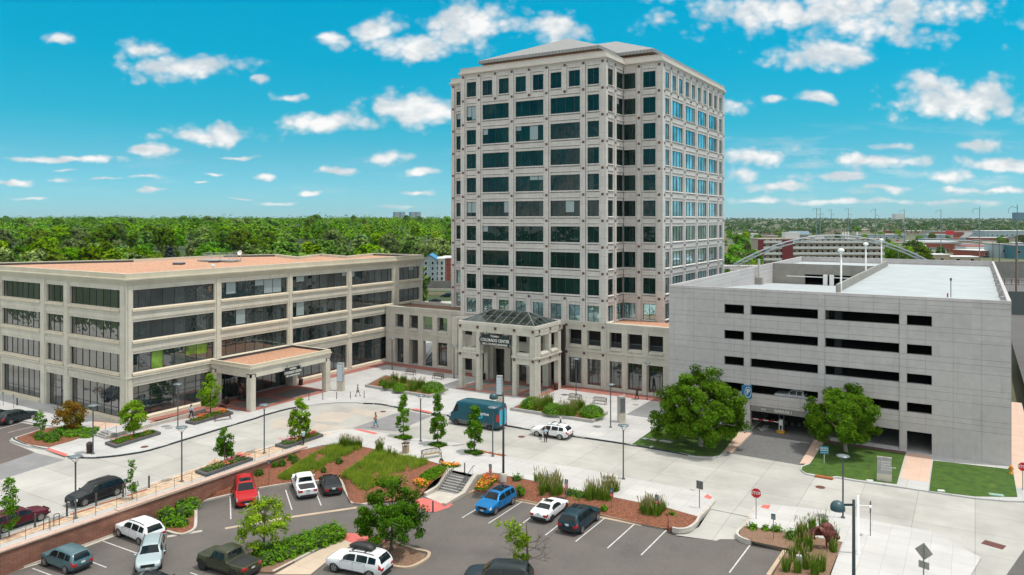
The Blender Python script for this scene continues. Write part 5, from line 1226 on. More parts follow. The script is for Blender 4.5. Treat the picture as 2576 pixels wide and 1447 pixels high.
mb.build('bank_grass', mat('bank_grass_blade', (.36, .46, .035), .7, var=0, col2=(.18, .29, .018), scale=.8, trans=.3, island=.3, coords='World'), kind='stuff')
grasses('tall grass tuft with dark tops along the upper edge of the mulch bank', 'tall grasses along the bank top', [(B, x, y, s) for x, y, s in ((900,448,.8),(925,452,.8),(950,455,.75),(975,458,.7),(1000,462,.75),(1030,462,.7),(1045,460,.6),(1195,495,.85),(1205,492,.8),(1180,490,.7),(1270,515,.5),(1310,530,.5))], .28, 1.5, 130, 30)
# flower beds beside the stairs
def flowerbed(label, P, cols, n, f, green=0):
    mb = MB(); c = Vector()
    pts = []
    while len(pts) < n:
        x = random.uniform(min(q[0] for q in P), max(q[0] for q in P)); y = random.uniform(min(q[1] for q in P), max(q[1] for q in P))
        if inpoly(x, y, P): pts.append(f(x, y))
    for i, p in enumerate(pts):
        if i < green: leaves(mb, clump(p+Vector((0, 0, .12)), .2, 6, .6), .08, .7); continue
        leaves(mb, [p+Vector((0, 0, random.uniform(.2, .35))), p+Vector((.05, .03, .28))], .075, 1.2, None, .5); mb.m[-1] = mb.m[-2] = 1+random.choice(cols)
    o = mb.build('flower_bed', [LF_hedge]+FLO, loc=pts[0], world=True); o['label'] = label; o['category'] = 'flower bed'; o['group'] = 'flower beds beside the stairs'; return o
def hillz(x, y, dz=0): 
    px, py = B(x, y); z = -.5
    best = None
    for c in HILL:
        for p in c:
            d = (p-EYE).dot(FW); e = (CX+F*(p-EYE).dot(RT)/d-px)**2+(Y0-F*(p.z-H)/d-py)**2
            if best is None or e < best[0]: best = (e, p)
    return G(px, py, best[1].z)
flowerbed('narrow row of orange flowers at the head of the stairs', [(1650,588),(1800,600),(1815,612),(1740,622),(1690,606)], [0, 0, 2], 260, lambda x, y: g(B, x, y), 110)
flowerbed('patch of orange flowers low on the bank beside the stair wall', [(1450,730),(1500,715),(1590,745),(1545,785),(1470,760)], [0, 0, 2, 0], 240, hillz, 90)
flowerbed('bright green leafy bed between the two orange flower patches', [(1500,690),(1570,640),(1640,610),(1720,625),(1660,680),(1590,735)], [2], 330, hillz, 325)
flowerbed('mixed bed of orange, red and yellow flowers at the foot of the tall lamp', [(200,770),(270,665),(330,665),(390,690),(370,720),(300,760),(270,795),(190,790)], [0, 0, 1, 2, 1], 620, lambda x, y: g(C, x, y, -.35), 330)
# lawn blades
for P, w in (([(1410,437),(1620,290),(1976,245),(1976,520)], C), ([(0,480),(330,300),(495,338),(378,488),(290,530),(170,525)], D)):
    pass
# ================================================================== VEHICLES
def lerp(a, b, t): return a+(b-a)*t
def interp(keys, t):
    for i in range(len(keys)-1):
        if t <= keys[i+1][0]:
            a, b = keys[i], keys[i+1]; u = (t-a[0])/max(1e-6, b[0]-a[0]); return lerp(a[1], b[1], max(0, min(1, u)))
    return keys[-1][1]
def paint(name, c, metal=.0): return mat(name, c, .4, metal, var=0, coat=.22, spec=.2)
M_tyre = mat('tyre_rubber', (.018, .018, .018), .85, var=.1)
M_rim = mat('alloy_rim', (.50, .50, .51), .35, metal=.8, var=0)
M_rimdark = mat('dark_rim', (.06, .06, .065), .4, metal=.5, var=0)
M_cglass = glass('car_glass', (.008, .014, .016), 1.38, .03, 0)
M_trim = mat('black_trim', (.022, .023, .024), .55, var=0)
M_head = mat('headlight_lens', (.62, .64, .66), .15, var=0, coat=1.0)
M_tail = mat('taillight_lens', (.42, .008, .010), .2, var=0, coat=1.0)
M_plate = mat('licence_plate', (.62, .64, .62), .5, var=.1, scale=20)
M_chrome = mat('chrome', (.6, .6, .6), .15, metal=1.0, var=0)
TYPES = {  # upper outline (rear 0 .. front 1), height in m
 'suv': dict(top=[(0,.80),(.012,1.00),(.05,1.36),(.10,1.58),(.16,1.64),(.34,1.68),(.54,1.64),(.60,1.56),(.725,1.10),(.80,1.04),(.93,.94),(.985,.80),(1,.64)], belt=1.00, rise=.06, roof=.70, ws=(.60,.715), rw=(.022,.085), sw=((.10,.225),(.245,.43),(.455,.665)), wb=(.19,.815), r=.36, gl=(.16,.90)),
 'wagon': dict(top=[(0,.78),(.012,.98),(.06,1.30),(.12,1.50),(.18,1.55),(.36,1.59),(.52,1.56),(.58,1.49),(.72,1.03),(.80,.98),(.93,.88),(.985,.76),(1,.60)], belt=.95, rise=.05, roof=.69, ws=(.575,.71), rw=(.025,.105), sw=((.12,.235),(.255,.42),(.445,.655)), wb=(.20,.80), r=.35, gl=(.16,.9)),
 'sedan': dict(top=[(0,.78),(.015,.96),(.13,1.02),(.20,1.12),(.30,1.36),(.38,1.44),(.52,1.43),(.57,1.37),(.72,.97),(.80,.92),(.94,.80),(.985,.68),(1,.54)], belt=.93, rise=.05, roof=.66, ws=(.565,.71), rw=(.175,.305), sw=((.245,.40),(.42,.64)), wb=(.19,.815), r=.33, gl=(.16,.9)),
 'coupe': dict(top=[(0,.78),(.015,.94),(.11,.99),(.19,1.10),(.30,1.31),(.38,1.38),(.49,1.37),(.55,1.30),(.70,.95),(.80,.90),(.94,.77),(.985,.66),(1,.52)], belt=.90, rise=.05, roof=.64, ws=(.545,.69), rw=(.17,.30), sw=((.25,.60),), wb=(.19,.82), r=.345, gl=(.16,.9)),
 'pickup': dict(top=[(0,1.00),(.008,1.06),(.335,1.06),(.345,1.12),(.372,1.70),(.40,1.77),(.57,1.78),(.62,1.72),(.70,1.18),(.76,1.14),(.95,1.08),(.985,.98),(1,.72)], belt=1.10, rise=.0, roof=.74, ws=(.625,.695), rw=(.350,.369), sw=((.40,.50),(.515,.645)), wb=(.185,.84), r=.41, gl=(.22,.92), bed=(.03,.325)),
 'fullsuv': dict(top=[(0,.95),(.01,1.10),(.035,1.62),(.07,1.84),(.14,1.90),(.40,1.93),(.56,1.90),(.60,1.84),(.70,1.24),(.76,1.20),(.95,1.12),(.985,1.0),(1,.75)], belt=1.14, rise=.0, roof=.74, ws=(.60,.695), rw=(.018,.06), sw=((.09,.24),(.26,.42),(.44,.66)), wb=(.19,.84), r=.41, gl=(.2,.92)),
 'van': dict(top=[(0,2.55),(.008,2.72),(.03,2.80),(.30,2.86),(.70,2.84),(.80,2.76),(.835,2.62),(.905,1.66),(.93,1.46),(.985,1.20),(1,.85)], belt=1.45, rise=.0, roof=.86, ws=(.835,.90), rw=None, sw=((.80,.885),), wb=(.17,.83), r=.38, gl=(.2,.9)),
}
WID = [(0,.86),(.03,.93),(.12,.985),(.3,1.0),(.7,1.0),(.86,.985),(.95,.92),(.985,.85),(1,.74)]
class Shell:
    def __init__(s, kind, L_, W, hs):
        s.T = TYPES[kind]; s.L = L_; s.W = W; s.hs = hs; s.kind = kind
    def sec(s, t):
        T = s.T; w = interp(WID, t)*s.W/2; zt = interp(T['top'], t)*s.hs; e = min(t, 1-t)
        zb = lerp(.40, .24, min(1, e/.10))
        bl = (T['belt']+T['rise']*(.5-t))*s.hs; bl = min(bl, zt-.05); gh = zt-bl; k = max(0, min(1, (gh-.14)/.30)); wr = T['roof']*s.W/2*min(1, w/(s.W/2)+.03)
        p5 = (lerp(w*.93, wr+.05, k), bl+gh*lerp(.55, .80, k)); p6 = (lerp(w*.78, wr-.06, k), zt-lerp(.018, .03, k))
        return [(0, zb), (.84*w, zb), (.965*w, zb+.10), (w, lerp(zb, bl, .56)), (.975*w, bl), p5, p6, (0, zt)]
    def P(s, t, q, side=1):
        "surface point: t along the car, q = 0..7 round the half section"
        c = s.sec(t); i = min(6, int(q)); u = q-i; y = lerp(c[i][0], c[i+1][0], u); z = lerp(c[i][1], c[i+1][1], u)
        return Vector(((t-.5)*s.L, y*side, z))
    def body(s):
        mb = MB(); ts = sorted(set([k[0] for k in s.T['top']]+[i/30 for i in range(31)]+[k[0] for k in WID])); rows = []
        for t in ts:
            c = [s.P(t, q) for q in (0, 1, 2, 3, 4, 4.5, 5, 5.5, 6, 7)]; rows.append(c+[Vector((p.x, -p.y, p.z)) for p in c[-2:0:-1]])
        n = len(rows[0]); mb.add([p for r in rows for p in r], [(i*n+j, (i+1)*n+j, (i+1)*n+(j+1) % n, i*n+(j+1) % n) for i in range(len(rows)-1) for j in range(n)], 0, True)
        mb.add(rows[0], [list(range(n))], 0); mb.add(rows[-1], [list(range(n-1, -1, -1))], 0)
        return mb
    def patch(s, mb, t0, t1, q0, q1, side=1, off=.009, nt=4, nq=3, m=0, across=False, shear=0.0):
        "a panel lying just proud of the shell (across: from q0 on one side over the roof to the other)"
        qs = [lerp(q0, q1, j/nq) for j in range(nq+1)]
        if across: lat = [(q, 1) for q in qs]+[(q, -1) for q in reversed(qs[:-1])]
        else: lat = [(q, side) for q in qs]
        g_ = [[s.P(lerp(t0, t1, i/nt)+(shear*(q-q0) if not across else 0), q, sd_) for q, sd_ in lat] for i in range(nt+1)]
        c = Vector((0, 0, .7)); vs = []
        for i in range(nt+1):
            for j in range(len(lat)):
                a = g_[min(i+1, nt)][j]-g_[max(i-1, 0)][j]; b = g_[i][min(j+1, len(lat)-1)]-g_[i][max(j-1, 0)]; n = a.cross(b)
                if n.length > 0: n.normalize()
                p = g_[i][j]
                if n.dot(p-Vector((p.x*.6, 0, .7))) < 0: n = -n
                vs.append(p+n*off)
        w = len(lat); mb.add(vs, [(i*w+j, (i+1)*w+j, (i+1)*w+j+1, i*w+j+1) for i in range(nt) for j in range(w-1)], m, True)
def wheel(par, x, y, r, side, rimm, wd=.23):
    mb = MB(); o = y*side
    mb.lathe([(r*.60, -wd/2), (r*.93, -wd/2), (r, -wd/2+.04), (r, wd/2-.04), (r*.93, wd/2), (r*.60, wd/2)], 20)
    mb.cyl((0, 0, -wd*.5-.02), (0, 0, wd*.5-.03), r*1.16, None, 22)      # dark wheel housing behind
    mb.v = [(v[0], v[2]*side, v[1]) for v in mb.v]
    w = mb.build('wheel', M_tyre, par, (x, (y-wd/2)*side, r))
    rm = MB(); rm.lathe([(r*.66, wd/2-.015), (r*.60, wd/2-.005), (r*.56, wd/2-.03), (.001, wd/2-.04)], 18, m=1)
    for i in range(5):
        a = i*math.tau/5+.3; d = Vector((math.cos(a), math.sin(a), 0)); n = Vector((-d.y, d.x, 0))*r*.10; z = Vector((0, 0, wd/2))
        rm.quad(d*r*.08-n+z, d*r*.62-n*1.3+z, d*r*.62+n*1.3+z, d*r*.08+n+z)
    rm.lathe([(r*.66, wd/2+.004), (r*.57, wd/2+.004)], 20)
    rm.v = [(v[0], v[2]*side, v[1]) for v in rm.v]
    rm.build('rim', [rimm, M_rimdark], w)
    return w
def car(name, label, category, kind, p, heading, L_, W, pm, hs=1.0, rails=False, rim=None, sunroof=False, dark_roof=None, lowtrim=False, plate=True, extra=None, group='parked cars', grille=True):
    t = thing(name, label, category, p, math.atan2(heading.y, heading.x), group); S = Shell(kind, L_, W, hs); T = S.T
    S.body().build('body', pm, t)
    def piece(nm, m, *a, **k):
        mb = MB(); S.patch(mb, *a, **k); return mb.build(nm, m, t)
    piece('windshield', M_cglass, *T['ws'], 6.02, 7, across=True, nq=3)
    if T['rw']: piece('rear_window', M_cglass, *T['rw'], 6.05 if kind not in ('pickup',) else 6.1, 7, across=True, nq=3)
    for sd_ in (1, -1):
        for a, b in T['sw']: piece('side_window', M_cglass, a, b, 4.12, 4.93, side=sd_)
        for a, b in ((T['wb'][0]+.09, .485), (.49, T['wb'][1]-.11)):
            if kind == 'van' and b < .5: continue
            mb = MB(); S.patch(mb, a-.004, b+.004, 2.1, 4.02, side=sd_, off=.004, m=1); S.patch(mb, a, b, 2.15, 3.97, side=sd_, off=.009); d = mb.build('door', [pm, M_trim], t)
            hp = S.P(a+.03, 3.75, sd_); mb = MB(); mb.box(hp.x-.09, hp.x+.09, hp.y-.02, hp.y+.02, hp.z-.018, hp.z+.018); mb.build('handle', M_trim if pm in DARKS else pm, d)
        x = (T['wb'][0]-.5)*L_; x2 = (T['wb'][1]-.5)*L_
        for xx in (x, x2): wheel(t, xx, W/2+.012, T['r'], sd_, rim or M_rim)
        mb = MB(); S.patch(mb, .945, .990, 3.15, 4.4, side=sd_, off=.012, nt=3); mb.build('headlight', M_head, t)
        mb = MB(); S.patch(mb, .0, .045, 3.2, 4.35 if kind not in ('suv', 'wagon', 'fullsuv') else 4.6, side=sd_, off=.012, nt=3)
        q = S.P(0, 3.4, sd_); mb.box(q.x-.02, q.x+.01, min(q.y, q.y-.32*sd_), max(q.y, q.y-.32*sd_), q.z, q.z+.2); mb.build('taillight', M_tail, t)
        mp = S.P(T['ws'][1]-.035, 4.1, sd_); mb = MB(); mb.ball((mp.x, mp.y+.13*sd_, mp.z+.06), .07, .12, .085, 8, 6); mb.build('mirror', pm if not lowtrim else M_trim, t)
        if rails:
            mb = MB(); pts = [S.P(u, 5.9, sd_)+Vector((0, 0, .05)) for u in (T['sw'][0][0]+.05, .30, .45, T['ws'][0]-.02)]; mb.tube(pts, .025, 5)
            for q in (pts[0], pts[-1]): mb.cyl(q-Vector((0, 0, .06)), q, .025, None, 5)
            mb.build('roof_rail', M_trim, t)
        sl = MB(); S.patch(sl, T['wb'][0]+.07, T['wb'][1]-.07, 1.2, 2.25, side=sd_, off=.012); sl.build('sill_trim', M_trim, t)
    if grille:
        q = S.P(1, 3, 1); mb = MB(); mb.box(L_/2-.03, L_/2+.012, -W*.26, W*.26, .58, .80*min(1, hs)); mb.build('grille', M_trim, t)
    mb = MB(); mb.box(L_/2-.06, L_/2+.02, -W*.36, W*.36, .36, .52); mb.build('front_bumper', M_trim if lowtrim else pm, t)
    mb = MB(); mb.box(-L_/2-.03, -L_/2+.05, -W*.40, W*.40, .36, .58); mb.build('rear_bumper', M_trim, t)
    if plate:
        mb = MB(); z = .78 if kind != 'van' else .7; mb.box(-L_/2-.035, -L_/2-.005, -.16, .16, z, z+.16); mb.build('licence_plate', M_plate, t)
        mb = MB(); mb.box(L_/2+.015, L_/2+.03, -.16, .16, .44, .56); mb.build('licence_plate', M_plate, t)
    if sunroof: piece('sunroof', M_cglass, .36, .54, 6.25, 7, across=True, nq=2)
    if dark_roof: piece('roof_panel', M_cglass, .15, T['ws'][0]-.005, 6.1, 7, across=True, nq=3)
    if 'bed' in T: piece('bed_cover', M_trim, *T['bed'], 6.0, 7, across=True, nq=3, off=.02)
    if extra: extra(t, S)
    return t
def side_on(wf, wr, W, z=None, away=None):
    "centre and heading from the ground contacts of the near front and rear wheels"
    f = wf if isinstance(wf, Vector) else wf; r = wr; h = (f-r); h.z = 0; h.normalize(); n = Vector((-h.y, h.x, 0))
    c = (f+r)/2; d = c-Vector((0, 0, c.z))
    if n.dot(Vector((c.x, c.y, 0))) < 0: n = -n                 # away from the viewer
    return c+n*(W/2-.08), h
K = 1.03
P_black = paint('paint_black', (.010, .012, .014)); P_navy = paint('paint_dark_teal', (.008, .035, .050)); P_maroon = paint('paint_maroon', (.085, .006, .018)); P_white = paint('paint_white', (.74, .75, .75))
P_silver = paint('paint_silver_blue', (.38, .46, .48), .35); P_teal = paint('paint_blue_grey', (.09, .165, .185), .3); P_red = paint('paint_red', (.42, .010, .012)); P_blue = paint('paint_bright_blue', (.006, .16, .40), .2)
P_olive = paint('paint_olive', (.045, .050, .026)); P_vanb = paint('paint_van_blue', (.012, .085, .115)); P_charc = paint('paint_charcoal', (.020, .028, .032))
DARKS = {P_black, P_navy, P_charc}
def rz(w, x, y): return g(w, x, y, ROADZ)
def put(fn, *a, **k): return fn(*a, **k)
c_, h_ = side_on(rz(A, 655, 915), rz(A, 900, 833), 1.9); car('parked_suv', 'black SUV parked by the bollards along the tan pavers', 'car', 'suv', c_, h_, 4.75*K, 1.86*K, P_black, rails=True)
c_, h_ = side_on(rz(A, 325, 1025), rz(A, 20, 1127), 1.9); car('parked_car', 'maroon sporty car at the left edge, behind the rust coloured drain strips', 'car', 'wagon', c_, h_, 4.65*K, 1.85*K, P_maroon, hs=.96)
c_, h_ = side_on(rz(A, 268, 240), rz(A, 60, 292), 1.8); car('parked_car', 'dark grey car parked nose to the annex, its red tail light in view', 'car', 'wagon', c_, h_, 4.6*K, 1.82*K, P_charc)
d_ = h_.copy(); c2_ = c_+Vector((-d_.y, d_.x, 0))*2.9+d_*-.6; car('parked_car', 'black car at the left frame edge, parked beyond the dark grey car', 'car', 'sedan', c2_, d_, 4.6*K, 1.82*K, P_black)
c_, h_ = side_on(L(A, 922, 1152), L(A, 1080, 1212), 1.95); car('parked_suv', 'white SUV parked nose to the brick block wall', 'car', 'suv', c_, h_, 4.95*K, 1.95*K, P_white, hs=1.03, rails=True)
c_, h_ = side_on(L(A, 1245, 1428), L(A, 1278, 1310), 1.85); h_ = (L(A, 1130, 1440)-L(A, 1200, 1190)); h_.z = 0; h_.normalize(); car('moving_suv', 'pale silver SUV driving towards the viewer', 'car', 'suv', L(A, 1165, 1345), h_, 4.6*K, 1.85*K, P_silver, rails=True)
c_, h_ = side_on(L(A, 355, 1382), L(A, 505, 1434), 1.82); car('parked_suv', 'blue grey SUV with tall red tail lights at the lower left', 'car', 'suv', c_, h_, 4.45*K, 1.82*K, P_teal)
h_ = (L(B, 165, 950)-L(B, 125, 765)); h_.z = 0; h_.normalize(); car('parked_suv', 'red full size SUV with a dark sunroof facing the viewer', 'car', 'fullsuv', L(B, 155, 862), h_, 5.3*K, 2.0*K, P_red, sunroof=True, rails=True)
def jeep(t, S):
    text_mesh('badge', 'Jeep', .2, M_trim, t, frame((-S.L/2-.04, 0, .98), (0, -1, 0), (0, 0, 1)), .006, True)
    for sd_ in (1, -1):
        for x in ((S.T['wb'][0]-.5)*S.L, (S.T['wb'][1]-.5)*S.L):
            mb = MB(); pts = [Vector((x+.56*math.cos(a), (S.W/2+.03)*sd_, .42+.50*math.sin(a))) for a in (.15, .7, 1.2, 1.94, 2.44, 3.0)]
            for i in range(5): p, q = pts[i], pts[i+1]; o = Vector((0, -.2*sd_, 0)); mb.quad(p, q, q+o, p+o); mb.quad(p, q, q-Vector((0, 0, .07)), p-Vector((0, 0, .07)))
            mb.build('fender_flare', P_olive if 'green' in t['label'] else P_white, t)
h_ = (L(B, 580, 740)-L(B, 640, 868)); h_.z = 0; h_.normalize(); car('parked_pickup', 'white pickup with a black bed cover, tail towards the viewer', 'pickup', 'pickup', L(B, 612, 800), h_, 5.2*K, 1.9*K, P_white, hs=1.04, rim=M_rimdark, extra=jeep)
h_ = (L(B, 790, 722)-L(B, 845, 845)); h_.z = 0; h_.normalize(); car('parked_car', 'black sedan beside the white pickup, tail towards the viewer', 'car', 'sedan', L(B, 815, 785), h_, 4.5*K, 1.8*K, P_black)
c_, h_ = side_on(L(C, 345, 982), L(C, 483, 900), 1.85); car('parked_suv', 'bright blue SUV with a black roof, nose towards the viewer', 'car', 'suv', c_, h_, 4.5*K, 1.87*K, P_blue, dark_roof=True, rails=False)
h_ = (L(C, 885, 905)-L(C, 700, 1050)); h_.z = 0; h_.normalize(); car('parked_car', 'white coupe with red tail lights beside the dark teal SUV', 'car', 'coupe', L(C, 772, 978), h_, 4.6*K, 1.84*K, P_white, rim=M_rimdark, sunroof=True)
c_, h_ = side_on(L(C, 1138, 1024), L(C, 1012, 1128), 2.0); car('parked_suv', 'dark teal SUV parked right of the white coupe', 'car', 'suv', c_, h_, 4.9*K, 1.98*K, P_navy, hs=1.02, sunroof=True, rails=True)
def opendoor(t, S):
    mb = MB(); h0 = S.P(.66, 3, -1); sd_ = -1 if t.matrix_basis.to_3x3() @ Vector((0, -1, 0)) @ (-t.location) > 0 else 1
    h0 = S.P(.665, 3, sd_); d = Vector((-.55, .85*sd_, 0)).normalized(); a = h0+Vector((0, .01*sd_, 0))
    zs = (.36, .95, 1.42); e = d*1.05; th = Vector((-d.y, d.x, 0))*.06
    P8 = [Vector((a.x, a.y, zs[0])), Vector((a.x+e.x, a.y+e.y, zs[0])), Vector((a.x+e.x, a.y+e.y, zs[1])), Vector((a.x, a.y, zs[1]))]
    mb.add(P8+[p+th for p in P8], [(0, 1, 2, 3), (7, 6, 5, 4), (0, 4, 5, 1), (1, 5, 6, 2), (2, 6, 7, 3), (3, 7, 4, 0)])
    o = mb.build('open_door', P_white, t); gm = MB(); q = [P8[3]+e*.12, P8[2]-e*.02, P8[2]-e*.1+Vector((0, 0, .45)), P8[3]+e*.45+Vector((0, 0, .45))]; gm.quad(*q); gm.build('door_window', M_cglass, o)
    mb = MB(); S.patch(mb, .49, .66, 2.2, 4.9, side=sd_, off=.013); mb.build('door_opening', M_dark, t)
    for u in (.30, .46): mb = MB(); mb.box((u-.5)*S.L-.03, (u-.5)*S.L+.03, -.62, .62, 1.63*S.hs, 1.67*S.hs); mb.build('roof_bar', M_trim, t)
c_, h_ = side_on(rz(C, 678, 377), rz(C, 843, 402), 1.85); car('stopped_wagon', 'white estate car stopped at the kerb with its driver door open', 'car', 'wagon', c_, h_, 4.85*K, 1.86*K, P_white, hs=1.02, rails=True, lowtrim=True, extra=opendoor, group='vehicles stopped on the drive'); OUT_C, OUT_H = c_, h_
def vanbits(t, S):
    Wd, Ln = S.W, S.L
    for sd_ in (1, -1):
        mb = MB(); S.patch(mb, .02, .80, 1.6, 2.75, side=sd_, off=.012, nt=6); mb.build('lower_cladding', mat('van_grey', (.10, .115, .12), .5, var=.05), t)
    rear = -Ln/2
    mb = MB(); rr = []
    for i in range(24):
        a = math.tau*i/24; cx, cz = math.cos(a), math.sin(a); sx = abs(cx)**.35*(1 if cx > 0 else -1); sz = abs(cz)**.35*(1 if cz > 0 else -1); rr.append((sx, sz))
    for i in range(24):
        (a, b), (c, d) = rr[i], rr[(i+1) % 24]; f = lambda s_, t_, k: Vector((rear-.025, s_*Wd*.41*k, 1.62+t_*1.10*k))
        mb.quad(f(a, b, 1.0), f(c, d, 1.0), f(c, d, .90), f(a, b, .90))
    mb.build('red_light_ring', M_tail, t)
    mb = MB(); vs = [Vector((rear-.02, s_*Wd*.36, 1.60+t_*1.0)) for s_, t_ in rr]; mb.add(vs, [list(range(24))]); dr = mb.build('rear_door', mat('van_light_blue', (.02, .42, .60), .4, var=.03), t)
    mb = MB()
    for y in (-.38, .0, .38): mb.box(rear-.035, rear-.015, y-.02, y+.02, .7, 2.5)
    mb.build('door_rib', mat('van_rib', (.01, .22, .33), .5, var=0), dr)
    sd_ = 1 if (Matrix.Rotation(t.rotation_euler.z, 3, 'Z') @ Vector((0, 1, 0))).dot(t.location) < 0 else -1
    yy = (Wd/2+.012)*sd_
    ux = Vector((-sd_, 0, 0))
    text_mesh('lettering', 'prime', .52, M_white, t, frame((-Ln*.24, yy, 1.95), ux, (0, 0, 1)), .006, True)
    mb = MB(); pts = [Vector((-Ln*.07+u*2.0*-ux.x*-1, yy, 1.62-.28*math.sin(math.pi*(u*.5+.5)))) for u in [(-.5+i/10) for i in range(11)]]
    pts = [Vector((-Ln*.06, yy, 0))+ux*(u*2.1)+Vector((0, 0, 1.52-.26*math.cos(u*math.pi*.9)+.12*u)) for u in [(-.5+i/12) for i in range(13)]]
    for i in range(12):
        w0 = .05+.10*math.sin(math.pi*i/12); w1 = .05+.10*math.sin(math.pi*(i+1)/12); mb.quad(pts[i]-Vector((0, 0, w0)), pts[i+1]-Vector((0, 0, w1)), pts[i+1]+Vector((0, 0, w1)), pts[i]+Vector((0, 0, w0)))
    e = pts[-1]; mb.add([e+Vector((0, 0, .3))+ux*.12, e+Vector((0, 0, -.22))-ux*.02, e-ux*.38+Vector((0, 0, .26))], [(0, 1, 2)])
    mb.build('arrow_emblem', mat('emblem_blue', (.02, .40, .62), .5, var=0), t)
c_, h_ = side_on(rz(C, 57, 287), rz(C, 305, 328), 2.1); car('delivery_van', 'large dark blue delivery van with a light blue rear door', 'van', 'van', c_, h_, 7.3*K, 2.25*K, P_vanb, hs=1.12, rim=M_rimdark, extra=vanbits, group='vehicles stopped on the drive', lowtrim=True)
c_, h_ = side_on(L(A, 1585, 1414), L(A, 1795, 1474), 1.95); car('parked_pickup', 'olive green pickup with a black bed cover by the long hedge', 'pickup', 'pickup', c_, h_, 5.3*K, 1.92*K, P_olive, hs=1.05, rim=M_rimdark, extra=jeep)
c_, h_ = side_on(L(B, 865, 1428), L(B, 1100, 1470), 1.95); W_C, W_H = c_, h_
car('parked_suv', 'white SUV with a black roof box at the bottom of the lot', 'car', 'suv', c_, h_, 4.95*K, 1.95*K, P_white, hs=1.06, rails=True)
rb = thing('roof_box', 'black roof box on top of the white SUV', 'roof box', c_-h_*.35+Vector((0, 0, 1.80)), math.atan2(h_.y, h_.x))
S_ = MB(); prof = [(-1.05, .02, .55), (-1.0, .20, .80), (-.6, .36, .86), (.2, .36, .84), (.8, .22, .70), (1.12, .06, .40)]
vs = []
for x, z, w in prof: vs += [(x, -w/2, .06), (x, -w/2*.9, z*.8+.06), (x, 0, z+.06), (x, w/2*.9, z*.8+.06), (x, w/2, .06)]
S_.add(vs, [(i*5+j, (i+1)*5+j, (i+1)*5+(j+1) % 5, i*5+(j+1) % 5) for i in range(5) for j in range(5)], 0, True); S_.add(vs[:5], [(0, 1, 2, 3, 4)]); S_.add(vs[-5:], [(4, 3, 2, 1, 0)])
S_.build('box_shell', M_trim, rb)
mb = MB()
for x in (-.6, .5): mb.box(x-.04, x+.04, -.62, .62, -.06, .03)
mb.build('crossbars', M_trim, rb)
mb = MB(); mb.box(-1.02, -.98, .12, .24, .13, .2); mb.build('badge', M_tail, rb)
car('parked_pickup', 'dark vehicle cut off by the bottom frame edge beside the half bare tree', 'pickup', 'suv', L(C, 375, 1535), (L(C, 190, 1523)-L(C, 560, 1543)).normalized(), 4.9*K, 1.95*K, P_charc, hs=1.1)
car('parked_car', 'dark car roof cut off by the bottom frame edge in front of the silver SUV', 'car', 'sedan', L(A, 1190, 1590), (L(A, 1300, 1560)-L(A, 1080, 1530)).normalized(), 4.6*K, 1.82*K, P_black)
car('garaged_pickup', 'white pickup standing inside the garage opening above the entrance sign', 'pickup', 'pickup', Vector((-18.4, 96.6, 3.45)), Vector((-1, 0, 0)), 5.6, 1.95, P_white, group='vehicles inside the garage')
# ================================================================== WALLS, STEPS, FURNITURE
def tag(o, label, cat, group=None):
    o['label'] = label; o['category'] = cat
    if group: o['group'] = group
    return o
M_pole = mat('lamp_pole_grey', (.085, .10, .11), .45, metal=.3)
M_shade = mat('lamp_shade_grey', (.15, .19, .20), .4, metal=.3)
M_dkpole = mat('dark_pole', (.012, .022, .026), .45)
rw = thing('retaining_wall', 'red brown split block retaining wall below the tan pavers', 'retaining wall', (-64.8, 38, -1.9))
mb = MB(); mb.box(-65.1, -64.6, 14, 60.2, -2.3, .0); mb.build('block_wall', M_blockwall, rw, world=True)
mb = MB(); mb.box(-65.18, -64.5, 14, 38.3, .0, .12); mb.box(-65.18, -64.5, 38.3, 60.4, .0, .2); mb.build('coping', mat('wall_coping', (.50, .36, .29), .85, coords='World'), rw, world=True)
wr_ = thing('wall_railing', 'thin grey post and cable railing along the retaining wall top', 'railing', (-65.6, 38, 0)); mb = MB()
ys = [16+1.9*i for i in range(24)]
for y in ys: mb.cyl((-65.6, y, 0), (-65.6, y, 1.02), .022, None, 5)
mb.build('post', M_rail, wr_, world=True)
mb = MB()
for z, r in ((1.02, .022), (.78, .008), (.54, .008), (.3, .008)): mb.cyl((-65.6, 16, z), (-65.6, ys[-1], z), r, None, 5)
mb.build('top_rail', M_rail, wr_, world=True)
st = thing('staircase', 'grey concrete steps from the parking lot up to the pavement', 'steps', (-44.5, 61.2, 0))
M_step = mat('step_concrete', (.30, .29, .28), .9, col2=(.24, .23, .22), scale=2, coords='World')
x0, x1 = -45.85, -43.1; n = 8; zb = -1.36; yt, yb = 62.5, 60.2
mb = MB()
for i in range(n):
    za = zb+(0-zb)*(i)/n; y = yb+(yt-yb)*i/n; mb.box(x0, x1, y, yt+.4, za if i else -1.8, zb+(0-zb)*(i+1)/n)
mb.build('steps', M_step, st, world=True)
M_cheek = mat('stair_wall_concrete', (.50, .46, .40), .85, col2=(.42, .38, .33), scale=.8, coords='World')
for a, c, y0 in ((-46.2, -45.87, 58.4), (-43.08, -42.6, 57.2)):
    mb = MB(); pr = [(y0, -1.9), (62.9, -1.9), (62.9, .22), (62.2, .22), (60.4, -.85), (y0, -.95)]
    vs = [(a, y, z) for y, z in pr]+[(c, y, z) for y, z in pr]; mb.add(vs, [(i, (i+1) % 6, 6+(i+1) % 6, 6+i) for i in range(6)]+[(5, 4, 3, 2, 1, 0), (6, 7, 8, 9, 10, 11)]); mb.build('side_wall', M_cheek, st, world=True)
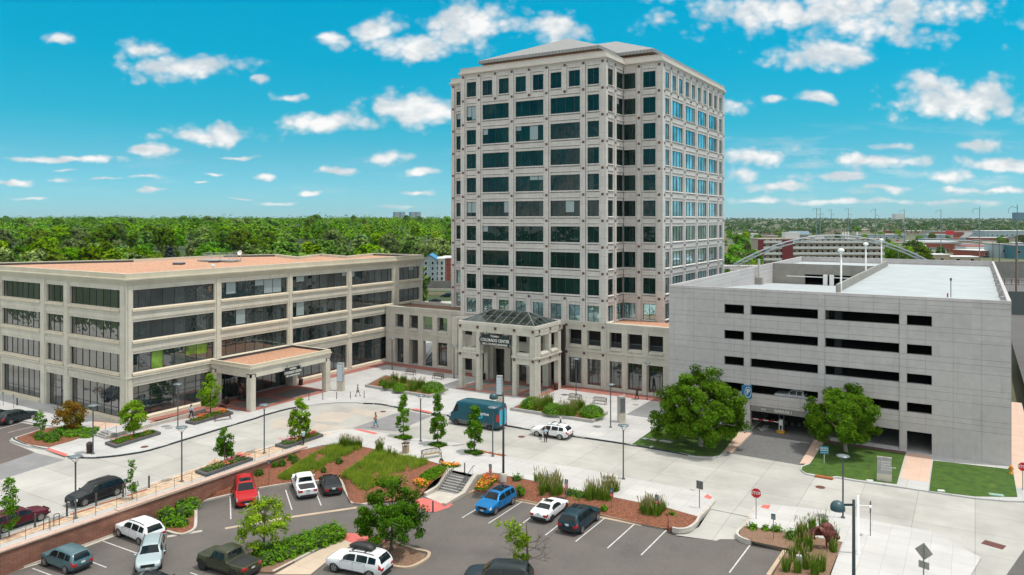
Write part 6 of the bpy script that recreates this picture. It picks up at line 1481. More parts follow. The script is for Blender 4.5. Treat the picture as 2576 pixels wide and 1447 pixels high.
for x in (-45.7, -43.25):
    mb = MB(); a, b_ = Vector((x, 60.1, -1.36)), Vector((x, 62.6, .0))
    mb.tube([a+Vector((0, -.3, .9)), a+Vector((0, 0, .95)), b_+Vector((0, 0, .95)), b_+Vector((0, .35, .95))], .03, 6)
    for k in range(9): p = a.lerp(b_, k/8); mb.cyl(p, p+Vector((0, 0, .95)), .014, None, 4)
    mb.build('handrail', M_dkpole, st, world=True)
mb = MB(); mb.prism([(-45.86, 60.2), (-43.1, 60.2), (-42.9, 57.4), (-46.0, 58.3)], -2.0, lambda x, y: lotz(x)+.03); mb.build('landing', M_kerb, st, world=True)
lw = thing('low_steps', 'three low concrete steps with a long low wall beside the annex', 'steps', g(A, 790, 365))
q0, q1, q2 = g(A, 820, 400), g(A, 1590, 187), g(A, 735, 372)
mb = MB(); d = (q1-q0).normalized(); nn = Vector((-d.y, d.x, 0))
mb.prism([tuple((q0))[:2], tuple(q1)[:2], tuple(q1+nn*.25)[:2], tuple(q0+nn*.25)[:2]], 0, .42); mb.build('low_wall', M_kerb, lw, world=True)
mb = MB(); e = (q0-q2).normalized(); f = Vector((-e.y, e.x, 0))
for i in range(3): mb.prism([tuple(v)[:2] for v in (q2+f*i*.32, q0+f*i*.32, q0+f*1.3, q2+f*1.3)], i*.14, (i+1)*.14)
mb.build('steps', M_step, lw, world=True)
for q in (q0+f*.1, q2+f*.1):
    mb = MB(); mb.tube([q+Vector((0, 0, .1)), q+Vector((0, 0, .95)), q+f*1.1+Vector((0, 0, 1.3)), q+f*1.1+Vector((0, 0, .4))], .022, 5); mb.build('handrail', M_rail, lw, world=True)

# ---- lamps
def lampA():
    t = thing('street_lamp', '', 'street lamp', (0, 0, 0), 0, 'flat topped street lamps')
    mb = MB(); mb.lathe([(.19, 0), (.19, .05), (.12, .12), (.075, .2), (.065, 4.75)], 10); mb.build('pole', M_pole, t)
    mb = MB(); mb.lathe([(.07, 4.7), (.09, 4.85), (.02, 4.86)], 10)
    for k in range(3): a = k*math.tau/3+.4; mb.tube([(0, 0, 4.8), (.2*math.cos(a), .2*math.sin(a), 5.05), (.42*math.cos(a), .42*math.sin(a), 5.3)], .022, 5)
    mb.build('bracket', M_pole, t)
    mb = MB(); mb.lathe([(.001, 5.24), (.40, 5.28), (.56, 5.34), (.54, 5.40), (.25, 5.47), (.001, 5.48)], 20); mb.build('lamp_head', M_shade, t)
    return t
LA = lampA(); first = True
for w, x, y, lab in ((A,583,1010,'street lamp on the tan pavers nearest the lower left corner'), (A,1403,725,'street lamp on the tan pavers left of the long flower planter'), (B,303,507,'street lamp on the tan pavers behind the red full size SUV'), (A,718,512,'street lamp beside the litter bin at the annex corner'),
                     (A,1373,305,'street lamp on the pavement between the two dark edged planters'), (Q,1290,1020,'street lamp on the plaza nearest the left arcade'), (Q,895,1012,'street lamp behind the annex direction pillar'), (Q,1768,1087,'street lamp on the plaza left of the entrance pavilion'),
                     (B,1510,413,'street lamp between the first two narrow trees'), (C,330,530,'street lamp between the square pit tree and the tall dark lamp'), (C,1338,705,'street lamp alone on the pavement above the long mulch bed'), (C,1240,307,'street lamp between the pavilion bed and the grey map pillar'),
                     (Pp,1070,833,'street lamp behind the benches right of the pavilion'), (Pp,1618,868,'street lamp by the right arcade, partly behind the large shade tree'), (E,235,1004,'street lamp on the pavement in front of the bison bed and direction slab')):
    if first: o = LA; o.location = g(w, x, y); first = False
    else: o = dup(LA, g(w, x, y))
    o['label'] = lab
def lampB(label, p, arm, base=True, h=8.9):
    t = thing('lot_lamp', label, 'lamp post', p, 0, 'tall dark dome lamps'); mb = MB(); mb.lathe([(.12, .75 if base else 0), (.085, h), (.001, h)], 10); mb.build('pole', M_dkpole, t)
    if base: mb = MB(); mb.lathe([(.33, 0), (.33, .8), (.30, .86), (.001, .86)], 14); mb.build('concrete_base', M_kerb, t)
    mb = MB(); a = Vector(arm)*.85; mb.box(0, 1, -.045, .045, -.06, .06); mb.v = [tuple(Vector((0, 0, h-.3))+a*v[0]+Vector((-a.y, a.x, 0))*v[1]+Vector((0, 0, v[2]))) for v in mb.v]; mb.build('arm', M_dkpole, t)
    mb = MB(); mb.lathe([(.42, -.32), (.44, -.22), (.40, .0), (.28, .16), (.12, .24), (.001, .26)], 16); mb.lathe([(.42, -.32), (.2, -.40), (.001, -.42)], 16); mb.build('dome_head', mat('dome_green', (.03, .075, .085), .4), t, a*1.15+Vector((0, 0, h-.3)))
    return t
lampB('tall dark dome lamp on a concrete base at the head of the parking lot', g(C, 412, 725, -.25), -RT)
lampB('tall dark dome lamp rising from the bottom edge at the lower right', at(2147.7, 45.7, 0), -RT, False)
def lampC(label, px, yb, yt):
    p = G(px, yb, 16.2); d = (p-EYE).dot(FW); h = (yb-yt)*d/F
    t = thing('roof_lamp', label, 'lamp post', p, 0, 'white mushroom lamps on the garage roof'); mb = MB(); mb.lathe([(.13, 0), (.11, h-.5), (.001, h-.5)], 8); mb.build('pole', M_white, t)
    mb = MB(); mb.lathe([(.10, h-.62), (.44, h-.40), (.43, h-.28), (.30, h-.08), (.001, h)], 14); mb.build('lamp_head', M_white, t)
lampC('white mushroom lamp on the garage roof at the near end of the dividing wall', 2115.8, 735, 624.5); lampC('white mushroom lamp on the garage roof halfway along the dividing wall', 2178, 698, 610); lampC('white mushroom lamp on the garage roof at the far end of the dividing wall', 2217.4, 675, 600)
# pale post with a bracket, thin pole
t = thing('flag_post', 'white post with a braced side arm at the lower right pavement', 'post', g(E, 352, 1280)); mb = MB(); mb.lathe([(.22, 0), (.22, .12), (.10, .2), (.075, 4.5), (.001, 4.5)], 10); mb.build('pole', M_white, t)
mb = MB(); a = RT*1.0; mb.cyl((0, 0, 3.75), a*.95+Vector((0, 0, 3.7)), .035, None, 6); mb.cyl((0, 0, 4.25), a*.6+Vector((0, 0, 3.75)), .012, None, 4); mb.ball(tuple(a*.95+Vector((0, 0, 3.62))), .14, .14, .12); mb.build('arm', M_white, t)
t = thing('slim_pole', 'thin dark pole with a narrow blade sign beside the white post', 'sign', g(E, 447, 1142)); mb = MB(); mb.lathe([(.03, 0), (.03, 2.85), (.001, 2.85)], 6); mb.build('pole', M_dkpole, t); mb = MB(); mb.box(-.035, .035, -.25, .25, 1.9, 2.75); mb.build('blade', M_pole, t)

# ---- signs
M_post = mat('sign_post', (.20, .21, .21), .5, metal=.4); M_navy = mat('sign_navy', (.006, .055, .10), .5); M_signred = mat('sign_red', (.55, .012, .02), .5, var=.05); M_back = mat('sign_back', (.16, .165, .17), .5, metal=.3); M_teal = mat('sign_teal', (.01, .17, .26), .5)
def plate(par, name, w, h, z, m, d=.02, y=-.03):
    mb = MB(); mb.box(-w/2, w/2, y-d, y, z-h/2, z+h/2); return mb.build(name, m, par)
def lotsign(lab, p, h=1.95, red=True, rot=0.0):
    t = thing('parking_sign', lab, 'sign', p, rot, 'small parking signs on posts'); mb = MB(); mb.box(-.025, .025, -.025, .025, 0, h); mb.build('post', M_post, t)
    b_ = plate(t, 'notice_plate', .34, .46, h-.18, M_navy)
    mb = MB()
    for k, (w_, zz) in enumerate(((.2, .12), (.24, .02), (.22, -.06), (.26, -.14))): mb.box(-w_/2, w_/2, -.056, -.052, h-.18+zz-.012, h-.18+zz+.012)
    mb.build('print_lines', M_letter, b_)
    if red:
        r_ = plate(t, 'warning_plate', .34, .30, h-.6, M_signred); mb = MB()
        for w_, zz in ((.22, .06), (.24, -.0), (.2, -.07)): mb.box(-w_/2, w_/2, -.056, -.052, h-.6+zz-.01, h-.6+zz+.01)
        mb.build('print_lines', M_letter, r_)
    return t
lotsign('navy and red parking sign on the mulch bank behind the red full size SUV', hillz(340, 750), 2.5, True, .3)
lotsign('navy and red parking sign in the mixed flower bed by the stairs', g(C, 313, 745, -.5), 1.95)
lotsign('navy and red parking sign behind the white coupe', g(C, 900, 875, -.6), 2.0)
lotsign('navy and red parking sign in the tall grass right of the dark teal SUV', g(C, 1248, 943, -.5), 1.95)
lotsign('navy and red parking sign in the rightmost grass group of the mulch bed', g(C, 1597, 1000, -.4), 1.95)
lotsign('navy sign without a red plate in the bison bed', g(D, 760, 1168), 2.0, False)
lotsign('small navy sign behind the black SUV by the thin young tree', g(A, 970, 838), 1.6, False, 1.2)
for x, y, lab in ((25,1300,'navy parking sign at the far left by the annex windows'), (105,1320,'navy parking sign between the two dark cars and the annex')): lotsign(lab, G(x*.3259, 597.5+y*.3259, 0), 1.9, False)
def stopsign(lab, p, h=2.25):
    t = thing('stop_sign', lab, 'stop sign', p, .25, 'red stop signs'); mb = MB(); mb.box(-.03, .03, -.03, .03, 0, h+.3); mb.build('post', M_post, t)
    def octo(r, y0, y1, m, nm, par):
        mb = MB(); pts = [(r*math.cos(math.pi/8+i*math.pi/4), r*math.sin(math.pi/8+i*math.pi/4)) for i in range(8)]
        vs = [(x, y0, h+z) for x, z in pts]+[(x, y1, h+z) for x, z in pts]; mb.add(vs, [tuple(range(8)), tuple(range(15, 7, -1))]+[(i, (i+1) % 8, 8+(i+1) % 8, 8+i) for i in range(8)]); return mb.build(nm, m, par)
    b_ = octo(.46, -.055, -.035, M_white, 'border', t); r_ = octo(.432, -.062, -.050, M_signred, 'sign_plate', t)
    text_mesh('lettering', 'STOP', .36, M_white, r_, frame((0, -.068, h), (1, 0, 0), (0, 0, 1)), .003, True)
stopsign('red stop sign at the mouth of the parking lot', g(D, 626, 1013)); stopsign('red stop sign at the right frame edge beside the garage corner', g(E, 1622, 790))
t = thing('sign_post', 'grey square sign seen from behind left of the lot entrance', 'sign', g(D, 189, 928), math.pi-.2); mb = MB(); mb.box(-.03, .03, -.03, .03, 0, 2.35); mb.build('post', M_post, t); plate(t, 'sign_plate', .66, .72, 2.05, M_back)
t = thing('sign_post', 'grey diamond sign seen from behind above a square plate, lower right', 'sign', G(2323.5, 1475, 0), math.pi-.35); mb = MB(); mb.box(-.035, .035, -.035, .035, 0, 2.9); mb.build('post', M_post, t)
mb = MB(); k = .62; mb.add([(0, -.05, 2.45-k), (k, -.05, 2.45), (0, -.05, 2.45+k), (-k, -.05, 2.45), (0, -.03, 2.45-k), (k, -.03, 2.45), (0, -.03, 2.45+k), (-k, -.03, 2.45)], [(0, 1, 2, 3), (7, 6, 5, 4), (0, 4, 5, 1), (1, 5, 6, 2), (2, 6, 7, 3), (3, 7, 4, 0)]); mb.build('diamond_plate', mat('sign_back_tan', (.27, .26, .23), .5, metal=.2), t); plate(t, 'lower_plate', .72, .5, 1.5, MATS['sign_back_tan'])
t = thing('no_parking_sign', 'blue no parking sign on the lawn right of the garage driveway', 'sign', g(D, 1152, 583), .3); mb = MB(); mb.box(-.025, .025, -.02, .02, 0, 1.75); mb.build('post', M_white, t); b_ = plate(t, 'sign_plate', .85, .82, 1.4, M_teal)
for i, (tx, hh) in enumerate((('NO RTD', .2), ('PARKING', .19))): text_mesh('lettering', tx, hh, M_white, b_, frame((0, -.055, 1.6-i*.22), (1, 0, 0), (0, 0, 1)), .004, True)
text_mesh('lettering', 'VIOLATORS TOWED', .085, M_white, b_, frame((0, -.055, 1.13), (1, 0, 0), (0, 0, 1)), .004, True)
M_totem = mat('totem_grey', (.33, .32, .31), .6, coords='World', scale=1); M_tstone = mat('totem_stone', (.52, .47, .38), .85, coords='World', scale=1); M_panel = mat('sign_panel_pale', (.50, .60, .66), .5, var=.05)
a_, b2 = g(E, 497, 716), g(E, 612, 731); d = (b2-a_); ang = math.atan2(d.y, d.x); wd = d.length
t = thing('direction_slab', 'grey concrete direction sign with parking, theater and restaurants lettering on the lawn', 'sign', (a_+b2)/2+Vector((-d.y, d.x, 0)).normalized()*.15, ang); mb = MB(); mb.box(-wd/2, wd/2, -.15, .15, 0, .72); mb.build('stone_base', M_tstone, t); mb = MB(); mb.box(-wd/2+.02, wd/2-.02, -.13, .13, .72, 2.3); mb.box(-wd/2, wd/2, -.15, .15, 2.3, 2.37); pn_ = mb.build('panel', M_totem, t)
for i, tx in enumerate(('PARKING', 'THEATER', 'RESTAURANTS', 'JUNCTION')): text_mesh('lettering', tx, .2, M_letter, pn_, frame((-wd*.22, -.145, 1.93-i*.25), (1, 0, 0), (0, 0, 1)), .004, True, 'LEFT')
mb = MB(); mb.add([(-wd*.36, -.145, 2.02), (-wd*.40, -.145, 1.9), (-wd*.32, -.145, 1.9)], [(0, 1, 2)]); mb.build('arrow', M_letter, pn_)
def totem(lab, p, rot, w, dp, h, base, word, vertical, panelh, group='direction pillars'):
    t = thing('direction_pillar', lab, 'sign', p, rot, group); mb = MB(); mb.box(-w/2-.02, w/2+.02, -dp/2-.02, dp/2+.02, 0, base); mb.build('stone_base', M_tstone, t); mb = MB(); mb.box(-w/2, w/2, -dp/2, dp/2, base+.02, h); pb = mb.build('pillar', M_totem, t)
    mb = MB()
    n = 6
    for i in range(n): z0 = base+.15+(h-base-.35)*i/n; mb.box(-w*.42, w*.42, -dp/2-.03, -dp/2-.005, z0+.02, z0+(h-base-.35)/n-.02)
    mb.build('name_panel', M_panel if panelh else M_back, pb)
    if vertical: text_mesh('lettering', word, .42, M_white, pb, frame((w/2+.012, 0, h-.95), (0, 0, -1), (0, -1, 0)) if False else frame((w/2+.012, .0, h-.9), (0, 0, -1), (0, 1, 0)), .004, True)
    else: text_mesh('lettering', word, .75, M_white, pb, frame((-w/2-.012, 0, h-.55), (0, -1, 0), (0, 0, 1)), .004, True)
    mb = MB()
    for i in range(20):
        a0, a1 = i*math.tau/20, (i+1)*math.tau/20; mb.quad(*[(r_*math.cos(a), -dp/2-.03, base*.55+r_*math.sin(a)) for r_, a in ((.2, a0), (.2, a1), (.25, a1), (.25, a0))])
    mb.build('ring_emblem', M_totem, t)
totem('grey direction pillar lettered Annex with pale panels before the annex', g(Q, 880, 1187)+Vector((0, .35, 0)), .35, .95, .7, 4.2, 1.35, 'ANNEX', True, True)
totem('grey direction pillar with a large numeral 1, behind the delivery van', g(Pp, 470, 905)+Vector((0, .3, 0)), .35, .8, .7, 4.0, 1.3, '1', False, True)
totem('grey map pillar on the plaza near the large shade tree', g(Pp, 1412, 1043)+Vector((0, .3, 0)), .9, .8, .7, 3.3, 1.15, 'COLORADO', True, False)

# ---- benches, bins, bollards
M_bench = mat('bench_bronze', (.075, .038, .028), .7); M_mosaic = mat('mosaic_seat', (.3, .3, .2), .6, var=0, extra=lambda t, co, c: t.ramp(t.noise(co, 2.2, 1), [(.32, (.08, .10, .20)), (.45, (.22, .17, .05)), (.55, (.10, .17, .16)), (.7, (.20, .11, .06))]))
def bench(lab, p, rot, seat=None, w=1.9):
    t = thing('bench', lab, 'bench', p, rot, 'plaza benches')
    mb = MB()
    for i in range(5): mb.box(-w/2, w/2, -.25+i*.1, -.17+i*.1, .43, .46)
    mb.build('seat', seat or M_bench, t); mb = MB()
    mb.tube([(-w/2-.05, -.1, .62), (-w/2, .25, .82), (-w/4, .32, .88), (w/4, .32, .88), (w/2, .25, .82), (w/2+.05, -.1, .62)], .045, 6)
    for i in range(15): x = -w/2+w*i/14; mb.cyl((x, .24, .46), (x*1.0, .30, .86), .026, None, 4)
    mb.build('backrest', M_bench, t)
    for sx in (-1, 1):
        for y in (-.22, .24): mb = MB(); mb.tube([(sx*(w/2-.06), y, .44), (sx*(w/2+.02), y*1.2, 0)], .042, 5); mb.build('leg', M_bench, t)
    return t
for w, x, y, r, s_, lab in ((Q,1430,1058,0,None,'plain bronze bench on the plaza nearest the arcade stairs'), (Q,1645,1092,0,None,'plain bronze bench between the left plaza bed and the pavilion'), (Pp,1060,873,0,M_mosaic,'mosaic seat bench beside the street lamp right of the pavilion'), (Pp,1252,900,0,M_mosaic,'mosaic seat bench on the open plaza, farther from the pavilion'), (A,1720,250,1.2,None,'bronze bench beside the orange flower planter')): bench(lab, g(w, x, y), r, s_)
bench('brightly striped bench on the pavement above the bank', g(B, 1592, 540), -2.1+math.pi, mat('stripe_seat', (.3, .2, .1), .6, var=0, extra=lambda t, co, c: t.ramp(t.math('FRACT', t.math('MULTIPLY', t.xyz(co)[0], 3.1)), [(0, (.02, .25, .35)), (.3, (.55, .25, .02)), (.6, (.35, .04, .05)), (.85, (.1, .3, .08))])), 2.1)
def bin_(lab, p, m, h=1.0, r=.33):
    t = thing('litter_bin', lab, 'litter bin', p, 0, 'litter bins'); mb = MB(); mb.lathe([(.001, 0), (r*.9, 0), (r, h*.8), (r*.98, h*.82)], 14)
    for k in range(14): a = k*math.tau/14; mb.box(-.02, .02, -.012, .012, .05, h*.8); n0 = len(mb.v)-8; mb.v[n0:] = [(math.cos(a)*(r+.01)+v[0]*-math.sin(a), math.sin(a)*(r+.01)+v[0]*math.cos(a), v[2]) for v in mb.v[n0:]]
    mb.build('bin_body', m, t); mb = MB(); mb.lathe([(r*1.08, h*.82), (r*1.08, h*.88), (r*.55, h), (.001, h)], 14); mb.build('lid', m, t)
M_bin = mat('bin_brown', (.075, .045, .04), .5, metal=.2); M_binr = mat('bin_rust', (.13, .045, .03), .6)
for w, x, y, m, h, lab in ((A,692,505,M_bin,1.25,'brown litter bin beside the street lamp at the annex corner'), (Q,585,1140,M_bin,1.1,'dark litter bin at the right column of the annex canopy'), (Q,12,1287,M_bin,1.1,'dark litter bin at the left side of the annex canopy'), (Pp,915,790,M_binr,1.15,'rust brown litter bin at the right corner of the pavilion'), (Pp,353,712,M_bin,1.1,'dark litter bin inside the pavilion by the tall columns')): bin_(lab, g(w, x, y), m, h)
t = thing('litter_bin', 'square tan roofed litter bin at the edge of the pavement above the bank', 'litter bin', g(B, 1395, 503), .3, 'litter bins'); mb = MB(); mb.box(-.3, .3, -.3, .3, 0, .75)
for sx in (-1, 1):
    for sy in (-1, 1): mb.box(sx*.27-.03, sx*.27+.03, sy*.27-.03, sy*.27+.03, .75, 1.05)
mb.build('bin_body', mat('bin_tan', (.36, .27, .19), .7), t); mb = MB(); mb.box(-.36, .36, -.36, .36, 1.05, 1.13); mb.build('lid', M_bench, t)
M_boll = mat('bollard_dark', (.05, .048, .046), .6)
def bollard(lab, p, h=.95, r=.055, group='dark bollards'):
    t = MB(); t.lathe([(r, 0), (r, h-.02), (r*.8, h), (.001, h)], 10); t.lathe([(r*1.5, 0), (r*1.5, .03), (r, .035)], 10); return tag(t.build('bollard', M_boll, loc=p), lab, 'bollard', group)
for x, y, lab in ((517,992,'dark bollard in front of the black SUV nose'), (742,912,'dark bollard beside the middle of the black SUV'), (950,842,'dark bollard at the tail of the black SUV'), (1150,772,'dark bollard where the tan pavers begin, right of the thin young tree'), (270,1076,'dark bollard between the maroon car and the hoop racks'), (2,1170,'dark bollard at the left frame edge below the maroon car')): bollard(lab, g(A, x, y), 1.15, .085)
for x, y, lab in ((648,1256,'thin bollard of the plaza row, closest to the canopy'), (755,1251,'thin bollard of the plaza row, second from the canopy'), (862,1247,'thin bollard in the middle of the plaza row below the direction pillar'), (968,1244,'thin bollard of the plaza row just left of the walking woman'), (1074,1240,'thin bollard of the plaza row just right of the walking woman')): bollard(lab, g(Q, x, y), 1.0, .05)
bollard('dark bollard at the head of the concrete stairs', g(B, 1850, 655), 1.0, .06); bollard('brown wooden bollard on the red pad below the stairs', L(B, 1605, 962), 1.05, .075)
bollard('black bollard on the annex pavement by the navy signs', G(133*.3259, 597.5+1295*.3259, 0), 1.0, .09)
for x, y, lab in ((358,1094,'rust coloured hoop rack nearer the lamp on the tan pavers'), (437,1066,'rust coloured hoop rack farther from the viewer on the tan pavers')):
    mb = MB(); u = Vector((.33, .94, 0)).normalized()*.2; mb.tube([-u, -u+Vector((0, 0, .95)), -u*.6+Vector((0, 0, 1.02)), u*.6+Vector((0, 0, 1.02)), u+Vector((0, 0, .95)), u], .035, 6); tag(mb.build('bike_rack', mat('rack_rust', (.12, .06, .04), .6), loc=g(A, x, y)), lab, 'bike rack', 'hoop bike racks')
mb = MB()
for i in range(6): mb.tube([(i*.3, 0, 0), (i*.3, .1, .8), (i*.3, .5, .8), (i*.3, .6, 0)], .03, 5)
mb.cyl((0, .1, .8), (1.5, .1, .8), .03); tag(mb.build('bike_rack', M_dkpole, loc=(-85.6, 106.2, 0)), 'dark bike rack inside the second arch of the left arcade', 'bike rack')
for w, x, y, lab in ((B,1670,572,'dark stand on a heavy foot at the end of the striped bench'), (A,1790,557,'dark stand on a round foot at the long flower planter')):
    t = thing('ash_stand', lab, 'stand', g(w, x, y), 0, 'dark pedestal stands'); mb = MB(); mb.lathe([(.001, 0), (.28, 0), (.26, .1), (.16, .32), (.04, .42)], 12); mb.build('foot', M_dkpole, t); mb = MB(); mb.cyl((0, 0, .4), (0, 0, 1.15), .03); mb.build('stem', M_dkpole, t)
# hydrant, markers, drains
t = thing('fire_hydrant', 'yellow fire hydrant on the lawn corner beside the garage', 'fire hydrant', g(E, 1532, 662)); m_h = mat('hydrant_yellow', (.55, .25, .02), .55, var=.15); mb = MB(); mb.lathe([(.24, 0), (.24, .06), (.15, .1), (.15, .62), (.20, .64), (.20, .68), (.14, .78), (.06, .86), (.05, .92), (.001, .92)], 12); mb.build('barrel', m_h, t)
for a in (0, math.pi, -math.pi/2): mb = MB(); mb.cyl((.12*math.cos(a), .12*math.sin(a), .48), (.27*math.cos(a), .27*math.sin(a), .48), .075, None, 8); mb.build('outlet', m_h, t)
def boxthing(nm, lab, cat, p, sx, sy, sz, m, rot=0.0, grp=None):
    mb = MB(); e = .03; mb.box(-sx/2, sx/2, -sy/2, sy/2, 0, sz-e); mb.box(-sx/2+e, sx/2-e, -sy/2+e, sy/2-e, sz-e, sz); return tag(mb.build(nm, m, loc=p, rot=rot), lab, cat, grp)
boxthing('utility_post', 'small pale grey utility post in the grasses before the bison sculpture', 'utility post', g(D, 958, 1397), .38, .28, 1.0, mat('utility_grey', (.45, .47, .47), .5), .3)
boxthing('kerb_light', 'small white ground light by the direction slab', 'ground light', g(E, 442, 722), .6, .22, .14, M_white, .35, 'white ground lights'); boxthing('kerb_light', 'small white ground light at the front of the right hand lawn', 'ground light', g(E, 993, 801), .6, .25, .14, M_white, .35, 'white ground lights')
boxthing('utility_cover', 'pale green utility cover flush in the right hand lawn', 'utility cover', g(E, 1420, 828), 1.2, .6, .05, mat('cover_green', (.25, .38, .33), .6), .2)
a_ = g(E, 88, 690, -.05); d = (g(E, 134, 700)-g(E, 48, 685)).normalized(); mb = MB(); mb.box(-.85, .85, -.25, .25, -.1, .07); mb.box(-.85, .85, -.29, -.25, -.08, .0); tag(mb.build('storm_drain', M_rust, loc=a_, rot=math.atan2(d.y, d.x)), 'rust coloured storm drain in the kerb of the garage lawn', 'storm drain')
mb = MB(); mb.box(-.75, .75, -.5, .5, 0, .012)
for i in range(6): mb.box(-.68+i*.24, -.56+i*.24, -.45, .45, .012, .03)
tag(mb.build('storm_grate', M_brown, loc=g(E, 1398, 1212, ROADZ+.004), rot=-.3), 'dark iron storm grate in the road at the lower right', 'storm grate')
for w, x, y, z, lab in ((C,888,57,0,'round grey cover on the plaza by the mosaic benches'), (C,1140,302,0,'round grey cover on the plaza below the pavilion bed'), (C,1433,132,0,'round grey cover on the plaza left of the large shade tree'), (C,1212,694,0,'round grey cover beside the lone street lamp'), (Q,1228,1021,0,'round grey cover on the plaza by the arcade lamp'), (A,1302,313,0,'round grey cover between the dark edged planters'), (D,1140,990,0,'round grey cover beside the lamp in front of the bison bed')):
    o = disc('ground_plate', g(w, x, y, z), .45, mat('lid_grey', (.27, .27, .265), .8), .012); tag(o, lab, 'ground plate', 'round grey lids')
for i, (x0_, y0_, x1_, y1_) in enumerate(((225,485,285,503), (295,499,352,516), (362,513,425,527))):
    a_, b2 = g(C, x0_, y0_), g(C, x1_, y1_); d = (b2-a_); L0 = d.length; mb = MB(); mb.box(0, L0, -.3, .3, 0, .012)
    for k in range(7): mb.box(L0*(k+.2)/7, L0*(k+.8)/7, -.26, .26, .012, .03)
    tag(mb.build('tree_grate', M_rust, loc=a_, rot=math.atan2(d.y, d.x)), ['rust coloured paving grate nearest the square pit tree', 'rust coloured paving grate in the middle of the three by the drive', 'rust coloured paving grate below the tall dark lamp'][i], 'paving grate', 'rust coloured paving grates')
# garage entrance gear
eg = g(G3, 1255, 700, ROADZ+.01)
t = thing('barrier_gate', 'white ticket machine with a raised striped barrier arm at the garage entrance', 'barrier gate', (eg.x, eg.y+.3, ROADZ+.01)); mb = MB(); mb.box(-.22, .22, -.3, .3, 0, 1.5); mb.build('cabinet', M_white, t); mb = MB(); mb.box(-.12, .12, -.33, -.3, .25, .8); mb.build('slot_panel', M_black, t)
mb = MB()
for i in range(8): mb.box(-.2-i*.62-.62, -.2-i*.62, -.36, -.31, 1.12, 1.24, i % 2)
mb.build('arm', [M_white, M_signred], t)
mb = MB(); mb.cyl((.3, 0, 0), (.3, 0, 2.6), .09, None, 8); mb.cyl((-.3, .35, 0), (-.3, .35, 2.6), .09, None, 8); mb.build('pipe', M_pole, t)
mb = MB(); mb.prism([(-.9, 3.0), (-.5, 3.0), (.1, .7), (.55, -.2), (.45, -.6), (0, -.75), (-.4, -.55), (-.45, -.1), (-.25, .5)], 0, .2); tag(mb.build('yellow_kerb', mat('kerb_yellow', (.60, .30, .02), .6, var=.15), loc=(eg.x, eg.y, ROADZ+.006)), 'curved yellow kerb round the ticket machine', 'kerb')
def ground_poly(pts, z, m=M_white, nm='road_marking'): return poly(nm, pts, z, m, kind='structure')
ax = g(G3, 1085, 665, ROADZ); az = ROADZ+.02
ground_poly([(ax.x-.85, ax.y+.1), (ax.x, ax.y-1.4), (ax.x+.85, ax.y+.1), (ax.x+.35, ax.y+.1), (ax.x+.35, ax.y+1.6), (ax.x-.35, ax.y+1.6), (ax.x-.35, ax.y+.1)], az, M_line)
for i in range(9): x = -23.2+i*.83; ground_poly([(x, 99.3), (x+.42, 99.3), (x+.1, 101.2), (x-.32, 101.2)], ROADZ+.014, M_line)
# roof gate
rp = onY(*G1(1740, 405), 151.0); t = thing('barrier_gate', 'white double barrier gate on the garage roof ramp', 'barrier gate', (rp.x, 150.5, 13.5)); mb = MB(); mb.box(-.9, -.2, -.3, .3, 0, 2.0); mb.box(.2, .9, -.3, .3, 0, 2.0); mb.build('cabinet', M_white, t)
mb = MB(); mb.box(-7.5, -.9, -.06, .06, 1.45, 1.6); mb.box(.9, 4.6, -.06, .06, 1.45, 1.6); mb.build('arm', M_white, t)
pc = onX(*G1(1030, 385), -33.3); t = thing('vent_pipe', 'grey vent pipe on a concrete base by the garage roof parapet', 'vent pipe', (-33.2, pc.y, 14.1)); mb = MB(); mb.box(-.6, .6, -.6, .6, -.2, 1.3); mb.build('pedestal', M_garin, t); mb = MB(); mb.cyl((0, 0, 1.3), (0, 0, 4.6), .22, None, 10); mb.build('pipe', M_coping, t)
t = thing('standpipe', 'thin standpipe near the front of the garage roof', 'standpipe', G(1932+1840/4, 616.3+528/4, 16.2)); mb = MB(); mb.cyl((0, 0, 0), (0, 0, 2.2), .05, None, 6); mb.box(-.12, .12, -.12, .12, 2.1, 2.4); mb.build('pipe', M_pole, t); mb = MB(); mb.cyl((-.35, 0, 0), (-.35, 0, .5), .09, None, 6); mb.build('valve', M_signred, t)
# ---- bison sculpture
def skin(name, pts, edges, m, par=None, sub_=1, loc=None, rot=0.0, flat=None, root=0):
    "grow a smooth body round a skeleton: pts = (x, y, z, radius)"
    me = bpy.data.meshes.new(name); me.from_pydata([p[:3] for p in pts], edges, []); o = bpy.data.objects.new(name, me); COL.objects.link(o)
    md = o.modifiers.new('skin', 'SKIN'); md.use_smooth_shade = True
    for i, p in enumerate(pts): r = p[3]; me.skin_vertices[0].data[i].radius = (r, r) if not isinstance(r, tuple) else r
    me.skin_vertices[0].data[root].use_root = True
    if sub_: sm_ = o.modifiers.new('sub', 'SUBSURF'); sm_.levels = sub_; sm_.render_levels = sub_
    dg = bpy.context.evaluated_depsgraph_get(); nm = bpy.data.meshes.new_from_object(o.evaluated_get(dg)); bpy.data.objects.remove(o); nm.materials.clear(); nm.materials.append(m); nm.name = name
    for p in nm.polygons: p.use_smooth = True
    return link(name, nm, par, loc, rot)
def stain(t, co, c): return t.mix(t.smooth(t.noise(co, 7, 4), .45, .62), c, (.05, .012, .010))
M_bison = mat('bison_bronze', (.17, .045, .032), .45, metal=.35, var=.3, scale=4, extra=stain, bump=.9, bscale=11)
bp_ = g(D, 1130, 1236); bt = thing('bison_sculpture', 'dark red openwork bison sculpture standing in the grass bed', 'sculpture', bp_, .35)
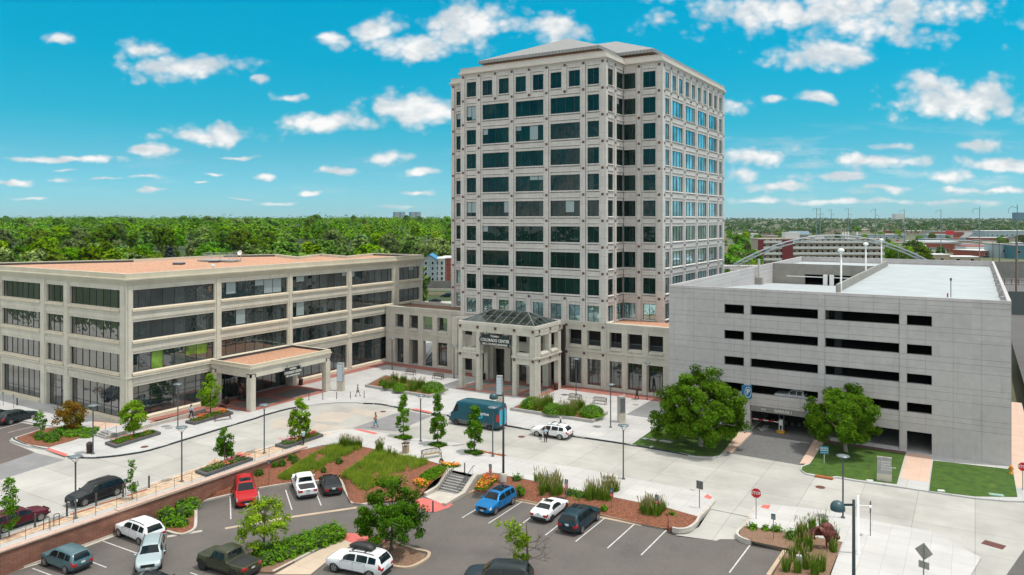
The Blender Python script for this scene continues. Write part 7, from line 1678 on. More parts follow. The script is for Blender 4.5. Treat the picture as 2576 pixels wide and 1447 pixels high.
BP = [(-.95, 0, 1.15, (.36, .40)), (-.55, 0, 1.18, (.40, .44)), (-.1, 0, 1.25, (.44, .50)), (.3, 0, 1.42, (.44, .60)), (.62, 0, 1.38, (.36, .52)), (.92, 0, 1.12, (.26, .32)), (1.18, 0, .95, (.21, .24)), (1.38, 0, .78, (.13, .15)),
      (-.98, .2, .85, .20), (-.92, .21, .55, .11), (-1.02, .21, .32, .075), (-.98, .21, .02, .08), (-.98, -.2, .85, .20), (-.85, -.21, .55, .11), (-.95, -.21, .32, .075), (-.90, -.21, .02, .08),
      (.45, .22, .85, .19), (.46, .23, .5, .10), (.42, .23, .28, .075), (.46, .23, .02, .08), (.5, -.22, .85, .19), (.58, -.23, .5, .10), (.55, -.23, .28, .075), (.58, -.23, .02, .08)]
BE = [(0,1), (1,2), (2,3), (3,4), (4,5), (5,6), (6,7), (0,8), (8,9), (9,10), (10,11), (0,12), (12,13), (13,14), (14,15), (3,16), (16,17), (17,18), (18,19), (3,20), (20,21), (21,22), (22,23)]
skin('body', BP, BE, M_bison, bt, 1)
for s_ in (1, -1):
    mb = MB(); mb.tube([(1.0, .18*s_, 1.2), (1.02, .34*s_, 1.27), (1.05, .38*s_, 1.42)], [.05, .04, .012], 6); mb.build('horn', M_black, bt)
mb = MB(); mb.tube([(-1.28, 0, 1.2), (-1.42, 0, 1.0), (-1.45, 0, .7)], [.04, .03, .05], 5); mb.build('tail', M_bison, bt)
# a bronze-red hump collar
mb = MB(); mb.ball((.42, 0, 1.62), .5, .36, .42, 12, 8); mb.build('mane', M_bison, bt)
# ================================================================== PEOPLE
SKIN = [mat('skin_tan', (.45, .26, .17), .6, var=.03), mat('skin_brown', (.22, .11, .065), .6, var=.03)]
def cloth(n, c): return mat('cloth_'+n, c, .85, var=.08, scale=8)
C_black, C_white, C_navy, C_teal, C_paleblue, C_jeans, C_grey = cloth('black', (.014, .014, .016)), cloth('white', (.70, .73, .76)), cloth('navy', (.02, .03, .09)), cloth('teal', (.02, .22, .30)), cloth('pale_blue', (.46, .58, .66)), cloth('dark_jeans', (.02, .028, .05)), cloth('grey_stripe', (.10, .10, .11))
H_black, H_brown, H_white, H_blond = mat('hair_black', (.012, .010, .009), .6), mat('hair_brown', (.06, .03, .018), .6), mat('hair_white', (.60, .58, .55), .7), mat('hair_blond', (.42, .22, .10), .6)
M_shoe = mat('shoe_dark', (.02, .018, .017), .6); M_eye = mat('eye_dark', (.02, .015, .012), .3, var=0); M_lip = mat('lip', (.35, .12, .10), .5, var=0)
def person(label, p, rot, stride=.0, top=None, legs=None, hair=None, sk=0, hgt=1.72, larm=(.0, -.05), rarm=(.0, -.05), shorts=False, long_hair=False, sleeves=True, bare_arms=False, look=0.0, lean=0.0, extra=None):
    """standing or walking figure facing +y (local); stride = half step in m; arms = (forward swing of the hand in m, lift of the hand in m)"""
    t = thing('person', label, 'person', p, rot); k = hgt/1.72; S = SKIN[sk]
    hip, kneez = .90, .48
    pts, ed = [], []
    def add(x, y, z, r, par=None):
        pts.append((x*k, (y+lean*z)*k, z*k, r*k if not isinstance(r, tuple) else (r[0]*k, r[1]*k))); 
        if par is not None: ed.append((par, len(pts)-1))
        return len(pts)-1
    pel = add(0, 0, .95, (.135, .105)); waist = add(0, .0, 1.10, (.125, .095), pel); chest = add(0, .01, 1.30, (.155, .105), waist); nb = add(0, 0, 1.44, (.075, .065), chest); nk = add(0, .015, 1.51, .052, nb); hd0 = add(0, .03, 1.57, .075, nk); hd = add(0, .025, 1.645, (.078, .098), hd0); hd1 = add(0, .015, 1.695, .06, hd)
    leg, arm, feet = {}, {}, {}
    for s, st_ in ((1, stride), (-1, -stride)):
        h_ = add(.095*s, 0, .88, .098, pel); kn = add(.10*s, st_*.55+.03, kneez+abs(st_)*.05, .062, h_); back = st_ < 0
        cf = add(.10*s, st_*.85-(.05 if back else 0), .30, .058, kn); an = add(.10*s, st_-(.04 if back else 0), .09+(.04 if back else 0), .040, cf); to = add(.115*s, st_+.13, .035, .036, an); leg[s] = (h_, kn, cf, an, to)
    for s, (sw, lift) in ((1, rarm), (-1, larm)):
        sh_ = add(.185*s, 0, 1.40, .058, nb); el = add(.235*s, sw*.35-.03, 1.13+max(0, lift)*.25, .043, sh_); wx = .235 if lift < .2 else .17
        wr_ = add(wx*s, sw*.9, .90+lift, .028, el); pm_ = add(wx*s, sw*1.0+.01, .82+lift*1.02, (.040, .020), wr_); arm[s] = (sh_, el, wr_, pm_)
        dirv = Vector((0, .10*(1 if lift > .2 else .15), -.075 if lift < .2 else .02)).normalized()
        for f in range(4):
            ln = (.065, .075, .07, .055)[f]; o = Vector((pts[pm_][0], pts[pm_][1], pts[pm_][2]))/k+Vector((0, (f-1.5)*.019, -.02)); a1 = add(*o, .0095, pm_); a2 = add(*(o+dirv*ln*.55+Vector((-.006*s, 0, 0))), .0085, a1); add(*(o+dirv*ln+Vector((-.022*s, 0, 0))), .007, a2)
        o = Vector((pts[pm_][0], pts[pm_][1], pts[pm_][2]))/k; a1 = add(*(o+Vector((-.01*s, .035, .01))), .010, pm_); add(*(o+Vector((-.018*s, .06, -.025))), .008, a1)
    skin('body', pts, ed, S, t, 1, root=0)
    def grow(name, idx_edges, m, gr):
        ids = sorted(set(i for e in idx_edges for i in e)); mp = {v: i for i, v in enumerate(ids)}
        q = [pts[i][:3]+((pts[i][3]+gr,)*2 if not isinstance(pts[i][3], tuple) else (pts[i][3][0]+gr, pts[i][3][1]+gr),) for i in ids]
        return skin(name, q, [(mp[a], mp[b]) for a, b in idx_edges], m, t, 1)
    tops = [(pel, waist), (waist, chest), (chest, nb)]
    for s in (1, -1):
        sh_, el, wr_, pm_ = arm[s]; tops.append((nb, sh_))
        if not bare_arms: tops.append((sh_, el))
        if sleeves and not bare_arms: tops.append((el, wr_))
    grow('shirt', tops, top, .014*k)
    lg = []
    for s in (1, -1):
        h_, kn, cf, an, to = leg[s]; lg += [(pel, h_), (h_, kn)]
        if not shorts: lg += [(kn, cf), (cf, an)]
    grow('shorts' if shorts else 'trousers', lg, legs, .013*k)
    for s in (1, -1):
        h_, kn, cf, an, to = leg[s]; mb = MB(); a, b = Vector(pts[an][:3]), Vector(pts[to][:3]); mb.ball(tuple((a+b)/2+Vector((0, 0, -.02))), .055, .14, .055, 10, 6); mb.build('shoe', M_shoe, t)
    c = Vector(pts[hd][:3]); mb = MB()
    mb.ball((c.x, c.y-.018*k, c.z+.025*k), .092*k, .108*k, .105*k, 12, 8)
    if long_hair: mb.ball((c.x, c.y-.06*k, c.z-.11*k), .095*k, .06*k, .19*k, 10, 8)
    hr = mb.build('hair', hair, t); hr.location = (0, -.012, .012)
    mb = MB()
    for s in (1, -1): mb.ball((c.x+.033*s*k, c.y+.092*k, c.z), .011*k, .008*k, .008*k, 6, 4)
    mb.build('eyes', M_eye, t); mb = MB(); mb.ball((c.x, c.y+.105*k, c.z-.03*k), .014*k, .02*k, .02*k, 8, 5)
    for s in (1, -1): mb.ball((c.x+.083*s*k, c.y, c.z-.01*k), .012*k, .02*k, .03*k, 6, 5)
    mb.build('nose_and_ears', S, t); mb = MB(); mb.ball((c.x, c.y+.088*k, c.z-.068*k), .026*k, .01*k, .008*k, 8, 4); mb.build('mouth', M_lip, t)
    if extra: extra(t, k, pts, arm)
    return t
def facing(w, x0, y0, x1, y1):
    d = g(w, x1, y1)-g(w, x0, y0); return math.atan2(d.y, d.x)-math.pi/2
person('person in a white jacket and dark trousers walking beside the annex', g(A, 1476, 236), facing(A, 1476, 236, 1640, 190), .20, C_paleblue, C_jeans, H_black, 1, 1.75, (-.15, 0), (.15, 0), long_hair=True)
person('person in a short dark dress striding past the plaza bollards', g(Q, 1025, 1226), facing(Q, 960, 1235, 1100, 1215), .30, C_grey, C_grey, H_brown, 0, 1.68, (.2, .05), (-.2, .05), shorts=True, sleeves=False, bare_arms=True)
def bagpaper(t, k, pts, arm):
    mb = MB(); mb.box(-.2, .2, .28, .30, 1.10, 1.28); mb.build('held_paper', C_white, t)
bt_ = person('person in teal trousers and a black top carrying a paper', g(B, 1163, 298), facing(B, 1163, 298, 1230, 300), .24, C_black, C_teal, H_black, 0, 1.70, (.25, .28), (.1, .05), long_hair=True, bare_arms=True, extra=bagpaper)
t = thing('shoulder_bag', 'tan shoulder bag at the side of the person in teal trousers', 'bag', bt_.location+Vector((0, 0, .92)), bt_.rotation_euler.z); mb = MB(); mb.box(.19, .33, -.2, .16, 0, .26); mb.build('bag_body', mat('bag_tan', (.42, .17, .05), .6), t); mb = MB(); mb.tube([(.26, -.18, .25), (.2, -.02, .52), (.26, .14, .25)], .012, 5); mb.build('strap', MATS['bag_tan'], t)
person('person in a pale blue shirt and black trousers standing by the red flower planter', g(B, 605, 443), facing(B, 605, 443, 560, 440), .05, C_paleblue, C_black, H_brown, 0, 1.82, (.15, .62), (.0, 0))
pw = g(C, 738, 420, ROADZ); person('person with blond hair in a pale blue shirt beside the open car door', pw, math.atan2((OUT_C-pw).y, (OUT_C-pw).x)-math.pi/2, .03, C_paleblue, C_black, H_blond, 0, 1.72, (.2, .25), (.3, .35))
person('person with white hair in a navy shirt standing behind the white estate car', OUT_C+Vector((-OUT_H.y, OUT_H.x, 0))*(1.45 if Vector((-OUT_H.y, OUT_H.x, 0)).dot(OUT_C) > 0 else -1.45)-OUT_H*.55+Vector((0, 0, -OUT_C.z)), math.pi*.6, .05, C_navy, C_jeans, H_white, 0, 1.85, (.1, .1), (.15, .2))
person('person in black carrying papers walking by the right arcade', g(Pp, 1540, 862), facing(Pp, 1540, 862, 1480, 858), .22, C_black, C_black, H_brown, 0, 1.76, (.2, .2), (-.1, .05), sleeves=True)
# ================================================================== BACKGROUND
def bgtree(seed, shape, h, w, n_cl, per, leaf, cl_r, th, lm):
    tk, cr = tree_parts(h, w, th, .22, shape, n_cl, per, cl_r, leaf, seed, 5)
    k0 = len(cr.v); cr.v += tk.v; cr.f += [[i+k0 for i in f] for f in tk.f]; cr.m += [1]*len(tk.f); cr.sm += tk.sm
    me = bpy.data.meshes.new('background_tree'); me.from_pydata(cr.v, [], cr.f); me.materials.append(lm); me.materials.append(M_bark); me.polygons.foreach_set('material_index', cr.m); me.polygons.foreach_set('use_smooth', cr.sm); return me
PROTO = [bgtree(100+i, (ROUND, WIDE, OV, WIDE, ROUND, WIDE)[i], 12, (5.6, 6.4, 4.6, 6.0, 5.2, 6.8)[i], (40, 44, 34, 46, 38, 46)[i], 62, .52, 1.7, 2.2, LF_back) for i in range(6)]
CONI = [bgtree(120+i, CONE, 13, 3.6, 46, 24, .5, 1.0, .8, LF_conif) for i in range(2)]
NT_ = [0]
KEEP = [(198,225,22), (376,262,18), (427,300,12), (635,240,16), (460,318,26), (470,283,30), (308,262,16), (348,268,16), (600,262,16), (622,270,14), (955,262,16)]
def put_tree(px, d, me, s, label, group, name='background_tree', sz=1.0):
    p = at(px, d); p.z = terrain(p.x, p.y)-.1; o = bpy.data.objects.new(name, me); COL.objects.link(o); o.location = p; o.rotation_euler = (0, 0, random.uniform(0, 6.28)); o.scale = (s, s, s*sz); o['label'] = label; o['category'] = 'tree'; o['group'] = group; NT_[0] += 1; return o
random.seed(5)
for i in range(172):
    d = 200*math.exp(random.random()**1.0*1.35); px = random.uniform(-70, 1150)
    if px > 1040 and d < 365: px = random.uniform(-70, 1000)
    for q, dd, w in KEEP:
        if abs(px-q) < w+11000/d and d < dd+8: d = dd+random.uniform(12, 60)
    lab = ('green tree of the wooded neighbourhood close behind the annex roof', 'broad green tree of the wooded neighbourhood, well behind the annex', 'tree of the far wooded neighbourhood near the left skyline')[0 if d < 300 else 1 if d < 520 else 2]
    put_tree(px, d, random.choice(PROTO), random.uniform(1.0, 1.6), lab, lab.replace('tree', 'trees', 1), sz=random.uniform(.85, 1.12))
for px, d, s, lab in ((198,225,1.0,'large blue grey spruce standing alone behind the annex roof'), (376,262,.72,'smaller blue grey spruce behind the annex roof, by the houses'), (427,300,1.35,'tall narrow grey spruce rising above the houses'), (635,240,.95,'blue grey spruce behind the satellite dish on the annex'), (308,300,1.0,'dark spruce among the green trees left of the houses')): put_tree(px, d, CONI[int(px) % 2], s, lab, 'spruces behind the annex', 'spruce_tree')
for i in range(34):
    d = random.choice((300, 380, 470, 600, 800, 1000))*random.uniform(.9, 1.1); px = random.uniform(1815, 1905) if d < 520 else random.uniform(1815, 2000)
    put_tree(px, d, random.choice(PROTO), random.uniform(.8, 1.15), 'green tree beside the tower on the right, behind the gap to the garage', 'trees right of the tower')
for i in range(16): put_tree(2165+i*10.5+random.uniform(-6, 6), random.uniform(430, 520), PROTO[i % 6], random.uniform(1.0, 1.35), 'leafy tree of the dense clump at the right end of the balcony block', 'trees at the end of the balcony block')
for i in range(13): put_tree(2022+i*20+random.uniform(-5, 5), random.uniform(300, 325), PROTO[i % 6], random.uniform(.55, .8), 'smaller tree in the row between the arch bridge and the balcony block', 'trees behind the arch bridge')
for i in range(30):
    d = random.choice((620, 760, 900, 1150, 1500))*random.uniform(.9, 1.1); put_tree(random.uniform(1990, 2590), d, random.choice(PROTO), random.uniform(.65, 1.05), 'tree scattered among the warehouses on the right', 'trees among the warehouses')
LF_dk = MATS['leaf_background']
for i in range(34): put_tree(random.uniform(-60, 1150), random.uniform(850, 1500), random.choice(PROTO), random.uniform(1.1, 1.75), 'taller tree breaking the left skyline', 'trees breaking the left skyline')
# far-off woods that read as one mass
def woods(label_seed, px0, px1, d0, d1, n, s):
    random.seed(label_seed); mb = MB()
    for _ in range(n):
        d = d0*math.exp(random.random()*math.log(d1/d0)); p = at(random.uniform(px0, px1), d); z = terrain(p.x, p.y); h = random.uniform(8, 15)*(.75+1.0*abs(mnoise.noise(p*.006)))+(4 if random.random() < .08 else 0); w = random.uniform(4.5, 9); k = max(1, d/1200)
        for _ in range(int(34/k**.3)):
            q = rnd_dir(); q.z = abs(q.z)*1.5-.5 if q.z < 0 else q.z; c = p+Vector((q.x*w, q.y*w, h*.55+q.z*h*.45)); c.z += z; leaves(mb, [c], s*k**.55, .6, p+Vector((0, 0, z+h*.4)), .45)
    return mb
woods(1, -150, 1200, 640, 3800, 3000, 1.25).build('woodland', mat('leaf_far', (.15, .30, .003), .9, var=0, spec=.04, col2=(.028, .095, .003), scale=.035, coords='World', island=.12), kind='stuff')
woods(2, 1780, 2640, 1250, 6500, 1500, 1.4).build('woodland', mat('leaf_far_dark', (.060, .135, .030), .9, var=0, spec=.04, col2=(.018, .052, .014), scale=.04, coords='World', island=.2), kind='stuff')

# ---- buildings
def yaw_of(v): return math.atan2(v.y, v.x)
RY = yaw_of(RT)
def block(name, label, cat, px, d, w, dp, h, wm, rm, z0=None, roof='flat', rot=0.0, win=None, group=None, wmat=None):
    "a house or block facing the viewer; win = (columns, rows, width, height, first sill)"
    p = at(px, d); z = terrain(p.x, p.y) if z0 is None else z0; t = thing(name, label, cat, (p.x, p.y, z), RY+rot, group)
    mb = MB(); mb.box(-w/2, w/2, 0, dp, -1, h); 
    if roof == 'gable': mb.add([(-w/2, 0, h), (w/2, 0, h), (0, 0, h+w*.32), (-w/2, dp, h), (w/2, dp, h), (0, dp, h+w*.32)], [(0, 1, 2), (5, 4, 3)])
    if roof == 'side': mb.add([(-w/2, 0, h), (-w/2, dp, h), (-w/2, dp/2, h+dp*.3), (w/2, 0, h), (w/2, dp, h), (w/2, dp/2, h+dp*.3)], [(0, 2, 1), (3, 4, 5)])
    mb.build('wall', wm, t); mb = MB()
    if roof == 'flat': mb.box(-w/2-.25, w/2+.25, -.25, dp+.25, h+.01, h+.45)
    if roof == 'gable':
        for s_ in (-1, 1): mb.add([(s_*(w/2+.4), -.4, h-.25), (s_*(w/2+.4), dp+.4, h-.25), (0, dp+.4, h+w*.32+.02), (0, -.4, h+w*.32+.02), (s_*(w/2+.4), -.4, h-.05), (s_*(w/2+.4), dp+.4, h-.05), (0, dp+.4, h+w*.32+.22), (0, -.4, h+w*.32+.22)], [(0, 1, 2, 3), (7, 6, 5, 4), (0, 3, 7, 4), (0, 4, 5, 1)])
    if roof == 'side':
        for a, b in ((-.5, dp/2), (dp+.5, dp/2)): mb.add([(-w/2-.4, a, h-.2), (w/2+.4, a, h-.2), (w/2+.4, b, h+dp*.3+.05), (-w/2-.4, b, h+dp*.3+.05), (-w/2-.4, a, h), (w/2+.4, a, h), (w/2+.4, b, h+dp*.3+.25), (-w/2-.4, b, h+dp*.3+.25)], [(0, 1, 2, 3), (7, 6, 5, 4), (0, 4, 5, 1), (0, 3, 7, 4), (1, 5, 6, 2)])
    mb.build('roof', rm, t)
    if win:
        nc, nr, ww, wh, s0 = win
        for r in range(nr):
            for c in range(nc):
                x = -w/2+w*(c+.5)/nc; zz = s0+r*(h-s0)/nr; mb = MB(); mb.box(x-ww/2-.12, x+ww/2+.12, -.06, -.0, zz-.12, zz+wh+.12); fr = mb.build('window', wmat or M_white, t); mb = MB(); mb.box(x-ww/2, x+ww/2, -.10, -.065, zz, zz+wh); mb.build('pane', M_cglass, fr)
    return t
W_white, W_grey, W_tan, W_brick, W_red = mat('wall_white', (.55, .55, .53), .8), mat('wall_blue_grey', (.30, .37, .40), .8), mat('wall_tan', (.38, .31, .23), .8), mat('wall_red_brick', (.27, .07, .045), .85), mat('wall_maroon_brick', (.16, .022, .025), .85)
R_blue, R_dark, R_grey, R_white, R_red = mat('roof_blue', (.02, .20, .38), .6), mat('roof_dark', (.05, .065, .075), .8), mat('roof_grey', (.24, .24, .235), .8), mat('roof_white', (.70, .70, .69), .7), mat('roof_red', (.26, .05, .04), .7)
block('apartment_house', 'pale grey apartment house with a bright blue gable behind the annex end', 'building', 1080, 335, 6.0, 14, 11.2, W_grey, R_blue, -3.2, 'gable', win=(2, 4, .95, 1.3, 1.6))
block('apartment_house', 'white apartment block beside the blue gable', 'building', 1105.5, 338, 4.4, 14, 11.0, W_white, R_white, -3.2, win=(2, 4, .7, 1.3, 1.6), wmat=W_grey)
block('apartment_house', 'red brick apartment block next to the tower edge', 'building', 1128, 341, 6.4, 16, 11.2, W_brick, R_white, -3.2, win=(2, 4, .9, 1.3, 1.6))
for px, d, w, dp, h, wm, rm, rf_, r_, lab in ((460,318,8,8,3.6,W_white,R_dark,'side',.1,'white house with a dark roof among the trees'), (470,283,12,8,3.0,W_tan,R_grey,'side',-.2,'low house with a wide grey roof below the white house'), (308,262,8,9,3.2,W_grey,R_grey,'gable',.2,'small grey gabled house between the two spruces'), (348,268,9,8,3.0,W_tan,R_dark,'side',.1,'low tan house with a dark roof behind the annex roof'), (600,262,8,9,3.4,W_white,R_grey,'gable',.3,'pale gabled house behind the satellite dish'), (622,270,7,9,3.2,W_grey,R_grey,'gable',-.2,'blue grey gabled house beside the pale one'), (60,205,30,10,4.6,W_tan,R_grey,'side',.25,'long low building with a grey roof at the far left'), (130,300,9,9,4.0,W_tan,R_red,'side',0,'house with a brown red roof half hidden in the left woods'), (955,262,9,8,3.2,W_grey,R_dark,'side',.2,'dark roofed house peeping over the annex parapet'), (1860,470,9,9,4.0,W_tan,R_white,'gable',-.3,'tan house by the street right of the tower')):
    block('house', lab, 'house', px, d, w, dp, h, wm, rm, None, rf_, r_, (3, 1, 1.0, 1.1, 1.0), 'houses among the trees')
for px, lab in ((1003,'left one of two far striped high rises on the skyline'), (1043,'right one of two far striped high rises on the skyline')):
    t = block('high_rise', lab, 'tower block', px, 3400, 52, 30, 62-terrain(at(px,3400).x, at(px,3400).y)-6, W_grey, R_grey, None, group='far high rises')
    for k in range(4): mb = MB(); x = -26+6+k*13.3; mb.box(x-2.6, x+2.6, -.8, 0, 0, 62-t.location.z-7); mb.build('stripe', W_tan if k % 2 else R_blue, t)
# sound wall, highway, its traffic
M_sound = mat('sound_wall', (.22, .215, .20), .9, col2=(.16, .155, .145), scale=.25, coords='World', bump=.5, bscale=2)
def wall_run(name, label, px0, px1, d, z0, z1, m, th=.4, cat='wall', d1=None):
    a, b_ = at(px0, d, z0), at(px1, d1 or d, z0); t = (a+b_)/2; u_ = (b_-a).normalized(); n = Vector((-u_.y, u_.x, 0))*th; mb = MB(); mb.prism([tuple(v)[:2] for v in (a, b_, b_+n, a+n)], z0, z1); o = mb.build(name, m, loc=t, world=True); return tag(o, label, cat)
wall_run('sound_wall', 'grey stone patterned sound wall behind the highway', 980, 1190, 312, -3.2, .2, M_sound)
wall_run('barrier_wall', 'low concrete barrier along the far side of the highway', 980, 1190, 300, -3.2, -1.9, M_kerb); wall_run('barrier_wall', 'low concrete median barrier in the middle of the highway', 980, 1190, 286, -3.2, -2.2, M_tan)
M_hwy = mat('highway_concrete', (.42, .41, .39), .9, col2=(.35, .34, .325), scale=.2, coords='World')
a_ = [at(900, 245), at(1200, 245), at(1200, 311), at(900, 311)]; poly('highway', a_, -3.15, M_hwy, kind='structure')
h_ = Vector((-RT.x, -RT.y, 0)); car('highway_suv', 'dark teal SUV driving on the highway beside the tower', 'car', 'suv', at(1124, 279, -3.14), h_, 4.9, 1.95, P_navy, group='highway traffic'); car('highway_car', 'dark car on the highway, half hidden by the arcade parapet', 'car', 'sedan', at(1094, 262, -3.14), h_, 4.7, 1.85, P_black, group='highway traffic')
# ---- right hand background
t = block('balcony_block', 'long apartment block with white balconies and maroon brick ends behind the arch bridge', 'building', 2066, 422, 70, 14, 17.6, W_tan, mat('roof_tan', (.36, .31, .26), .8), -3.2)
for r in range(5):
    for x0_, x1_ in ((-33.5, -22.5), (-16.5, 34.8)):
        mb = MB(); mb.box(x0_, x1_, -1.6, -.05, 2.6+r*3.25, 2.9+r*3.25); mb.box(x0_, x1_, -1.6, -1.45, 2.9+r*3.25, 3.95+r*3.25); bl_ = mb.build('balcony', W_white, t)
        n = int((x1_-x0_)/3.2)
        for k in range(n): mb = MB(); x = x0_+(x1_-x0_)*(k+.5)/n; mb.box(x-1.0, x+.3, -.10, -.02, 3.1+r*3.25, 5.0+r*3.25); mb.build('balcony_door', M_cglass, bl_)
for x0_, x1_ in ((-35.6, -33.0), (-22.6, -16.6)): mb = MB(); mb.box(x0_, x1_, -1.9, -.02, -1, 17.5); mb.build('brick_bay', W_red, t)
mb = MB(); mb.box(-19, -11, 3, 9, 18, 21.5); mb.box(-4, 3, 3, 8, 18, 19.6); mb.build('roof_house', W_white, t)
for x in (14, 15.5, 17, 22): mb = MB(); mb.cyl((x, 4, 18), (x, 4, 21.8), .16, None, 6); mb.box(x-.3, x+.3, 3.7, 4.3, 20, 21.8); mb.build('antenna', M_white, t)
# arch bridge
ab = thing('arch_bridge', 'pale steel arch bridge curving behind the parking garage', 'bridge', at(2090, 262, 9)); M_steel = mat('bridge_steel', (.30, .35, .375), .5, metal=.1)
for off_ in (0, 6.5):
    mb = MB(); mb2 = MB(); N = 26; P1, P2 = [], []
    for i in range(N+1):
        u_ = i/N; px = 1846+(2336-1846)*u_; zt = 10.0+9.6*(1-(2*u_-1)**2)+1.2*u_; q = at(px, 260+off_, zt); P1.append(q); P2.append(q-Vector((0, 0, 1.15)))
    mb.tube(P1, .16, 5); mb.tube(P2, .14, 5); mb.build('arch_rib', M_steel, ab, world=True)
    for i in range(1, N): mb2.cyl(P1[i], P2[i+(-1 if i % 2 else 1)], .08, None, 4)
    mb2.build('lattice', M_steel, ab, world=True); mb = MB()
    for i in range(2, N-1, 2): mb.cyl(P2[i], Vector((P2[i].x, P2[i].y, 9.6)), .07, None, 4)
    mb.build('hanger', M_steel, ab, world=True)
mb = MB(); 
for i in range(2, 25, 2):
    u_ = i/26; px = 1846+490*u_; zt = 10.0+9.6*(1-(2*u_-1)**2)+1.2*u_; mb.cyl(at(px, 260, zt), at(px+10, 266.5, zt), .14, None, 4)
mb.build('cross_beam', M_steel, ab, world=True)
mb = MB(); q = [at(1800, 259.5), at(2420, 259.5), at(2420, 267), at(1800, 267)]; mb.prism([tuple(v)[:2] for v in q], 8.6, 9.6); mb.build('deck', M_gar, ab, world=True); railing(ab, [at(1830, 259.6, 9.6), at(2400, 259.6, 9.6)], 1.3, .9, 'deck_railing', .05, M_dkpole)
for px in (1850, 2335): mb = MB(); q = [at(px-14, 258.5), at(px+14, 258.5), at(px+14, 268), at(px-14, 268)]; mb.prism([tuple(v)[:2] for v in q], -3.2, 8.6); mb.build('abutment', M_gar, ab, world=True)
for px, d, w, dp, h, wm, rm, rf_, lab in ((2350,470,19,12,6.5,W_tan,R_white,'flat','low tan motel block at the right end of the arch bridge'), (2428,480,17,14,4.6,W_tan,R_white,'flat','low building with a flat white roof right of the motel block'), (2370,690,30,24,8,W_grey,R_white,'flat','grey warehouse with a long white roof'), (2430,745,34,24,6,W_tan,R_grey,'flat','tan warehouse beside the white roofed one'), (2536,560,13,16,10,W_grey,R_grey,'flat','grey metal shed behind the wooden pole'), (2575,545,12,18,9.5,mat('wall_teal', (.05, .16, .20), .7),R_grey,'flat','teal metal shed at the right frame edge'), (2200,980,40,22,8,W_grey,R_grey,'flat','long grey roofed warehouse beyond the balcony block'), (1965,760,42,24,8,W_brick,R_red,'flat','long dark red roofed building beyond the balcony block'), (2012,960,24,14,9,W_tan,mat('roof_slate_blue', (.12,.19,.24), .7),'side','building with a slate blue roof right of the tower'), (2440,1250,60,30,8,W_white,R_red,'flat','far white building with a red band roof'), (2320,1300,50,30,7,W_tan,R_white,'flat','far tan warehouse left of the red band one'), (2540,1050,70,30,12,W_grey,R_white,'flat','large pale warehouse far right'), (2110,1400,50,26,8,W_tan,R_grey,'flat','far tan block between the steel poles'), (2264,4800,60,40,42,W_white,R_white,'flat','pale far office tower on the right skyline'), (2450,880,18,12,7,W_grey,R_grey,'gable','gabled grey shed among the warehouses'), (1885,1100,26,16,7,W_white,R_white,'flat','white flat roofed building far right of the tower'), (2572,4200,60,40,48,mat('wall_deep_teal', (.04, .13, .19), .6),R_dark,'flat','dark teal far tower at the right skyline edge')):
    block('warehouse' if 'tower' not in lab else 'far_tower', lab, 'building', px, d, w, dp, h, wm, rm, None, rf_, random.uniform(-.15, .15), (max(2, int(w/7)), 1, 2.2, 1.6, h*.45), 'industrial buildings on the right')
random.seed(12)
RC = [R_white, R_white, R_grey, R_grey, R_red, R_dark]; WC = [W_white, W_tan, W_grey, W_brick, W_tan]
for i in range(58):
    d = 560*math.exp(random.random()*1.55); px = random.uniform(1900 if d > 900 else 2250, 2600); w = random.uniform(16, 46)
    t = block('commercial_building', 'low commercial building in the far district beyond the garage', 'building', px, d, w, random.uniform(14, 30), random.uniform(4, 8.5), random.choice(WC), random.choice(RC), None, 'flat', random.uniform(-.5, .5), (max(2, int(w/9)), 1, 2.4, 1.6, 1.6) if d < 1100 else None, 'low commercial buildings on the right')
def trailer(lab, px, d, w, h, m, m2, z=1.1):
    p = at(px, d); p.z = terrain(p.x, p.y); t = thing('trailer', lab, 'trailer', p, RY, 'trailers and containers'); mb = MB(); mb.box(-w/2, w/2, 0, 2.6, z, z+h); mb.build('box_body', m, t); mb = MB(); mb.box(-w/2+.1, w/2-.1, -.03, -.005, z+.1, z+h*.5); mb.build('painted_band', m2, t)
    for x in (-w*.35, w*.35): mb = MB(); mb.cyl((x, 0, .5), (x, .3, .5), .5, None, 10); mb.build('wheel', M_tyre, t)
trailer('white trailer with blue graffiti among the warehouses', 2440, 650, 21, 3.2, W_white, mat('graffiti_blue', (.04, .25, .36), .7, col2=(.3, .45, .5), scale=1.2)); trailer('white bus parked left of the graffiti trailer', 2378, 735, 13, 2.8, W_white, M_cglass, .6); trailer('bright yellow container stack by the grey metal shed', 2496, 640, 9, 5.5, mat('container_yellow', (.62, .45, .01), .6), mat('container_yellow_dark', (.45, .32, .01), .6), 3.0)
random.seed(9)
M_cars = [P_white, P_silver, P_black, P_teal, P_red, P_navy, P_maroon]
S0 = Shell('suv', 4.7, 1.85, 1.0); bmesh_ = [S0.body().build('far_car', m) for m in M_cars]; gl_ = MB(); S0.patch(gl_, .10, .66, 4.15, 4.9, 1); S0.patch(gl_, .10, .66, 4.15, 4.9, -1); S0.patch(gl_, .6, .715, 6.05, 7, across=True); gme = gl_.build('window', M_cglass, bmesh_[0]).data
for i, o in enumerate(bmesh_):
    if i: link('window', gme, o)
def farcar(i, px, d):
    o = bmesh_[i % 7] if i < 7 else bmesh_[i % 7].copy()
    if i >= 7: COL.objects.link(o); c = bpy.data.objects.new('window', gme); COL.objects.link(c); c.parent = o
    p = at(px, d); p.z = terrain(p.x, p.y)+.02; o.location = p; o.rotation_euler = (0, 0, RY+random.choice((0, 0, 1.57, .3))); tag(o, 'small parked car among the warehouses on the right', 'car', 'cars among the warehouses')
for i in range(46): farcar(i, random.uniform(2250, 2575), random.uniform(560, 1100))
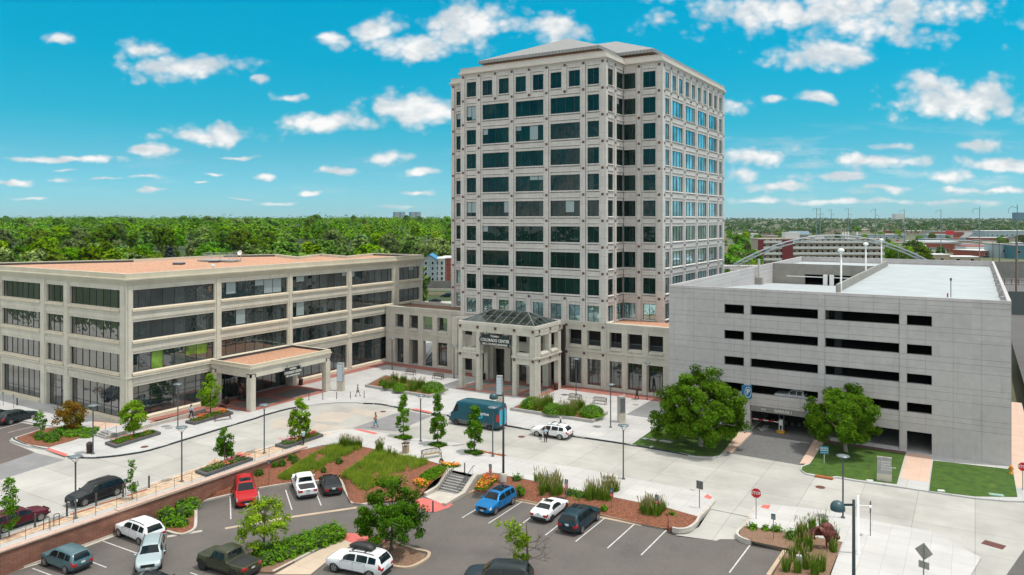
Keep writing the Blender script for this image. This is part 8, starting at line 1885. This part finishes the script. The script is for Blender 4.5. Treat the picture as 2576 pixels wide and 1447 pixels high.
rbd = thing('billboard', 'red billboard among the far warehouses', 'billboard', at(2390, 1000, terrain(*at(2390, 1000).xy)), RY); mb = MB(); mb.box(-5.5, 5.5, 0, .4, 8, 13); mb.build('panel', M_signred, rbd); mb = MB(); mb.cyl((0, .2, 0), (0, .2, 8), .4); mb.build('post', M_pole, rbd)
M_gal = mat('steel_pole', (.20, .25, .27), .5, metal=.3)
def pylon(px, yt, d, lab, arms=True, m=None, s=1.0):
    p = at(px, d); z = terrain(p.x, p.y); h = 26-(yt-Y0)*d/F-z; t = thing('power_pole', lab, 'power pole', (p.x, p.y, z), RY, 'steel power poles'); r = d*.00042*s; mb = MB(); mb.cyl((0, 0, 0), (0, 0, h), max(.3, r*1.5), max(.14, r*.7), 8); mb.build('mast', m or M_gal, t)
    if arms:
        for k, zz in enumerate((.96, .80, .64)):
            s_ = -1 if k % 2 == 0 else 1; mb = MB(); w = h*.10; mb.tube([(0, 0, h*zz), (s_*w*.6, 0, h*(zz+.02)), (s_*w, 0, h*(zz-.01))], max(.10, r*.5), 5); mb.cyl((s_*w, 0, h*(zz-.01)), (s_*w, 0, h*(zz-.06)), max(.08, r*.4), None, 5); mb.build('arm', m or M_gal, t)
for px, yt, d, lab in ((2054,523,900,'steel power pole just right of the tower, leftmost of the line'), (2063.7,523,1100,'steel power pole close beside the leftmost one'), (2091,526,1250,'shorter steel power pole third along the skyline'), (2134,523,950,'steel power pole above the balcony block roof'), (2202,525,820,'steel power pole above the right half of the arch'), (2275,526,640,'steel power pole right of the arch crown'), (2367,526.5,540,'steel power pole behind the motel block'), (2464,520,400,'tall steel power pole behind the white roofs'), (2559,515,300,'tallest steel power pole near the right frame edge')): pylon(px, yt, d, lab)
M_wood = mat('wood_pole', (.17, .10, .055), .9)
pylon(2556, 606, 215, 'brown wooden pole behind the garage corner at the right edge', False, M_wood, .9); pylon(2498, 605, 420, 'slim wooden pole left of the yellow container', False, M_wood, .6); pylon(2514, 606, 410, 'leaning slim wooden pole beside the grey shed', False, M_wood, .6)
wall_run('embankment_wall', 'grey block wall beside the rail line at the right edge', 2470, 2720, 330, -3.2, 7.2, M_sound, .5, 'wall', 330); wall_run('embankment_wall', 'pale retaining wall below the rail fence at the right edge', 2500, 2720, 268, -3.2, 3.0, M_gar, .5, 'wall', 262); wall_run('overpass_wall', 'dark bridge wall over the side street at the right edge', 2538, 2720, 205, -1.0, 6.2, mat('overpass_dark', (.085, .10, .105), .8), .6, 'wall', 200)
fr_ = thing('rail_fence', 'black metal fence along the rail line at the right edge', 'fence', at(2560, 240, 3.0)); railing(fr_, [at(2478, 262, 3.0), at(2720, 225, 5.8)], 1.7, .7, 'fence_panel', .05, M_black); mb = MB()
for i in range(14): p = at(2478, 262, 3.0).lerp(at(2720, 225, 5.8), i/13); mb.cyl(p, p+Vector((0, 0, 2.1)), .08, None, 5)
mb.build('fence_post', M_black, fr_, world=True)
a_, b2 = Vector((9.6, 60, ROADZ+.02)), Vector((9.6, 190, ROADZ+.02))
for dx in (0, .32): poly('road_marking', [(9.3+dx, 92), (9.45+dx, 92), (9.45+dx, 190), (9.3+dx, 190)], ROADZ+.024, mat('yellow_line', (.70, .36, .01), .7), kind='structure')
# ---- air: everything outdoors sits in one even, thin haze
def make_haze(den):
    mb = MB(); mb.box(-11000, 11000, -1400, 18000, -6, 95); m = bpy.data.materials.new('haze_air'); m.use_nodes = True; t = NT(m.node_tree); t.n.remove(t.n['Principled BSDF'])
    v = t.new('ShaderNodeVolumePrincipled'); v.inputs['Color'].default_value = (.80, .93, 1.0, 1); v.inputs['Density'].default_value = den; v.inputs['Anisotropy'].default_value = .2
    t.l.new(v.outputs[0], t.n['Material Output'].inputs['Volume']); mb.build('haze', m, kind='stuff')
make_haze(.000026)
